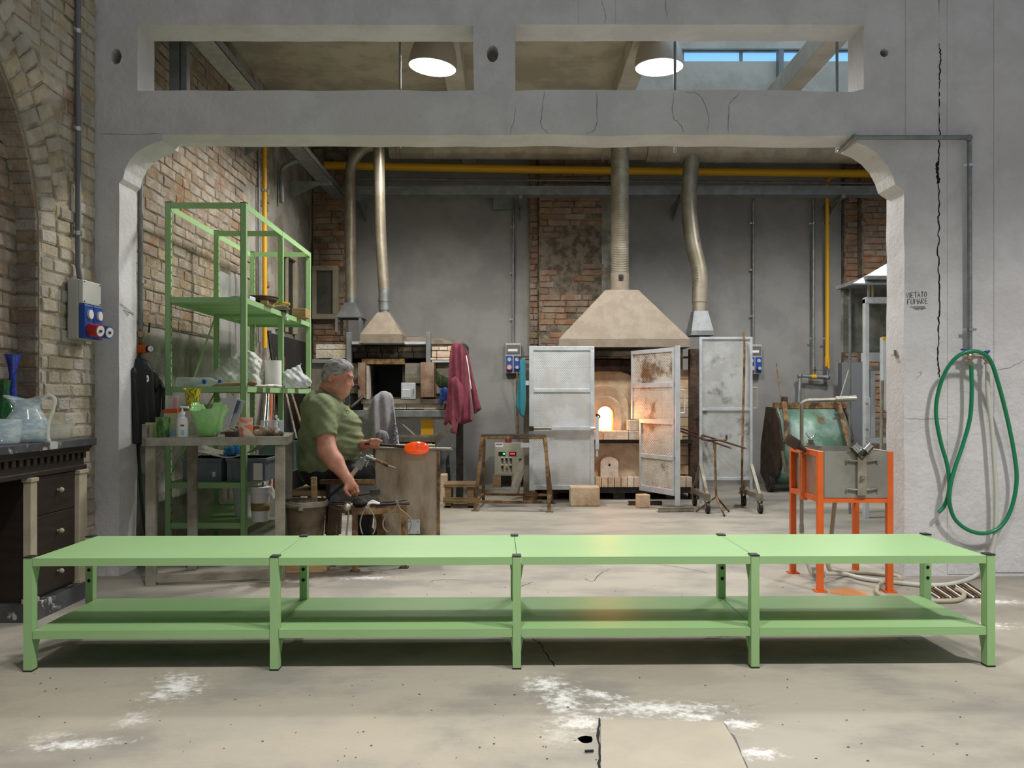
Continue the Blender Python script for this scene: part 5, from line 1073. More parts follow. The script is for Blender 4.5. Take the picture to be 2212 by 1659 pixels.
# ---- green half-drum skip
sk = T('tipping_skip', 'rusty green half round tipping skip by the back wall', 'skip', V(3.3, 9.6, 0))
prof = [(9.45, .95), (9.30, .80), (9.22, .60), (9.24, .40), (9.36, .20), (9.55, .08), (9.80, .06), (10.0, .16), (9.98, .5), (9.78, .95)]
mg = MAT('rusty_green_enamel', (104, 140, 120), .5, .1, col2=(150, 176, 166), scale=3, lo=.45, hi=.6, col3=(112, 84, 56), scale3=4, lo3=.58, hi3=.66, bump=.1)
X0, X1 = 2.93, 3.72; pp = [V(X0+.04, y, z) for y, z in prof]
MB().add(pp+[p+V(X1-X0-.08, 0, 0) for p in pp], [(i, i+1, len(pp)+i+1, len(pp)+i) for i in range(len(pp)-1)]).build('belly', mg, sk, smooth=60, thick=.008)
for X in (X0, X1-.02): MB().prism([V(X, y, z) for y, z in prof], (.02, 0, 0)).build('end_plate', M['rust_dk'], sk, smooth=0)
MB().box((X0-.01, 9.42, .935), (X1+.01, 9.49, 1.0)).build('rim_beam', M['rust'], sk, smooth=0)
for (xa, xb) in ((1694, 1703), (1810, 1835)):
    MB().bar(P(xa, 868, 9.3), P(xb, 962, 9.1), .05, .015, YV).build('lifting_arm', M['rust'], sk, smooth=0); MB().cbox(P(xa+1, 864, 9.35), (.05, .06, .07)).build('lug', M['rust_dk'], sk, smooth=0)
for X in (X0-.06, X1+.02): MB().cyl(V(X, 9.5, .1), V(X+.05, 9.5, .1), .1, n=24).cyl(V(X-.006, 9.5, .1), V(X, 9.5, .1), .05, n=16).build('wheel', M['iron'], sk)
MB().bar(P(1690, 975, 9.2), P(1697, 1020, 9.3), .03, .01).build('strut', M['steel_dull'], sk, smooth=0)
MB().cyl(P(1677, 785, 9.5), P(1691, 890, 9.35), .007, n=8).build('steel_rod', M['rust'], label='thin steel rod standing in left end of the green skip', cat='rod')
MB().cyl(P(1838, 783, 9.6), P(1808, 882, 9.45), .007, n=8).build('steel_rod', M['cream'], label='pale thin rod leaning from right end of the green skip', cat='rod')
# ---- grey cabinet and white steel machine behind the right jamb
MB().box((P(1818,0,10.0).x, 9.99, 0), (P(1866,0,10.0).x, 10.12, P(0,783,10.0).z)).build('locker', MAT('grey_locker', (118, 122, 126), .5, .2), label='dark grey metal locker behind the green skip', cat='locker', smooth=0, bev=.006)
mc = T('lift_machine', 'white steel lift frame with hood behind the right jamb', 'machine', V(3.25, 7.4, 0))
MD = 7.4; mx = lambda x, d=MD: P(x, 0, d).x; mz = lambda y, d=MD: P(0, y, d).z
def mbx(name, x0, x1, y0, y1, mat='alu_door', t0=0, t1=.06, zlo=None): return MB().box((mx(x0), MD+t0, zlo if zlo is not None else mz(y1)), (mx(x1), MD+t1, mz(y0))).build(name, M[mat], mc, smooth=0, bev=.003)
mbx('post', 1869, 1878, 645, 0, zlo=0); mbx('top_beam', 1869, 1990, 642, 655, t0=-.02); mbx('slide_post', 1894, 1909, 730, 886, t0=-.12, t1=-.06); mbx('rail', 1884, 1894, 800, 945, t0=.03, t1=.09); mbx('flange', 1866, 1876, 858, 945, t0=-.04, t1=.0)
M['grey_stone'] = MAT('grey_stone', (112, 114, 106), .9, col2=(84, 86, 80), scale=5, col3=(52, 52, 48), scale3=6, lo3=.62, hi3=.7); mbx('back_panel', 1850, 2020, 610, 757, 'grey_stone', .3, .36); mbx('lower_beam', 1880, 2000, 945, 958, t0=.02, t1=.1); mbx('mid_beam', 1880, 2000, 790, 800, t0=.02, t1=.1, mat='galv'); mbx('white_block', 1880, 1990, 760, 780, t0=.1, t1=.2); mbx('rear_post', 1990, 2002, 645, 0, zlo=0)
mbx('rear_frame', 1862, 1867, 612, 0, 'galv', .28, .3, zlo=0)
MB().cyl(P(1906, 822, MD-.2), P(1903, 1000, MD-.2), .014, n=12).build('rod', M['steel_dull'], mc)
MB().add([P(1842, 612, MD-.3), P(1935, 558, MD-.0), P(2050, 558, MD), P(2050, 612, MD-.3), P(1842, 612, MD-.3)+V(0,0,-.012), P(1935, 558, MD)+V(0,0,-.012), P(2050, 558, MD)+V(0,0,-.012), P(2050, 612, MD-.3)+V(0,0,-.012)], [(0,1,2,3),(7,6,5,4),(0,4,5,1),(1,5,6,2),(2,6,7,3),(3,7,4,0)]).build('hood', M['galv_grey'], mc, smooth=0)
mbx('hood_beam', 1842, 2030, 606, 614, 'galv_grey', -.3, .4); 
for x in (1876, 1884): MB().cyl(P(x, 612, MD), P(x, 645, MD), .012, n=8).build('hanger', M['cream'], mc)
for y in (872, 928): q = P(1872, y, MD-.042); MB().cyl(q, q+V(0, -.012, 0), .011, n=8).build('bolt', M['chrome'], mc)
MB().bar(P(1906, 731, MD-.14), P(1932, 731, MD-.14), .02, .028).build('yellow_lever', M['yellow'], mc, smooth=0, bev=.004)
# ================================================================ MIDDLE FLOOR
ta = T('trestle', 'rusty steel trestle with dark flat top before the mesh door', 'trestle', V(0, 8.1, 0))
z = .70; c4 = [P(1041, 0, 7.95).x, P(1178, 0, 7.95).x]; y0, y1 = 7.93, 8.28
MB().box((c4[0]-.01, y0, z-.006), (c4[1]+.01, y1, z)).build('top_plate', M['iron'], ta, smooth=0)
for (a, b) in (((c4[0], y0), (c4[1], y0)), ((c4[0], y1), (c4[1], y1)), ((c4[0], y0), (c4[0], y1)), ((c4[1], y0), (c4[1], y1))): MB().bar(V(a[0], a[1], z-.02), V(b[0], b[1], z-.02), .028, .028).build('top_rail', M['rust'], ta, smooth=0)
feet = [PF(1026, 1104), PF(1187, 1106), PF(1044, 1086), PF(1193, 1088)]; tops = [V(c4[0], y0, z-.02), V(c4[1], y0, z-.02), V(c4[0]+.01, y1, z-.02), V(c4[1], y1, z-.02)]
for f_, t_ in zip(feet, tops):
    lg = MB().bar(f_+V(0,0,.006), t_, .03, .03, YV).build('leg', M['rust'], ta, smooth=0); MB().cbox(f_+V(0,0,.003), (.07, .06, .006)).build('foot', M['rust'], lg, smooth=0)
def low(i, k=.13): return feet[i].lerp(tops[i], k)
for (i, j) in ((0, 1), (2, 3), (0, 2), (1, 3)): MB().bar(low(i), low(j), .022, .022).build('stretcher', M['rust'], ta, smooth=0)
ps = T('pallet_stool', 'low stool nailed from pallet wood beside the trestle', 'stool', PF(990, 1094))
D = 8.05; zt = .23; xa, xb = P(958, 0, D).x, P(1026, 0, D).x
for k in range(2): MB().box((xa, D+.02+k*.17, zt-.03), (xb, D+.18+k*.17, zt)).build('top_plank', M['wood_old'], ps, smooth=0, bev=.004)
for x in (xa+.01, xb-.075): 
    for y in (D+.03, D+.28): MB().box((x, y, 0), (x+.06, y+.06, zt-.03)).build('leg', M['wood_old'], ps, smooth=0, bev=.004)
MB().box((xa-.005, D+.015, .05), (xb+.005, D+.03, .105)).build('rail', M['wood_old'], ps, smooth=0); MB().box((xa, D+.03, .0), (xb, D+.035, .02)).build('rail', M['wood_old'], ps, smooth=0)
MB().box((P(952,0,8.6).x, 8.55, 0), (P(966,0,8.6).x, 8.7, P(0,1024,8.6).z)).build('refractory_block', M['firebrick'], label='upright pink refractory block behind the pallet stool', cat='block', smooth=0, bev=.006)
for (x, lab, dd) in ((966, 'dark grey arched board leaning on back wall, the left one', 10.25), (990, 'dark grey arched board leaning on back wall, the right one', 10.15)):
    a = P(x-14, 1040, dd); w = .16; o = [V(a.x, dd-.12, .0)]+[V(a.x+w/2+w/2*math.cos(t)-.03, dd-.12+.0, .36+w*.6*math.sin(t)) for t in np.linspace(math.pi, 0, 12)]+[V(a.x+w+.06, dd-.12, 0)]
    hh = [V(a.x+.07, dd-.12, .02)]+[V(a.x+.10+.03*math.cos(t), dd-.12, .2+.05*math.sin(t)) for t in np.linspace(math.pi, 0, 8)]+[V(a.x+.15, dd-.12, .02)]
    for l_ in (o, hh):
        for p in l_: p.y += p.z*.22
    MB().plate(o, [hh], (0, .03, 0)).build('arched_board', M['galv_grey'], label=lab, cat='board', smooth=0)
for i, (x, lab) in enumerate(((1102, 'front curved beige board leaning beside the control cabinet'), (1113, 'rear curved beige board leaning beside the control cabinet'))):
    d = 8.75+.14*i; o = [P(x+34, 990-i*8, d), P(x+24, 995-i*8, d), P(x+12, 1016-i*8, d), P(x+3, 1045, d), P(x, 1074-i*5, d), P(x+8, 1076-i*5, d), P(x+12, 1045, d), P(x+20, 1022-i*6, d), P(x+34, 1004-i*8, d)]
    MB().prism(o, (0, .04, 0)).build('curved_board', M['conc_lt'], label=lab, cat='board', smooth=0)
fold = lambda a, b, amp: (lambda u, z: amp*np.sin(u*a+np.sin(z*b)*1.5)+amp*.5*np.sin(u*a*2.3+z*3))
cloth('towel', MAT('teal_cloth', (44, 120, 132), .9, bump=.2, bscale=60), [(P(x, y, 8.46).x, P(x, y, 8.46).z) for x, y in ((1126, 772), (1135, 772), (1137, 860), (1133, 902), (1125, 898), (1113, 880), (1118, 830))], 'x', 8.46, .016, fold(70, 4, .012), label='teal towel hanging beside the left mesh door', cat='towel')
# maroon hoodie, cap and glove on the left furnace
hw_ = lambda pts, d: [(P(x, y, d).x, P(x, y, d).z) for x, y in pts]
ho = T('hoodie', 'maroon hooded sweatshirt hanging from the left furnace corner', 'hoodie', P(1000, 940, 8.55))
mm = MAT('maroon_fleece', (130, 62, 76), .95, col2=(118, 54, 68), scale=20, bump=.15, bscale=80)
cloth('body', mm, hw_([(975, 745), (985, 739), (998, 742), (1006, 762), (1010, 800), (1016, 850), (1022, 910), (1000, 917), (985, 915), (962, 922), (958, 915), (966, 850), (970, 800), (971, 765)], 8.55), 'x', 8.55, .055, fold(38, 3, .03), parent=ho)
cloth('sleeve', mm, hw_([(972, 820), (984, 812), (1002, 835), (1003, 870), (990, 910), (986, 938), (973, 935), (975, 880)], 8.47), 'x', 8.47, .03, fold(40, 6, .015), parent=ho)
cloth('sleeve', mm, hw_([(1004, 745), (1014, 770), (1022, 810), (1034, 862), (1041, 884), (1024, 896), (1018, 850), (1010, 800)], 8.62), 'x', 8.62, .03, fold(40, 6, .015), parent=ho)
MB().tube(cr([P(1007, 768, 8.45), P(1011, 790, 8.44), P(1015, 820, 8.45), P(1018, 840, 8.46)], 6), .006, 6).build('cord', M['paper'], ho)
cloth('knit_cap', MAT('dark_green_wool', (50, 66, 36), .95, bump=.4, bscale=90), hw_([(941, 802), (946, 800), (952, 808), (966, 815), (977, 818), (977, 838), (965, 838), (948, 838), (940, 825)], 8.62), 'x', 8.62, .03, fold(60, 9, .015), h=.006, label='dark green knit cap hung on the left furnace', cat='cap')
cloth('work_glove', MAT('blue_rubber', (24, 60, 128), .5), hw_([(950, 838), (962, 836), (975, 840), (976, 852), (970, 862), (957, 868), (953, 880), (949, 870)], 8.60), 'x', 8.60, .02, fold(70, 12, .008), h=.006, label='blue work glove hanging below the green knit cap', cat='glove')
# grey sweatshirt draped over a stand behind the bench
gs = T('grey_sweatshirt', 'grey sweatshirt draped over a stand behind the glassblower', 'sweatshirt', P(825, 1120, 6.4))
gm = MAT('grey_fleece', (158, 158, 160), .95, col2=(144, 144, 147), scale=24, bump=.15, bscale=90)
cloth('body', gm, hw_([(822, 846), (832, 844), (842, 848), (848, 858), (851, 880), (856, 910), (862, 950), (864, 985), (780, 985), (784, 940), (780, 906), (795, 880), (808, 858)], 6.35), 'x', 6.35, .06, fold(34, 2, .035), parent=gs)
cloth('sleeve', gm, hw_([(800, 945), (822, 928), (836, 932), (841, 948), (834, 962), (826, 945), (815, 950), (800, 962)], 6.26), 'x', 6.26, .025, fold(60, 8, .01), parent=gs)
cloth('patterned_panel', MAT('patterned_cloth', (196, 200, 208), .9, col2=(70, 78, 100), scale=70, lo=.48, hi=.52), hw_([(852, 912), (858, 920), (866, 985), (848, 985), (850, 940)], 6.27), 'x', 6.27, .015, fold(50, 5, .006), parent=gs)
MB().cyl(V(P(832,0,6.42).x, 6.42, 0), V(P(832,0,6.42).x, 6.42, P(0,852,6.42).z), .015, n=10).build('pole', M['iron'], gs); MB().cbox(V(P(832,0,6.42).x, 6.42, .01), (.25, .25, .02)).build('base', M['iron'], gs, smooth=0)
# dark strip post with yellow labels
a = P(745, 850, 7.6); sp_ = T('marked_post', 'slim dark post with yellow labels behind the man', 'post', V(a.x+.02, 7.6, 0))
MB().box((a.x, 7.6, 0), (a.x+.04, 7.64, P(0, 838, 7.6).z)).build('post', MAT('slate_paint', (52, 64, 68), .6), sp_, smooth=0)
for (y0, y1) in ((838, 851), (876, 886)): MB().box((a.x-.001, 7.596, P(0, y1, 7.6).z), (a.x+.041, 7.601, P(0, y0, 7.6).z)).build('label_plate', M['yellow'], sp_, smooth=0)
# ================================================================ THE GLASSBLOWER
SDF.cut = lambda s, p0, n, lo, hi: (lambda sl_g: s.F.__setitem__(sl_g[0], np.maximum(s.F[sl_g[0]], (sl_g[1][0]-p0[0])*n[0]+(sl_g[1][1]-p0[1])*n[1]+(sl_g[1][2]-p0[2])*n[2])))(s._sub(lo, hi)) or s
MDp = 5.62
def q(x, y, dy=0): return P(x, y, MDp+dy)
skin = MAT('skin', (208, 150, 124), .5, col2=(196, 130, 108), scale=14, lo=.4, hi=.65, bump=.06, bscale=120, sss=.0)
man = T('person', 'seated man in green t-shirt shaping hot glass on a pipe', 'person', V(q(705, 0).x, MDp, 0))
bd = SDF((-1.50, 5.12, .0), (-.80, 5.98, 1.36), .0055)
Rh = Matrix.Rotation(.35, 3, 'Y')
bd.ell(q(730, 807), (.096, .076, .097), .03, Rh).ell(q(740, 830), (.058, .06, .072), .03).ell(q(735, 843), (.05, .052, .04), .03)
for s in (-1, 1):
    bd.cap(q(721, 836, s*.052), q(742, 850, s*.02), .02, .018, .03); bd.ell(q(744, 829, s*.036), (.03, .026, .028), .02)
    bd.cap(q(760, 813.5, s*.012), q(756, 812.5, s*.045), .011, .010, .015)
bd.ell(q(744, 849.5), (.022, .026, .02), .02).cap(q(757, 818), q(761, 831.5), .0095, .0135, .012).ell(q(757.5, 834, -.011), (.010, .009, .008), .008).ell(q(757.5, 834, .011), (.010, .009, .008), .008)
for s in (-1, 1): bd.ell(q(757, 820.5, s*.033), (.014, .016, .011), .012, mode='s'); bd.ell(q(752, 821.5, s*.032), (.0125, .014, .0115), .005)
bd.cap(q(752.5, 840.5, -.017), q(752.5, 840.5, .017), .0085, .0085, .012).cap(q(751, 846, -.014), q(751, 846, .014), .0085, .0085, .012)
bd.cap(q(757, 843.2, -.03), q(757, 843.2, .03), .0055, .0055, .004, mode='s')
for s in (-1, 1): bd.ell(q(714.5, 815.5, s*.079), (.019, .010, .033), .006, Rh); bd.ell(q(716, 814.5, s*.090), (.010, .008, .018), .006, Rh, 's')
bd.cap(q(711, 838), q(698, 884), .06, .078, .03).ell(q(731, 853), (.04, .05, .028), .03)
# torso (under the shirt), arms
bd.ell(q(703, 905), (.13, .18, .15), .05).ell(q(713, 962), (.19, .18, .15), .05).ell(q(697, 1015), (.14, .17, .11), .05)
bd.cap(q(696, 880, -.17), q(696, 880, .17), .065, .065, .05)
S1, E1, W1 = q(695, 888, -.21), q(707, 975, -.32), q(752, 1037, -.375)
bd.cap(S1, E1, .066, .056, .03).chain([E1, E1.lerp(W1, .35), W1], [.056, .052, .031], .03)
bd.cap(W1, q(760, 1050, -.385), .031, .033, .02)
for i in range(4):
    m0 = q(770-i*5.6, 1051+i*1.2, -.412+i*.016); bd.cap(q(757-i*1.5, 1042, -.385), m0, .02, .0125, .014)
    m1 = q(773.5-i*6, 1062+i*.8, -.42+i*.017); m2 = q(770-i*6, 1071.5, -.395+i*.017); bd.chain([m0, m1, m2], [.0118, .0098, .0082], .004)
bd.chain([q(751, 1043, -.40), q(746, 1056, -.415), q(750, 1065, -.41), q(757, 1071, -.40)], [.016, .0125, .0105, .009], .006)
S2, E2, W2 = q(703, 888, .21), q(748, 966, .20), q(789, 961.5, -.09)
bd.cap(S2, E2, .064, .054, .03).chain([E2, E2.lerp(W2, .4), W2], [.054, .046, .031], .03)
bd.cap(W2, q(799, 959.5, -.12), .030, .028, .02)
PIP = lambda x: q(x, 958.6+(x-800)*.085, -.15)
for i, x in enumerate((801.5, 807, 812.5, 817.5)):
    c = PIP(x); r = .0098-.0006*abs(i-1.5)
    bd.cap(q(797, 957+i*1.5, -.12), c+V(-.002, .02, .022), .02, .0125, .012)
    bd.chain([c+V(-.002, .02, .022), c+V(.002, -.012, .024), c+V(.002, -.022, .0), c+V(0, -.006, -.021)], [.0115, .0105, r, .0085], .004)
bd.chain([q(796, 956, -.14), q(806, 952.5, -.16), q(815, 951, -.165), q(824, 953.5, -.158)], [.016, .013, .0115, .0095], .006)
body = bd.build('body', skin, man, relax=1)
# hair, eyebrow, eye line
hr = SDF((-1.27, 5.50, 1.08), (-1.02, 5.74, 1.36), .005)
hr.ell(q(729.5, 805.5), (.1, .0795, .101), .02, Rh).ell(q(712, 814), (.05, .068, .056), .03).ell(q(749, 794), (.042, .058, .032), .02)
n_ = (q(766, 798)-q(694, 829)); nd = V(n_.z, 0, -n_.x).normalized(); nd = nd if nd.z < 0 else -nd
hr.cut(q(733, 812.2), nd, (-2, 5, 1), (0, 6, 2))
hr.warp(lambda x, y, z: .0010*np.sin(y*330+x*40+np.sin(x*60))+.0008*np.sin(z*300-x*160))
hr.build('hair', MAT('grey_hair', (196, 194, 194), .8, col2=(132, 127, 124), scale=26, stretch=(.5, 3, 2), bump=.6, bscale=160, lo=.42, hi=.62), man, relax=1)
for s in (-1, 1): MB().tube(cr([q(762, 815, s*.02), q(759, 812, s*.036), q(754, 813, s*.052)], 4), .0045, 8, True).build('eyebrow', MAT('brow', (138, 128, 122), .9), man); MB().tube(cr([q(757.5, 824, s*.026), q(755, 824.2, s*.042), q(750, 823, s*.049)], 4), .0016, 6).build('eyelash', MAT('lash', (70, 50, 44), .9), man)
# t-shirt
sh = SDF((-1.52, 5.26, .42), (-.85, 5.98, 1.10), .0062)
sh.ell(q(702, 904), (.15, .2, .155), .06).ell(q(714, 957), (.222, .212, .155), .07).ell(q(703, 1000), (.185, .205, .125), .06).ell(q(684, 880), (.085, .16, .11), .06).ell(q(748, 915), (.09, .15, .09), .06)
sh.cap(q(694, 879, -.17), q(694, 879, .17), .085, .085, .06)
sh.cap(S1, q(702.5, 944, -.285), .088, .079, .045).cap(S2, q(722, 932, .25), .088, .076, .045)
axs = (q(706, 970, -.3)-S1).normalized(); pc = q(702.5, 944, -.285); sh.cut(pc, axs, (pc.x-.13, pc.y-.12, pc.z-.1), (pc.x+.105, pc.y+.06, pc.z+.05))
sh.ell(q(690, 866), (.06, .10, .07), .05); sh.ell(q(714, 840), (.066, .072, .046), .015, mode='s')
hn = V(.35, 0, -1).normalized(); hp = q(700, 1034); sh.cut(hp, hn, (-2, 5, 0), (0, 6.2, 2))
def wr(x, y, z):
    fr = np.clip((x-q(735, 0).x)/.1, 0, 1)*np.clip((1.0-z)/.12, 0, 1); bk = np.clip((q(722, 0).x-x)/.15, 0, 1)
    return fr*(.0048*np.sin(z*80+x*18+np.sin(x*11+y*9)*1.6)+.004*np.sin(z*150+x*34))+bk*.0038*np.sin(z*44-x*38+y*14)+.0024*np.sin((x+z)*64+np.sin(y*20)*2)+.0012*np.sin((z-x)*130+y*40)
sh.warp(wr)
shirt = sh.build('t_shirt', MAT('olive_tshirt', (136, 146, 108), .9, col2=(126, 136, 98), scale=10, bump=.12, bscale=160), man, relax=2)
ring = [q(713.5+22.5*math.cos(t), 850+13*math.cos(t), .08*math.sin(t)) for t in np.linspace(0, 2*math.pi, 25)]
MB().tube(ring, .0065, 8, False).build('collar', MAT('olive_rib', (122, 134, 92), .95), shirt)
gl = MB()
for pts in ([(746, 884), (749, 882), (752, 885), (750, 888), (747, 887), (746, 884)], [(750, 891), (755, 890), (757, 894), (752, 896), (750, 893)]): gl.tube(cr([q(x+4, y, -.16) for x, y in pts], 4), .0022, 6)
from mathutils.bvhtree import BVHTree
me_ = shirt.data; bv_ = BVHTree.FromPolygons([v.co+ORI[man.name] for v in me_.vertices], [p_.vertices for p_ in me_.polygons]); eye_ = V(0, 0, CAMH)
gl = MB()
for pts in ([(745, 882), (748, 880), (750, 884), (748, 887), (745, 885), (745, 882)], [(748, 889), (752, 887), (754, 891), (751, 894), (748, 892)]):
    out = []
    for pt in cr([P(x, y, 5.0) for x, y in pts], 4):
        h_ = bv_.ray_cast(eye_, (pt-eye_).normalized()); out.append((h_[0] if h_[0] is not None else pt)-(pt-eye_).normalized()*.001)
    gl.tube(out, .0018, 6)
gl.build('print', M['ink'], shirt)
# trousers, shoes
tr_ = SDF((-1.46, 5.36, .06), (-.72, 5.96, .66), .008)
tr_.ell(q(697, 1018), (.155, .185, .108), .05)
for s in (-1, 1):
    kn = q(786, 1022, s*.13); an = V(kn.x+.0, MDp+s*.14, .12); tr_.cap(q(702, 1020, s*.095), kn, .092, .07, .04).cap(kn, an, .07, .052, .03)
tr_.warp(lambda x, y, z: .004*np.sin(x*55+z*30+np.sin(y*30)))
tr_.build('trousers', MAT('black_trousers', (30, 30, 32), .6, bump=.1, bscale=60), man)
for s in (-1, 1):
    so = SDF((q(770,0).x-.12, MDp+s*.14-.08, -.01), (q(770,0).x+.30, MDp+s*.14+.08, .17), .007); cx_ = q(784, 0).x
    so.ell((cx_+.07, MDp+s*.14, .045), (.15, .05, .045), .02).cap((cx_, MDp+s*.14, .06), (cx_, MDp+s*.14, .13), .05, .055, .03).cut((0, 0, .002), (0, 0, -1), (-3, 4, -1), (3, 7, 1)); so.build('shoe', M['black'], man)
# ---- blowpipe and hot glass
bp_ = T('blowpipe', 'iron blowpipe with glowing orange glass held in left hand', 'blowpipe', PIP(840))
MB().tube([PIP(788), PIP(882)], .0078, 12).build('pipe', M['iron'], bp_); MB().tube([PIP(840), PIP(882)], .0098, 12).build('pipe_end', M['rust_dk'], bp_)
c = PIP(900)+V(0, 0, -.002)
MB().lathe([(.001, -.082), (.014, -.078), (.03, -.06), (.039, -.03), (.042, .0), (.041, .03), (.034, .058), (.02, .076), (.001, .082)], c, 28, R=Matrix.Rotation(math.pi/2, 3, 'Y')).build('hot_glass', MAT('hot_glass', (255, 90, 14), .06, emit=(255, 84, 10), estr=.4, coat=1, col2=(214, 52, 10), scale=14, lo=.45, hi=.6), bp_, smooth=180)
# ---- glassblower's bench
bn = T('glassblower_bench', 'old steel glassblowing bench with seat plank and weathered side panel', 'bench', V(-.9, 5.55, 0))
BD_ = 5.50; BF_ = 5.35
MB().box((q(640,0).x, 5.43, .42), (q(806,0).x, 5.93, .452)).build('seat', M['wood_old'], bn, smooth=0, bev=.006)
for (x, y) in ((645, 5.45), (645, 5.86), (796, 5.86)): MB().box((q(x,0).x, y, 0), (q(x,0).x+.045, y+.045, .42)).build('leg', M['rust'], bn, smooth=0)
pn = MAT('weathered_zinc', (178, 166, 146), .65, .1, col2=(150, 134, 112), scale=5, stretch=(1, 1, .35), col3=(104, 90, 70), scale3=5, lo3=.55, hi3=.7, bump=.15, bscale=40)
pnl = [P(807, 971, BD_), P(949, 971, BD_), P(949, 1208, BD_), P(833, 1208, BD_), P(833, 1130, BD_), P(808, 1046, BD_)]
MB().prism(pnl, (0, .018, 0)).build('side_panel', pn, bn, smooth=0)
MB().box((P(944,0,BD_).x, BD_-.006, .002), (P(950,0,BD_).x, BD_+.02, P(0,971,BD_).z)).build('edge_angle', M['rust'], bn, smooth=0)
MB().box((P(806,0,BD_).x, BD_-.004, P(0,1046,BD_).z), (P(811,0,BD_).x, BD_+.024, P(0,971,BD_).z)).build('edge_angle', M['rust'], bn, smooth=0)
MB().box((P(690,0,BF_).x, BF_, P(0,1046,BF_).z), (P(808,0,BF_).x, BF_+.035, P(0,1036,BF_).z)).build('front_rail', M['rust'], bn, smooth=0, bev=.003)
MB().box((P(712,0,BF_).x, BF_+.01, P(0,1092,BF_).z), (P(812,0,BF_).x, BF_+.02, P(0,1046,BF_).z)).build('lower_panel', MAT('grey_sheet', (124, 126, 122), .5, .3, col2=(104, 106, 102), scale=6), bn, smooth=0)
MB().box((P(704,0,BF_).x, BF_, 0), (P(712,0,BF_).x, BF_+.03, P(0,1046,BF_).z)).build('leg', M['iron'], bn, smooth=0)
wp_ = MB().box((P(881,0,BD_).x, BD_-.006, P(0,1153,BD_).z), (P(907,0,BD_).x, BD_-.001, P(0,1122,BD_).z)).build('white_plate', M['alu_door'], bn, smooth=0)
for (x, y) in ((884, 1126), (903, 1126), (903, 1149), (884, 1149)): c = P(x, y, BD_-.006); MB().cyl(c, c+V(0, -.004, 0), .005, n=8).build('screw', M['steel'], wp_)
MB().tube([P(800, 968, BD_-.01), P(978, 970, BD_-.01)], .0085, 12).build('rail', M['steel'], bn); c = P(976, 966, BD_-.01); MB().cyl(c, c+V(0, 0, .02), .006, n=8).build('stop_pin', M['steel'], bn)
MB().box((P(808,0,5.8).x, 5.9, 0), (P(930,0,5.8).x, 5.918, .70)).build('far_panel', pn, bn, smooth=0); MB().tube([P(800, 962, 5.9), P(940, 963, 5.9)], .0085, 12).build('rail', M['steel'], bn)
MB().box((P(930,0,BD_).x, BD_+.02, .05), (P(945,0,BD_).x, 5.9, .09)).build('cross_bar', M['iron'], bn, smooth=0)
MB().bar(P(826, 1205, BD_-.03), P(808, 1050, BD_-.03), .03, .02, YV).build('stay', M['steel_dull'], bn, smooth=0)
# clamp tool hung over the bench corner
cl = T('bench_clamp', 'long pincer clamp with grey block hanging over bench corner', 'clamp', P(790, 1010, 5.3)); d_ = 5.30
MB().bar(P(772, 1012, d_), P(786, 991, d_), .05, .02, YV).build('jaw_block', M['galv_grey'], cl, smooth=0, bev=.003)
MB().tube([P(778, 992, d_-.01), P(800, 984, d_-.01), P(806, 987, d_-.01)], .007, 8).build('upper_jaw', M['galv'], cl); MB().tube([P(790, 985, d_-.02), P(812, 994, d_-.02)], .009, 8).build('pivot_arm', M['galv'], cl)
MB().tube([P(812, 994, d_-.02), P(838, 1006, d_-.03)], .011, 10).build('handle', M['rust'], cl); MB().tube([P(838, 1006, d_-.03), P(854, 1012, d_-.03)], .0065, 8).build('handle_tip', M['steel_dull'], cl)
MB().tube([P(772, 1011, d_), P(759, 1028, d_-.02)], .014, 10).build('wrapped_grip', M['cream'], cl); MB().tube([P(796, 995, d_-.02), P(792, 1003, d_-.02), P(790, 1008, d_-.02)], .005, 8).build('spring', M['cream'], cl)
# ---- tool stool
FLp, FRp, BLp = P(765, 0, 5.13), P(878, 0, 5.24), P(712, 0, 5.31); BRp = BLp+(FRp-FLp)
st = T('tool_stool', 'rusty low tool stand beside the bucket covered with glassworking tools', 'stand', V((FLp.x+FRp.x)/2, 5.2, 0)); ZT = .382
def at(p, z): return V(p.x, p.y, z)
MB().prism([at(p, ZT-.008) for p in (FLp, FRp, BRp, BLp)], (0, 0, .008)).build('top_plate', M['rust'], st, smooth=0)
for (a, b) in ((FLp, FRp), (FRp, BRp), (BRp, BLp), (BLp, FLp)): MB().bar(at(a, ZT-.02), at(b, ZT-.02), .01, .04).build('top_angle', M['rust'], st, smooth=0)
for p in (FLp, FRp, BRp, BLp):
    k = p.lerp((FLp+BRp)/2, .06); lg = MB().box((k.x-.016, k.y-.016, .006), (k.x+.016, k.y+.016, ZT-.01)).build('leg', M['rust'], st, smooth=0); MB().box((k.x-.028, k.y-.028, 0), (k.x+.028, k.y+.028, .006)).build('foot', M['rust_dk'], lg, smooth=0)
for (a, b) in ((FLp, FRp), (BLp, BRp)): MB().bar(at(a, .15), at(b, .15), .012, .03).build('stretcher', M['rust'], st, smooth=0)
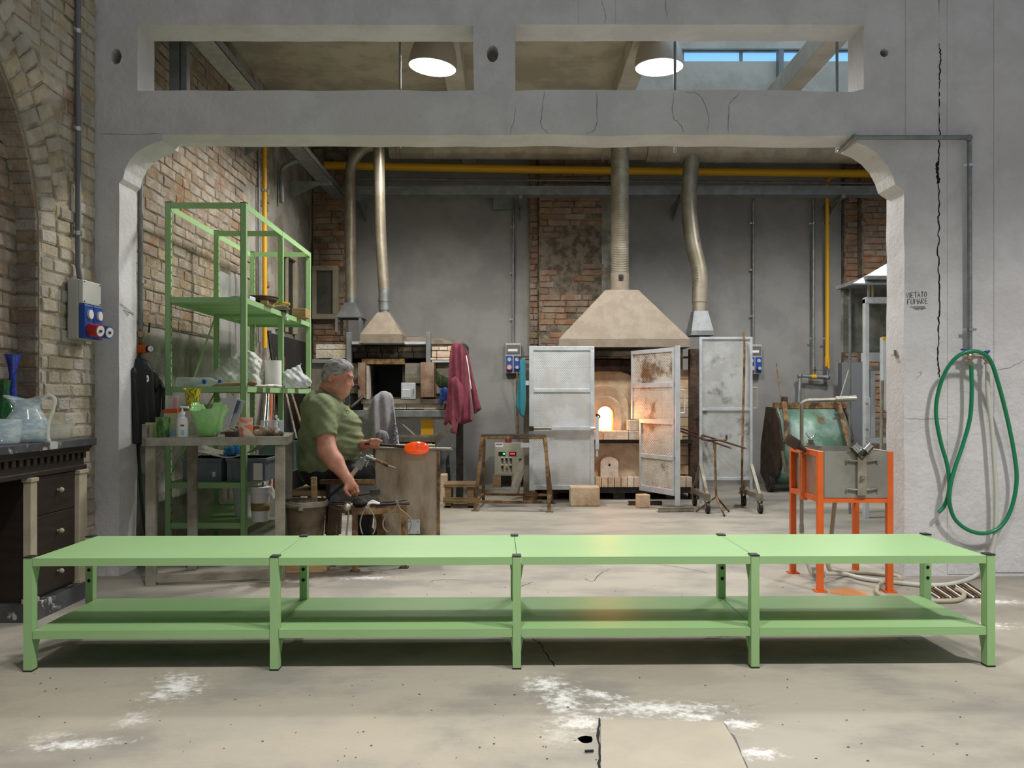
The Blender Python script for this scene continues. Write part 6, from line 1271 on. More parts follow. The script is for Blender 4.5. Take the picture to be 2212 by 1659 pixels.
# tools on and around the stand
def tt(x, y, d, z): p = P(x, y, d); return V(p.x, p.y, z)
def tool(name, label, cat, base): return T(name, label, cat, base)
ZS = ZT+.002
t_ = tool('wood_paddle', 'black burnt wooden paddle under the right hand', 'paddle', tt(790, 0, 5.22, ZS))
MB().prism([P(796, 1063, 5.26), P(802, 1059, 5.26), P(822, 1057, 5.26), P(823, 1069, 5.24), P(801, 1072, 5.24)], (0, .014, .004)).build('blade', M['iron'], t_, smooth=0, bev=.003); MB().tube([P(764, 1070.5, 5.225), P(800, 1065, 5.255)], .008, 10).build('handle', M['iron'], t_)
t_ = tool('tongs', 'thin steel tongs with loop handle lying left on tool stand', 'tongs', tt(735, 0, 5.2, ZS))
for dz, y in ((.012, 5.24), (.02, 5.255)): MB().tube([tt(700, 0, y, ZS+dz+.004), tt(745, 0, y, ZS+dz)], .005, 8).build('arm', M['iron'], t_)
MB().tube(cr([tt(745, 0, 5.22, ZS+.02), tt(750, 0, 5.18, ZS+.024), tt(762, 0, 5.17, ZS+.024), tt(768, 0, 5.2, ZS+.022), tt(762, 0, 5.24, ZS+.02), tt(745, 0, 5.25, ZS+.02)], 5), .0035, 8).build('loop', M['steel'], t_)
s = SDF((P(757,0,5.2).x, 5.13, .37), (P(797,0,5.2).x, 5.25, .46), .004); s.ell(tt(777, 0, 5.19, ZS+.024), (.05, .035, .026), .01); s.warp(lambda x, y, z: .004*np.sin(x*420)*np.sin(z*430+y*300)); s.build('wet_pad', M['iron'], label='dark crumpled newspaper pad on the tool stand', cat='pad')
t_ = tool('jacks', 'pair of glassblowing jacks with pale grips on tool stand', 'jacks', tt(830, 0, 5.2, ZS))
for k, y in enumerate((5.19, 5.215)):
    MB().tube(cr([tt(793, 0, y, ZS+.014), tt(805, 0, y, ZS+.024+.008*k), tt(820, 0, y, ZS+.016)], 5), .0065, 8).build('grip', M['paper'], t_); MB().tube([tt(800, 0, y, ZS+.008), tt(830, 0, y+.01, ZS+.014+.01*k), tt(886-6*k, 0, y+.03, ZS+.022+.012*k)], .008, 8, True, [.006, .009, .002]).build('blade', M['iron'], t_)
t_ = tool('shears', 'flat dark shears at front right of tool stand', 'shears', tt(845, 0, 5.16, ZS))
for k in (0, 1): MB().bar(tt(812, 0, 5.165+.012*k, ZS+.006+.007*k), tt(884, 0, 5.25-.01*k, ZS+.008+.01*k), .012, .005).build('blade', M['iron'], t_, smooth=0)
t_ = tool('ball_ladle', 'round steel ball tool hanging at stand front corner', 'tool', P(750, 1150, 5.1)); c = P(749.5, 1096, 5.09)
MB().ell(c, (.024,)*3, 20, 12).build('ball', M['steel'], t_); MB().tube([c+V(.005, 0, -.015), P(753, 1110, 5.1), P(748, 1158, 5.12)], .005, 8).build('stem', M['steel'], t_); MB().tube(cr([c+V(0, .01, .015), tt(750, 0, 5.13, ZS+.012), tt(760, 0, 5.15, ZS+.012)], 4), .004, 8).build('hook', M['steel'], t_); MB().cyl(tt(755, 0, 5.14, ZS+.016), tt(760, 0, 5.15, ZS+.016), .011, n=12).build('ferrule', M['chrome'], t_)
def caliper(label, px_, py_, arms, d):
    t = tool('calipers', label, 'calipers', P(px_, 1150, d)); c = P(px_, py_, d); MB().cyl(c+V(0, .012, 0), c+V(0, -.014, 0), .009, n=12).build('pivot', M['chrome'], t)
    for a in arms: MB().tube(cr([P(x, y, d) for x, y in a], 7), .0045, 8).build('arm', M['steel_dull'], t, smooth=60)
    return t
caliper('slender bowed calipers hanging at front of tool stand', 793, 1096, [[(793, 1094), (783, 1110), (778, 1130), (781, 1148), (784, 1154)], [(793, 1094), (804, 1108), (811, 1128), (809, 1146), (805, 1154)]], 5.1)
caliper('wide round calipers hanging at right of tool stand', 858, 1082, [[(859, 1082), (855, 1098), (846, 1106), (833, 1116), (827, 1130), (830, 1142), (838, 1150)], [(858, 1082), (863, 1098), (872, 1106), (884, 1117), (889, 1130), (886, 1142), (881, 1147)]], 5.17)
for i in range(7):
    x = 707+i*5; mb = MB(); p0 = tt(x, 0, 5.33-.028*i-.02, ZT-.012); p1 = P(703+i*5.2, 1154+2*(i % 3), p0.y-.01); mb.tube(cr([p0+V(0, .02, -.005), p0+V(0,-.006,.006), p0+V(0, -.012, -.01), p0.lerp(p1, .5), p1], 4), .0072, 8)
    mb.build('iron_hook', M['rust_dk'], label='dark iron hook hanging on left side of tool stand, '+('leftmost', 'second from left', 'third from left', 'fourth from left', 'third from right', 'second from right', 'rightmost')[i]+' of seven', cat='hook', group='iron hooks hanging on the tool stand')
MB().tube([P(743, 1046, 5.26), P(722, 1063, 5.28), P(704, 1078, 5.3)], .0085, 10).build('tool_shaft', M['iron'], label='dark tool shaft slanting from hand down towards the bucket', cat='rod')
# ---- bucket on a wooden block
MB(rotz(.05, (P(618,0,5.1).x, 5.07, 0))).box((0, 0, 0), (.245, .24, .1)).build('wood_block', M['wood'], label='square wooden block under the metal bucket', cat='block', smooth=0, bev=.006)
bk = T('metal_bucket', 'dented old metal bucket with upright stick beside the tool stand', 'bucket', V(P(661,0,5.2).x, 5.2, .1)); c = ORI[bk.name]
bm_ = MAT('old_bucket_metal', (110, 96, 78), .5, .5, col2=(78, 66, 52), scale=6, col3=(140, 120, 92), scale3=4, bump=.2, bscale=20)
dent = lambda p, a, r, z: V(p.x*(1+.03*nz(a*2, z*6, 1)), p.y*(1+.03*nz(a*2, z*6, 5)), p.z)
MB().shell([(.098, 0), (.104, .08), (.112, .18), (.122, .285), (.124, .29), (.1295, .295), (.1295, .325)], c, 36, .004, fn=dent).build('pail', bm_, bk, smooth=50)
MB().lathe([(.13, .29), (.1325, .295), (.1325, .322), (.128, .325)], c, 36, caps=False).build('rim_band', M['steel_dull'], bk); MB().lathe([(.001, .2), (.115, .2)], c, 24).build('water', MAT('murky_water', (42, 36, 28), .1), bk)
for s_ in (-1, 1):
    e_ = c+V(s_*.012*0+(.0 if s_ < 0 else .0), -.131 if s_ < 0 else .131, .30); MB().cbox(e_, (.03, .008, .05)).build('lug', M['steel'], bk, smooth=0, bev=.004)
MB().tube(cr([c+V(0, -.14, .305), c+V(-.06, -.13, .31), c+V(-.125, -.07, .32), c+V(-.15, 0, .33), c+V(-.125, .07, .33), c+V(-.06, .13, .32), c+V(0, .14, .305)], 6), .0045, 8).build('bail_handle', M['steel'], bk)
a = P(678, 1030, 5.16); MB().bar(V(a.x+.01, 5.17, .13), a, .034, .034, YV).build('stirring_stick', M['wood_old'], label='square wooden stick standing in the metal bucket', cat='stick', smooth=0, bev=.004)
# ================================================================ SMALL THINGS
def glassm(name, col, alpha=.45, col2=None, scale=20, rough=.08, stretch=None): return MAT(name, col, rough, col2=col2, scale=scale, alpha=alpha, coat=.6, stretch=stretch, lo=.42, hi=.58)
# ---- socket box and conduit on the hall wall
hb = T('socket_box', 'grey socket box with blue panels and red plug on the hall brick wall', 'socket box', V(-2.40, 4.76, 1.34), 'wall socket boxes')
y0, y1 = 4.656, 4.872; bz = lambda y, d=4.656: P(0, y, d).z
MB().box((WX+.005, y0, bz(732)), (-2.385, y1, bz(602))).build('case', M['grey_box'], hb, smooth=0, bev=.006)
MB().box((-2.385, y0+.004, bz(654)), (-2.361, y1-.004, bz(603))).build('cover', MAT('pale_cover', (198, 198, 190), .5), hb, smooth=0, bev=.004)
for (y, z) in ((y0+.02, bz(607)), (y1-.02, bz(607)), (y0+.02, bz(650)), (y1-.02, bz(650))): MB().cyl(V(-2.362, y, z), V(-2.358, y, z), .004, n=8).build('screw', M['black'], hb)
for i in range(2):
    ya = y0+.006+i*.106; sp2 = MB().box((-2.386, ya, bz(730)), (-2.350, ya+.098, bz(656))).build('socket_panel', M['blue'], hb, smooth=0, bev=.006)
    c = V(-2.35, ya+.05, bz(677)); MB().cyl(c, c+V(.012, 0, 0), .026, n=18).build('round_cap', M['white'], sp2)
    c = V(-2.35, ya+.05, bz(710)); aim = V(1, -.25, -.15).normalized()
    MB().cyl(c, c+aim*.07, .036, n=22).build('plug_ring', M['red'] if i == 0 else M['blue'], sp2); MB().cyl(c+aim*.07, c+aim*.074, .029, n=22).build('plug_face', M['white'], sp2); MB().cbox(c+aim*.076, (.004, .02, .014)).build('plug_mark', M['ink'], sp2, smooth=0)
pipe('conduit', [V(WX+.02, 4.745, 3.75), V(WX+.02, 4.745, bz(575, 4.74)), V(WX+.03, 4.75, bz(600))], .0155, MAT('grey_pvc', (110, 114, 116), .5), 'grey plastic conduit running down the hall brick wall', elbows=False,
     clips=[(V(WX+.02, 4.745, P(0, 68, 4.745).z), XV), (V(WX+.02, 4.745, P(0, 279, 4.745).z), XV), (V(WX+.02, 4.745, P(0, 504, 4.745).z), XV)])
# ---- glass on the marble console
def vessel(name, label, prof, c, mat, cat='vase', n=32, t=.004, fn=None): return MB().shell(prof, c, n, t, fn=fn).build(name, mat, label=label, cat=cat, smooth=60)
ZC = .8385
sw = glassm('swirl_glass', (222, 228, 228), .42, (172, 200, 214), 22, stretch=(1, 1, 3))
jg = T('glass_jug', 'swirled pale blue glass jug with handle on the marble top', 'jug', V(-2.325, 4.06, ZC)); c = ORI[jg.name]
MB().shell([(.075, 0), (.098, .02), (.1, .07), (.085, .12), (.06, .155), (.055, .175), (.068, .2), (.085, .215)], c, 34, .004, fn=lambda p, a, r, z: V(p.x*(1+(.25*max(0, -math.cos(a))*(z > .19))), p.y, z+(.012*math.cos(2*a) if z > .19 else 0))).build('body', sw, jg, smooth=60)
MB().tube(cr([c+V(.075, 0, .205), c+V(.105, .0, .225), c+V(.135, 0, .205), c+V(.125, 0, .15), c+V(.105, 0, .09), c+V(.1, 0, .03), c+V(.108, 0, .005)], 6), .008, 10).build('handle', glassm('clear_handle', (226, 226, 214), .6), jg)
vessel('glass_tumbler', 'swirled pale blue glass beaker at left end of marble top', [(.062, 0), (.07, .01), (.074, .06), (.076, .115)], V(-2.325, 3.87, ZC), sw)
vessel('glass_bowl', 'clear glass bowl with wavy handkerchief rim on marble top', [(.05, 0), (.066, .015), (.075, .05), (.082, .09)], V(-2.335, 4.36, ZC), glassm('clear_glass', (222, 222, 204), .32), 'bowl', fn=lambda p, a, r, z: V(p.x*(1+.1*math.cos(5*a)*(z/.09)), p.y*(1+.1*math.cos(5*a)*(z/.09)), z+.014*math.cos(5*a)*(z/.09)**2))
gv = T('tall_vase', 'tall green vase at the far left of marble top', 'vase', V(-2.48, 4.14, ZC))
MB().shell([(.04, 0), (.055, .03), (.058, .12), (.045, .17), (.022, .21), (.02, .26), (.03, .3)], ORI[gv.name], 24, .004).build('body', glassm('green_glass', (20, 110, 40), .9, (10, 78, 30), 10), gv, smooth=60)
bv = T('tall_vase', 'tall blue flared vase behind the green one at far left', 'vase', V(-2.50, 4.24, ZC))
MB().shell([(.03, 0), (.04, .05), (.03, .16), (.016, .26), (.016, .33), (.026, .39), (.04, .43)], ORI[bv.name], 24, .004).build('body', glassm('blue_glass', (40, 72, 200), .9, (20, 40, 140), 16), bv, smooth=60)
# ---- valve, gauge and jacket by the left jamb
gp = T('gas_regulator', 'orange gas regulator with gauge and yellow valve behind left jamb', 'regulator', V(-2.365, 5.4, 1.3)); gxx = -2.362; gy = 5.385
zz = lambda y: P(0, y, gy).z
MB().cyl(V(gxx, gy, zz(395)), V(gxx, gy, zz(712)), .0165, n=14).build('riser', M['galv_grey'], gp); MB().cyl(V(gxx, gy, zz(712)), V(gxx, gy, zz(800)), .012, n=12).build('lower_pipe', M['rust'], gp)
MB().cyl(V(gxx, gy, zz(716)), V(gxx, gy, zz(728)), .024, n=12).build('valve_body', M['steel'], gp); MB().bar(V(gxx, gy-.02, zz(720)), V(gxx+.055, gy-.03, zz(722)), .018, .008).build('valve_lever', M['yellow'], gp, smooth=0); MB().bar(V(gxx+.045, gy+.02, zz(718)), V(gxx+.05, gy+.02, zz(697)), .008, .012).build('black_lever', M['black'], gp, smooth=0)
MB().cbox(V(gxx+.01, gy, zz(754)), (.07, .055, .052)).build('regulator_body', M['orange'], gp, smooth=0, bev=.005)
c = V(gxx+.05, gy-.005, zz(754)); gd = V(.75, -.66, 0); MB().cyl(c, c+gd*.035, .021, n=22).build('gauge', M['black'], gp); MB().cyl(c+gd*.035, c+gd*.037, .018, n=22).build('gauge_face', M['white'], gp); MB().bar(c+gd*.038+V(0,0,-.008), c+gd*.038+V(.004, .004, .01), .002, .002).build('needle', M['ink'], gp, smooth=0)
c = V(gxx, gy, zz(348)); 
MB().box((gxx-.02, gy-.01, zz(612)), (gxx+.03, gy+.02, zz(605))).build('clip', M['chrome'], gp, smooth=0)
jx = -2.325; jd = lambda x: -jx*F/(CX-x); jp = lambda x, y: (jd(x), P(0, y, jd(x)).z)
jk = T('work_jacket', 'black work jacket hanging on wall behind the left jamb', 'jacket', V(jx, 5.4, .75))
jm = MAT('black_nylon', (26, 30, 30), .45, bump=.15, bscale=40)
cloth('body', jm, [jp(x, y) for x, y in ((292, 772), (303, 768), (315, 790), (330, 825), (338, 850), (333, 900), (322, 960), (312, 960), (284, 960), (280, 800))], 'y', jx, .04, lambda u, z: .02*np.sin(u*60+z*6), parent=jk)
cloth('sleeve', jm, [jp(x, y) for x, y in ((310, 790), (322, 800), (338, 832), (352, 846), (352, 856), (346, 862), (340, 856), (332, 862), (318, 840))], 'y', jx+.035, .025, lambda u, z: .008*np.sin(u*70), parent=jk)
MB().box((jx+.03, jd(340), P(0, 885, jd(340)).z), (jx+.036, jd(346), P(0, 850, jd(340)).z)).build('strap', jm, jk, smooth=0)
c = V(jx+.052, jd(299), P(0, 818, 5.28).z); MB().lathe([(.008, 0), (.022, 0), (.022, .004), (.008, .004)], c, 20, closed=True, R=Matrix.Rotation(math.pi/2, 3, 'Y')).build('logo', M['white'], jk)
MB().tube(cr([V(-2.37, 5.36, .9), V(-2.36, 5.37, .6), V(-2.35, 5.4, .3), V(-2.32, 5.45, .05), V(-2.25, 5.5, .014)], 6), .011, 10).build('hose', MAT('dark_green_hose', (34, 52, 44), .5), label='dark hose running down wall behind the left jamb', cat='hose')
# ---- things on the steel workbench
BZ = BH+.0005
def wbp(x, y_extra=0, v=None):
    """point on the worktop seen at pixel column x, v metres in from its front edge"""
    for k in range(1, 400):
        p = WM @ V(k*.002, v, 0)
        if CX+p.x/p.y*F >= x: return V(p.x, p.y, BZ)
    return V(p.x, p.y, BZ)
vessel('glass_tumbler', 'mottled green glass tumbler at left of the steel workbench', [(.034, 0), (.037, .006), (.04, .06), (.043, .112)], wbp(353, v=.07), glassm('green_mottle', (104, 150, 76), .85, (48, 96, 52), 40, stretch=(1, 1, .5)), 'tumbler')
vessel('glass_bowl', 'large lime green glass bowl with torn rim on workbench', [(.045, 0), (.062, .01), (.075, .05), (.086, .1), (.1, .14), (.108, .16)], wbp(451, v=.12), glassm('lime_glass', (166, 214, 148), .74, (146, 204, 124), 6), 'bowl', 40, .005, lambda p, a, r, z: V(p.x, p.y, z+(.035*(math.sin(a*2+2.6) > .55)-.012*(math.cos(a*3) > .4))*(z > .13)))
vessel('glass_tumbler', 'orange speckled clear tumbler at middle of the workbench', [(.038, 0), (.041, .008), (.041, .06), (.0425, .108)], wbp(530, v=.08), glassm('orange_mottle', (230, 118, 74), .65, (220, 208, 194), 30), 'tumbler')
vessel('glass_tumbler', 'pale lime glass tumbler at left corner of workbench', [(.03, 0), (.032, .005), (.036, .08)], wbp(328, v=.16), glassm('pale_lime', (176, 206, 140), .55), 'tumbler')
sb_ = T('soap_dispenser', 'white pump soap dispenser beside the lime bowl', 'dispenser', wbp(393, v=.06)); c = ORI[sb_.name]
MB().lathe([(.001, 0), (.030, 0), (.032, .006), (.032, .085), (.028, .105), (.014, .118), (.0125, .122)], c, 28).build('bottle', MAT('white_pe', (222, 224, 220), .4), sb_); MB().cyl(c+V(0,0,.12), c+V(0,0,.142), .0155, n=18).build('collar', M['white'], sb_); MB().cyl(c+V(0,0,.142), c+V(0,0,.165), .005, n=10).bar(c+V(-.012, 0, .17), c+V(.034, 0, .167), .016, .011).build('pump', M['white'], sb_)
MB().box((c.x+.002, c.y-.0335, c.z+.062), (c.x+.024, c.y-.0305, c.z+.070)).build('label_stripe', M['red'], sb_, smooth=0); MB().box((c.x+.004, c.y-.0335, c.z+.014), (c.x+.024, c.y-.0305, c.z+.042)).build('label_print', MAT('label_blue', (150, 200, 214), .6), sb_, smooth=0)
c = wbp(370, v=.22); MB().box((c.x-.045, c.y, c.z), (c.x+.04, c.y+.06, c.z+.13)).build('carton', MAT('printed_card', (214, 196, 150), .7, col2=(150, 186, 214), scale=9), label='printed carton with orange band behind the green tumbler', cat='box', smooth=0)
tb = T('clear_box', 'clear plastic box with pink candle on top of printed carton', 'box', c+V(0, .03, .13))
MB().box((c.x-.042, c.y+.005, c.z+.131), (c.x+.03, c.y+.05, c.z+.158)).build('orange_base', M['orange'], tb, smooth=0); MB().box((c.x-.04, c.y+.008, c.z+.158), (c.x+.028, c.y+.048, c.z+.235)).build('clear_cover', glassm('clear_plastic', (232, 226, 222), .3), tb, smooth=0); MB().box((c.x-.0, c.y+.015, c.z+.158), (c.x+.022, c.y+.035, c.z+.222)).build('pink_candle', MAT('pink_wax', (214, 110, 138), .6), tb, smooth=0)
c = wbp(416, v=.26); MB().box((c.x-.045, c.y, c.z), (c.x+.05, c.y+.08, c.z+.145)).build('carton', MAT('cream_card', (218, 210, 196), .7, col2=(206, 190, 176), scale=30), label='plain cream carton behind the soap dispenser', cat='box', smooth=0)
vessel('glass_vase', 'yellow glass vase with dark flecks raised on the cream carton', [(.028, 0), (.034, .02), (.038, .07), (.043, .108), (.05, .128)], c+V(-.015, .04, .146), glassm('yellow_fleck', (240, 226, 30), .95, (130, 120, 20), 70, stretch=(1.6, 1.6, .6)), 'vase', fn=lambda p, a, r, z: V(p.x*(1+.06*math.cos(4*a)*(z > .1)), p.y*(1+.06*math.cos(4*a)*(z > .1)), z+.006*math.cos(4*a)*(z > .1)))
c = wbp(470, v=.34); 
for i, (off, lab, m_) in enumerate(((V(0, 0, 0), 'front grey printed leaflet leaning behind the lime bowl', MAT('grey_leaflet', (196, 196, 202), .7)), (V(.035, .02, .02), 'rear folded leaflet with dark picture behind the lime bowl', MAT('grey_leaflet2', (188, 188, 194), .7)))):
    o = c+off; pts = [o+V(-.06, 0, 0), o+V(.05, 0, 0), o+V(.10, .06, .19-.05*i+.04), o+V(.0, .06, .22)]
    lf_ = MB().prism(pts, (0, .006, 0)).build('leaflet', m_, label=lab, cat='leaflet', smooth=0)
    if i: MB().prism([o+V(.0, .028, .12), o+V(.06, .028, .11), o+V(.08, .05, .18), o+V(.03, .05, .195)], (0, -.002, 0)).build('picture', MAT('leaflet_picture', (92, 92, 112), .6), lf_, smooth=0)
for i, (x, v, dz) in enumerate(((486, .12, .0), (498, .10, .012), (506, .12, .022))):
    c = wbp(x, v=v); pl_ = T('pliers', ('grey pliers lying lowest by the lime bowl', 'grey pliers across the tool pile by orange tumbler', 'topmost grey pliers beside the orange tumbler')[i], 'pliers', c+V(0, 0, dz))
    for k in (0, 1): MB().tube(cr([c+V(-.06, -.01+.02*k, dz+.012), c+V(-.02, .004*k, dz+.016+.006*k), c+V(.02, .012-.014*k, dz+.013), c+V(.055, .004-.004*k, dz+.018+.01*k)], 5), .005, 8).build('arm', M['steel_dull'], pl_)
c = wbp(500, v=.06); MB().lathe([(.001, 0), (.032, 0), (.034, .012), (.03, .028), (.001, .03)], c, 20, fn=lambda p, a, r, z: V(p.x*1.2, p.y*.6, z)).build('leather_pad', M['rust_dk'], label='brown folded leather pad before the orange tumbler', cat='pad')
s = SDF(tuple(wbp(548, v=.16)+V(-.06, -.1, -.01)), tuple(wbp(600, v=.1)+V(.1, .12, .09)), .006)
a, b = wbp(556, v=.12), wbp(606, v=.1); s.cap(a+V(0, 0, .012), b+V(0, 0, .01), .026, .018, .02).ell(a.lerp(b, .45)+V(0, 0, .03), (.05, .03, .025), .02); s.cut((0, 0, BZ+.001), (0, 0, -1), (-5, 0, 0), (5, 9, 3)); s.warp(lambda x, y, z: .006*np.sin(x*120+z*90)*np.sin(y*110)); s.build('work_rag', MAT('dirty_rag', (164, 148, 124), .95, col2=(96, 82, 68), scale=14), label='dirty crumpled rag glove at right end of workbench', cat='rag')
c = wbp(515, v=.42); MB().box((c.x-.1, c.y, c.z), (c.x+.13, c.y+.06, c.z+.05)).build('wood_block', M['wood_old'], label='rough wooden block lying at back of the workbench', cat='block', smooth=0, bev=.006)
c = wbp(583, v=.3); MB().box((c.x-.06, c.y, c.z), (c.x+.06, c.y+.1, c.z+.085)).build('clear_tub', glassm('frosted_tub', (198, 210, 220), .5), label='clear plastic tub at right of the workbench', cat='tub', smooth=0, bev=.008)
def figurine(label, c, h):
    t = T('glass_figurine', label, 'figurine', c)
    for i in range(6): MB().ell(c+V(.006*math.sin(i*2), .004*math.cos(i), h*(.1+.15*i)), (.017-.0018*i, .012, h*.09), 10, 7).build('bead', glassm('crystal', (236, 236, 228), .6, rough=.02), t)
    for s_ in (-1, 1): MB().tube([c+V(s_*.012, 0, 0), c+V(s_*.004, 0, h*.16)], .005, 8).build('foot', glassm('crystal_foot', (236, 236, 228), .6, rough=.02), t)
figurine('clear glass figurine standing near right end of workbench', wbp(597, v=.12), .13)
# ---- on the shelves
def sp(x, z, v):   # point on a shelf seen at column x, v metres behind the front posts
    y = 5.45+v; p = P(x, 0, y); return V(p.x, y, z+.001)
z1, z2, z3, z4 = LV[0], LV[1], LV[2], LV[3]
c = sp(514, z1, .18); bx_ = T('printed_box', 'small red white and blue printed box on top shelf', 'box', c); MB().box((c.x-.05, c.y, c.z), (c.x+.08, c.y+.12, c.z+.03)).build('carton', MAT('box_white', (206, 206, 224), .6), bx_, smooth=0)
MB().box((c.x-.048, c.y-.001, c.z+.001), (c.x+.079, c.y+.001, c.z+.009)).build('red_band', M['red'], bx_, smooth=0); MB().box((c.x-.035, c.y-.0015, c.z+.006), (c.x+.0, c.y+.001, c.z+.024)).build('blue_print', MAT('cyan_print', (40, 150, 190), .6), bx_, smooth=0); MB().box((c.x-.051, c.y, c.z), (c.x-.049, c.y+.12, c.z+.03)).build('end_flap', M['red'], bx_, smooth=0)
c = sp(562, z1, .55)
for i in range(3): MB().lathe([(.001, 0), (.11, 0), (.114, .006), (.11, .012), (.001, .012)], c+V(.006*i, .005*i, .03+.0125*i), 28).build('round_disc', M['rust'] if i % 2 else M['rust_dk'], label=('lowest', 'middle', 'topmost')[i]+' of three brown discs stacked on top shelf', cat='disc')
for (dx, w) in ((-.07, .05), (.03, .05)): MB().box((c.x+dx, c.y-.1, c.z), (c.x+dx+w, c.y+.08, c.z+.0295)).build('wood_wedge', M['wood'], label=('left' if dx < 0 else 'right')+' pale wooden strip under the brown discs', cat='wood', smooth=0)
c = sp(606, z1, .95); hk = T('hand_tool', 'hand tool with yellow wooden handle on top shelf', 'tool', c)
MB().tube([c+V(-.05, 0, .055), c+V(-.02, 0, .058), c+V(.03, 0, .06), c+V(.07, 0, .058)], .013, 10, True, [.007, .014, .016, .01]).build('handle', M['yellow'], hk); MB().box((c.x-.06, c.y-.03, c.z), (c.x+.05, c.y+.04, c.z+.042)).build('tool_body', M['rust_dk'], hk, smooth=0)
c = sp(604, z1, 1.0); 
for i in range(3): MB().tube([c+V(-.07+.02*i, -.1, .012+.012*i), c+V(.1-.015*i, -.085, .02+.012*i)], .008, 8).build('steel_tool', M['cream'] if i == 2 else M['steel_dull'], label=('lowest', 'middle', 'topmost')[i]+' of three steel bars beside the yellow handled tool', cat='tool')
c = sp(622, z1, 1.1); MB().tube(cr([c+V(-.05, -.06, .03), c+V(.0, -.1, .03), c+V(.02, -.12, .01), c+V(.01, -.13, -.03), c+V(.03, -.13, -.06), c+V(.05, -.125, -.062)], 6), .008, 8).build('clamp_hook', M['chrome'], label='shiny metal hook clamp hanging over top shelf edge', cat='hook')
c = sp(648, z1, 1.45); MB().box((c.x-.05, c.y-.06, c.z), (c.x+.06, c.y+.1, c.z+.075)).build('wooden_box', M['wood'], label='small plain wooden box at far end of top shelf', cat='box', smooth=0, bev=.003)
def lump(name, label, mat, c, ells, caps=(), wamp=.008, h=.008, cat='bag', zc=None):
    pts = np.array([np.array(c+V(*e[0]))+s_*np.array(e[1]) for e in ells for s_ in (-1, 1)]+[np.array(c+V(*k[0]))+s_*k[2] for k in caps for s_ in (-1, 1)]+[np.array(c+V(*k[1]))+s_*k[2] for k in caps for s_ in (-1, 1)])
    s = SDF(pts.min(0)-.05, pts.max(0)+.05, h)
    for e in ells: s.ell(c+V(*e[0]), e[1], .04)
    for k in caps: s.cap(c+V(*k[0]), c+V(*k[1]), k[2], k[3], .03)
    s.warp(lambda x, y, z: wamp*(.8*np.sin(x*47+np.sin(z*31)*2+y*23)+.9*np.abs(np.sin(x*58+np.sin(z*40+y*30)*1.4))+.7*np.abs(np.sin(x*40-z*66+y*50))+.4*np.sin(z*150+x*120)))
    s.cut((0, 0, (zc if zc is not None else c.z)), (0, 0, -1), (-9, 0, -1), (9, 20, 9)); return s.build(name, mat, label=label, cat=cat, relax=2)
c = sp(508, z2, .5)
lump('plastic_bag', 'large crumpled white translucent plastic bag on middle shelf', M['bag'], c, [((0, .02, .06), (.19, .17, .1)), ((.06, .02, .14), (.13, .12, .11)), ((.1, 0, .2), (.07, .07, .05))], [((.02, 0, .2), (.05, 0, .24), .04, .02), ((.13, -.05, .2), (.18, -.1, .03), .04, .045)], .009)
c = sp(590, z2, .55); MB().lathe([(.02, 0), (.058, 0), (.058, .19), (.02, .19)], c, 32, closed=True).build('paper_roll', M['paper'], label='big white paper towel roll on middle shelf', cat='paper roll')
c = sp(640, z2, 1.0); lump('plastic_bag', 'small knotted white plastic bag at far end of middle shelf', M['bag_clear'], c, [((0, 0, .05), (.12, .13, .075)), ((-.02, 0, .11), (.07, .07, .06))], [((0, 0, .13), (.03, 0, .19), .03, .012)], .009)
for i, (x, dx) in enumerate(((412, 'left'), (446, 'right'))):
    c = sp(x, z2, .12+.04*i); t = T('plastic_bottle', 'clear plastic bottle lying on middle shelf, the %s one' % dx, 'bottle', c)
    MB().lathe([(.001, -.09), (.028, -.088), (.03, -.05), (.03, .03), (.012, .06), (.011, .08)], c+V(0, 0, .032), 18, R=Matrix.Rotation(math.pi/2, 3, 'Y')).build('body', glassm('pet_bottle', (214, 224, 226), .4), t); MB().cyl(c+V(.08, 0, .032), c+V(.1, 0, .032), .014, n=12).build('cap', M['blue'], t)
c = sp(512, z2, .05); t = T('hand_brush', 'wooden handled brush lying along front of middle shelf', 'brush', c); MB().tube([c+V(-.12, 0, .013), c+V(.0, 0, .015), c+V(.08, 0, .018)], .01, 8, True, [.009, .012, .008]).build('handle', M['wood'], t); MB().ell(c+V(.1, 0, .018), (.03, .02, .017), 12, 8).build('bristles', M['rust'], t)
figurine('small clear glass figurine at front of middle shelf', sp(523, z2, .03), .085)
c = sp(580, z2, .35); lump('paper_scraps', 'flattened white paper scraps beside the paper roll', M['paper'], c, [((0, 0, .006), (.1, .09, .015))], (), .004, .006, 'paper')
c = sp(655, z2, 1.4); lump('tool_heap', 'dark small heap of odds at far end of middle shelf', M['iron'], c, [((0, 0, .02), (.06, .08, .03))], (), .008, .007, 'heap')
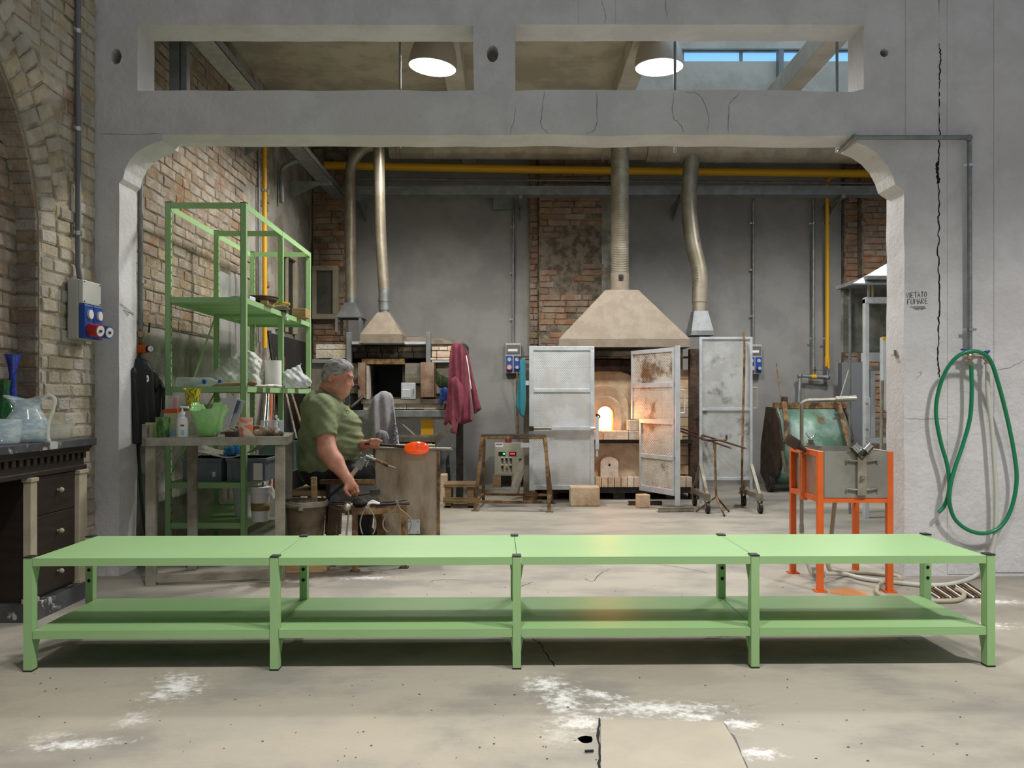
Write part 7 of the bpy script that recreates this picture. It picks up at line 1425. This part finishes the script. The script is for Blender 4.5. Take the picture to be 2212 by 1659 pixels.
# crates on the lower shelf
def crate(label, c, w, dp, h):
    t = T('plastic_crate', label, 'crate', c, 'blue grey crates on the lower shelf')
    MB().plate([c+V(-w/2, 0, 0), c+V(w/2, 0, 0), c+V(w/2, dp, 0), c+V(-w/2, dp, 0)], [[c+V(-w/2+.008, .008, 0), c+V(w/2-.008, .008, 0), c+V(w/2-.008, dp-.008, 0), c+V(-w/2+.008, dp-.008, 0)]], (0, 0, h)).build('walls', M['bluegrey'], t, smooth=0)
    MB().box((c.x-w/2+.006, c.y+.006, c.z), (c.x+w/2-.006, c.y+dp-.006, c.z+.006)).build('floor_panel', M['bluegrey'], t, smooth=0)
    MB().plate([c+V(-w/2-.008, -.008, h-.02), c+V(w/2+.008, -.008, h-.02), c+V(w/2+.008, dp+.008, h-.02), c+V(-w/2-.008, dp+.008, h-.02)], [[c+V(-w/2+.008, .008, h-.02), c+V(w/2-.008, .008, h-.02), c+V(w/2-.008, dp-.008, h-.02), c+V(-w/2+.008, dp-.008, h-.02)]], (0, 0, .02)).build('rim', M['bluegrey'], t, smooth=0, bev=.003)
    for x in (-w/2+.02, w/2-.03): MB().box((c.x+x, c.y-.008, c.z), (c.x+x+.012, c.y+.001, c.z+h-.02)).build('rib', M['bluegrey'], t, smooth=0)
    MB().box((c.x+w*.28, c.y-.003, c.z+.03), (c.x+w*.36, c.y-.0002, c.z+.06)).build('sticker', M['paper'], t, smooth=0); return t
c = sp(436, z3, .1); crate('left blue grey crate on the lower shelf under newspaper', c, .25, .3, .15)
c = sp(532, z3, .08); crt = crate('right blue grey crate with white card on the lower shelf', c, .25, .34, .15); MB().box((c.x+.05, c.y-.013, c.z+.01), (c.x+.11, c.y-.0095, c.z+.12)).build('card', M['paper'], crt, smooth=0)
c = sp(601, z3, 1.0); crate('pale blue crate at far end of the lower shelf', c, .3, .4, .22)
c = sp(495, z3, .1); c.z += .152
def news(u, v): return V(c.x-.26+.5*u, c.y-.02+.3*v, c.z+.014+.09*(2*u-.9)**4+.012*math.sin(u*9)+.02*v*u)
MB().grid(news, 24, 8).build('newspaper', MAT('newsprint', (186, 180, 166), .9, col2=(150, 146, 136), scale=60), label='folded newspaper lying curled on the crates', cat='newspaper', thick=.004, recalc=False)
lump('blue_glass', 'bright blue crushed glass lying in the newspaper', glassm('blue_frit', (36, 140, 196), .95, (20, 100, 160), 60), c+V(0, .08, .012), [((0, 0, .03), (.075, .06, .045))], (), .008, .006, 'glass', c.z+.004)
for i, (x, v, r, h, lab) in enumerate(((528, .35, .075, .2, 'white plastic pail on bottom shelf, the rear one'), (562, .1, .062, .21, 'white plastic tub with brown label on bottom shelf'))):
    c = sp(x, z4, v); t = T('plastic_pail', lab, 'pail', c); MB().shell([(r*.86, 0), (r, h-.03), (r*1.05, h-.028), (r*1.05, h)], c, 28, .003).build('tub', M['white'], t); MB().lathe([(.001, h), (r*1.06, h), (r*1.07, h+.012), (r, h+.016), (.001, h+.016)], c, 28).build('lid', M['white'], t)
    if i: MB().lathe([(r*.935, .07), (r*.965, .12)], c, 28, caps=False).build('brown_label', MAT('kraft_label', (150, 126, 84), .7), t, thick=.002)
c = sp(590, z4, .25); lump('white_sack', 'small white sack on bottom shelf beside the tub', M['bag'], c, [((0, 0, .08), (.07, .08, .09))], [((0, 0, .15), (-.02, 0, .24), .035, .015)], .006, cat='sack')
c = V(P(640, 0, 5.98).x, 5.98, .001); lump('white_sack', 'full white plastic sack on floor behind the bucket', M['bag'], c, [((0, 0, .16), (.15, .14, .17)), ((.06, 0, .3), (.1, .1, .1)), ((.1, .05, .36), (.06, .08, .07))], (), .008, cat='sack')
# rods leaning behind the shelves
for i, (x0, x1, m_, lab) in enumerate(((548, 556, 'steel', 'bright steel rod leaning at left behind the shelves'), (556, 568, 'rust_dk', 'dark iron rod leaning second from left behind the shelves'), (565, 572, 'galv', 'grey rod leaning left of the orange one behind shelves'), (569, 590, 'orange', 'orange painted rod leaning among irons behind shelves'), (578, 585, 'iron', 'black iron rod right of the orange one behind shelves'), (588, 598, 'rust', 'rusty rod leaning at right behind the shelves'), (597, 601, 'rust_dk', 'dark rod furthest right behind the shelves'))):
    MB().cyl(V(max(P(x0, 0, 7.95).x-.02, -2.37), 8.3, 1.45), V(P(x1, 0, 7.55).x, 7.5, .01), .011, n=8).build('iron_rod', M[m_], label=lab, cat='rod')
MB().cyl(P(581, 715, 8.2), V(P(640, 0, 8.2).x, 8.0, .02), .02, n=8).build('iron_bar', M['iron'], label='thick black bar leaning beside the yellow pipe', cat='bar')
for (xa, ya, xb, yb, lab) in ((618, 850, 650, 990, 'long grey stick leaning left of the man'), (630, 850, 655, 930, 'brown stick leaning behind the man')):
    p0 = P(xa, ya, 8.2); p1 = P(xb, yb, 7.9); p2 = p0+(p1-p0)*((p0.z-.012)/(p0.z-p1.z)); MB().cyl(p0, p2, .012, n=8).build('leaning_stick', M['steel_dull'] if xa < 625 else M['wood_old'], label=lab, cat='stick')
# pebbles and crumbs on the floor
mb = MB(); r_ = random.Random(3)
for i in range(150):
    x = r_.uniform(30, 2180); y = r_.choice((r_.uniform(1455, 1650), r_.uniform(1455, 1650), r_.uniform(1225, 1290))); p = PF(x, y); s = r_.uniform(.0012, .0035)
    if p.x < -2.2 or p.x > 2.9: continue
    mb.ell(p+V(0, 0, s*.5), (s*r_.uniform(.8, 1.8), s, s*.7), 6, 4)
mb.build('floor_grit', MAT('grit', (120, 112, 100), .9, island=.6), label='scattered tiny grit and crumbs on the concrete floor', cat='grit', kind='stuff')
c = PF(1272, 1626); MB().cyl(c+V(-.012, 0, .005), c+V(.014, .003, .005), .004, n=8).build('dark_stub', M['black'], label='small dark stub lying beside the broken floor joint', cat='stub')
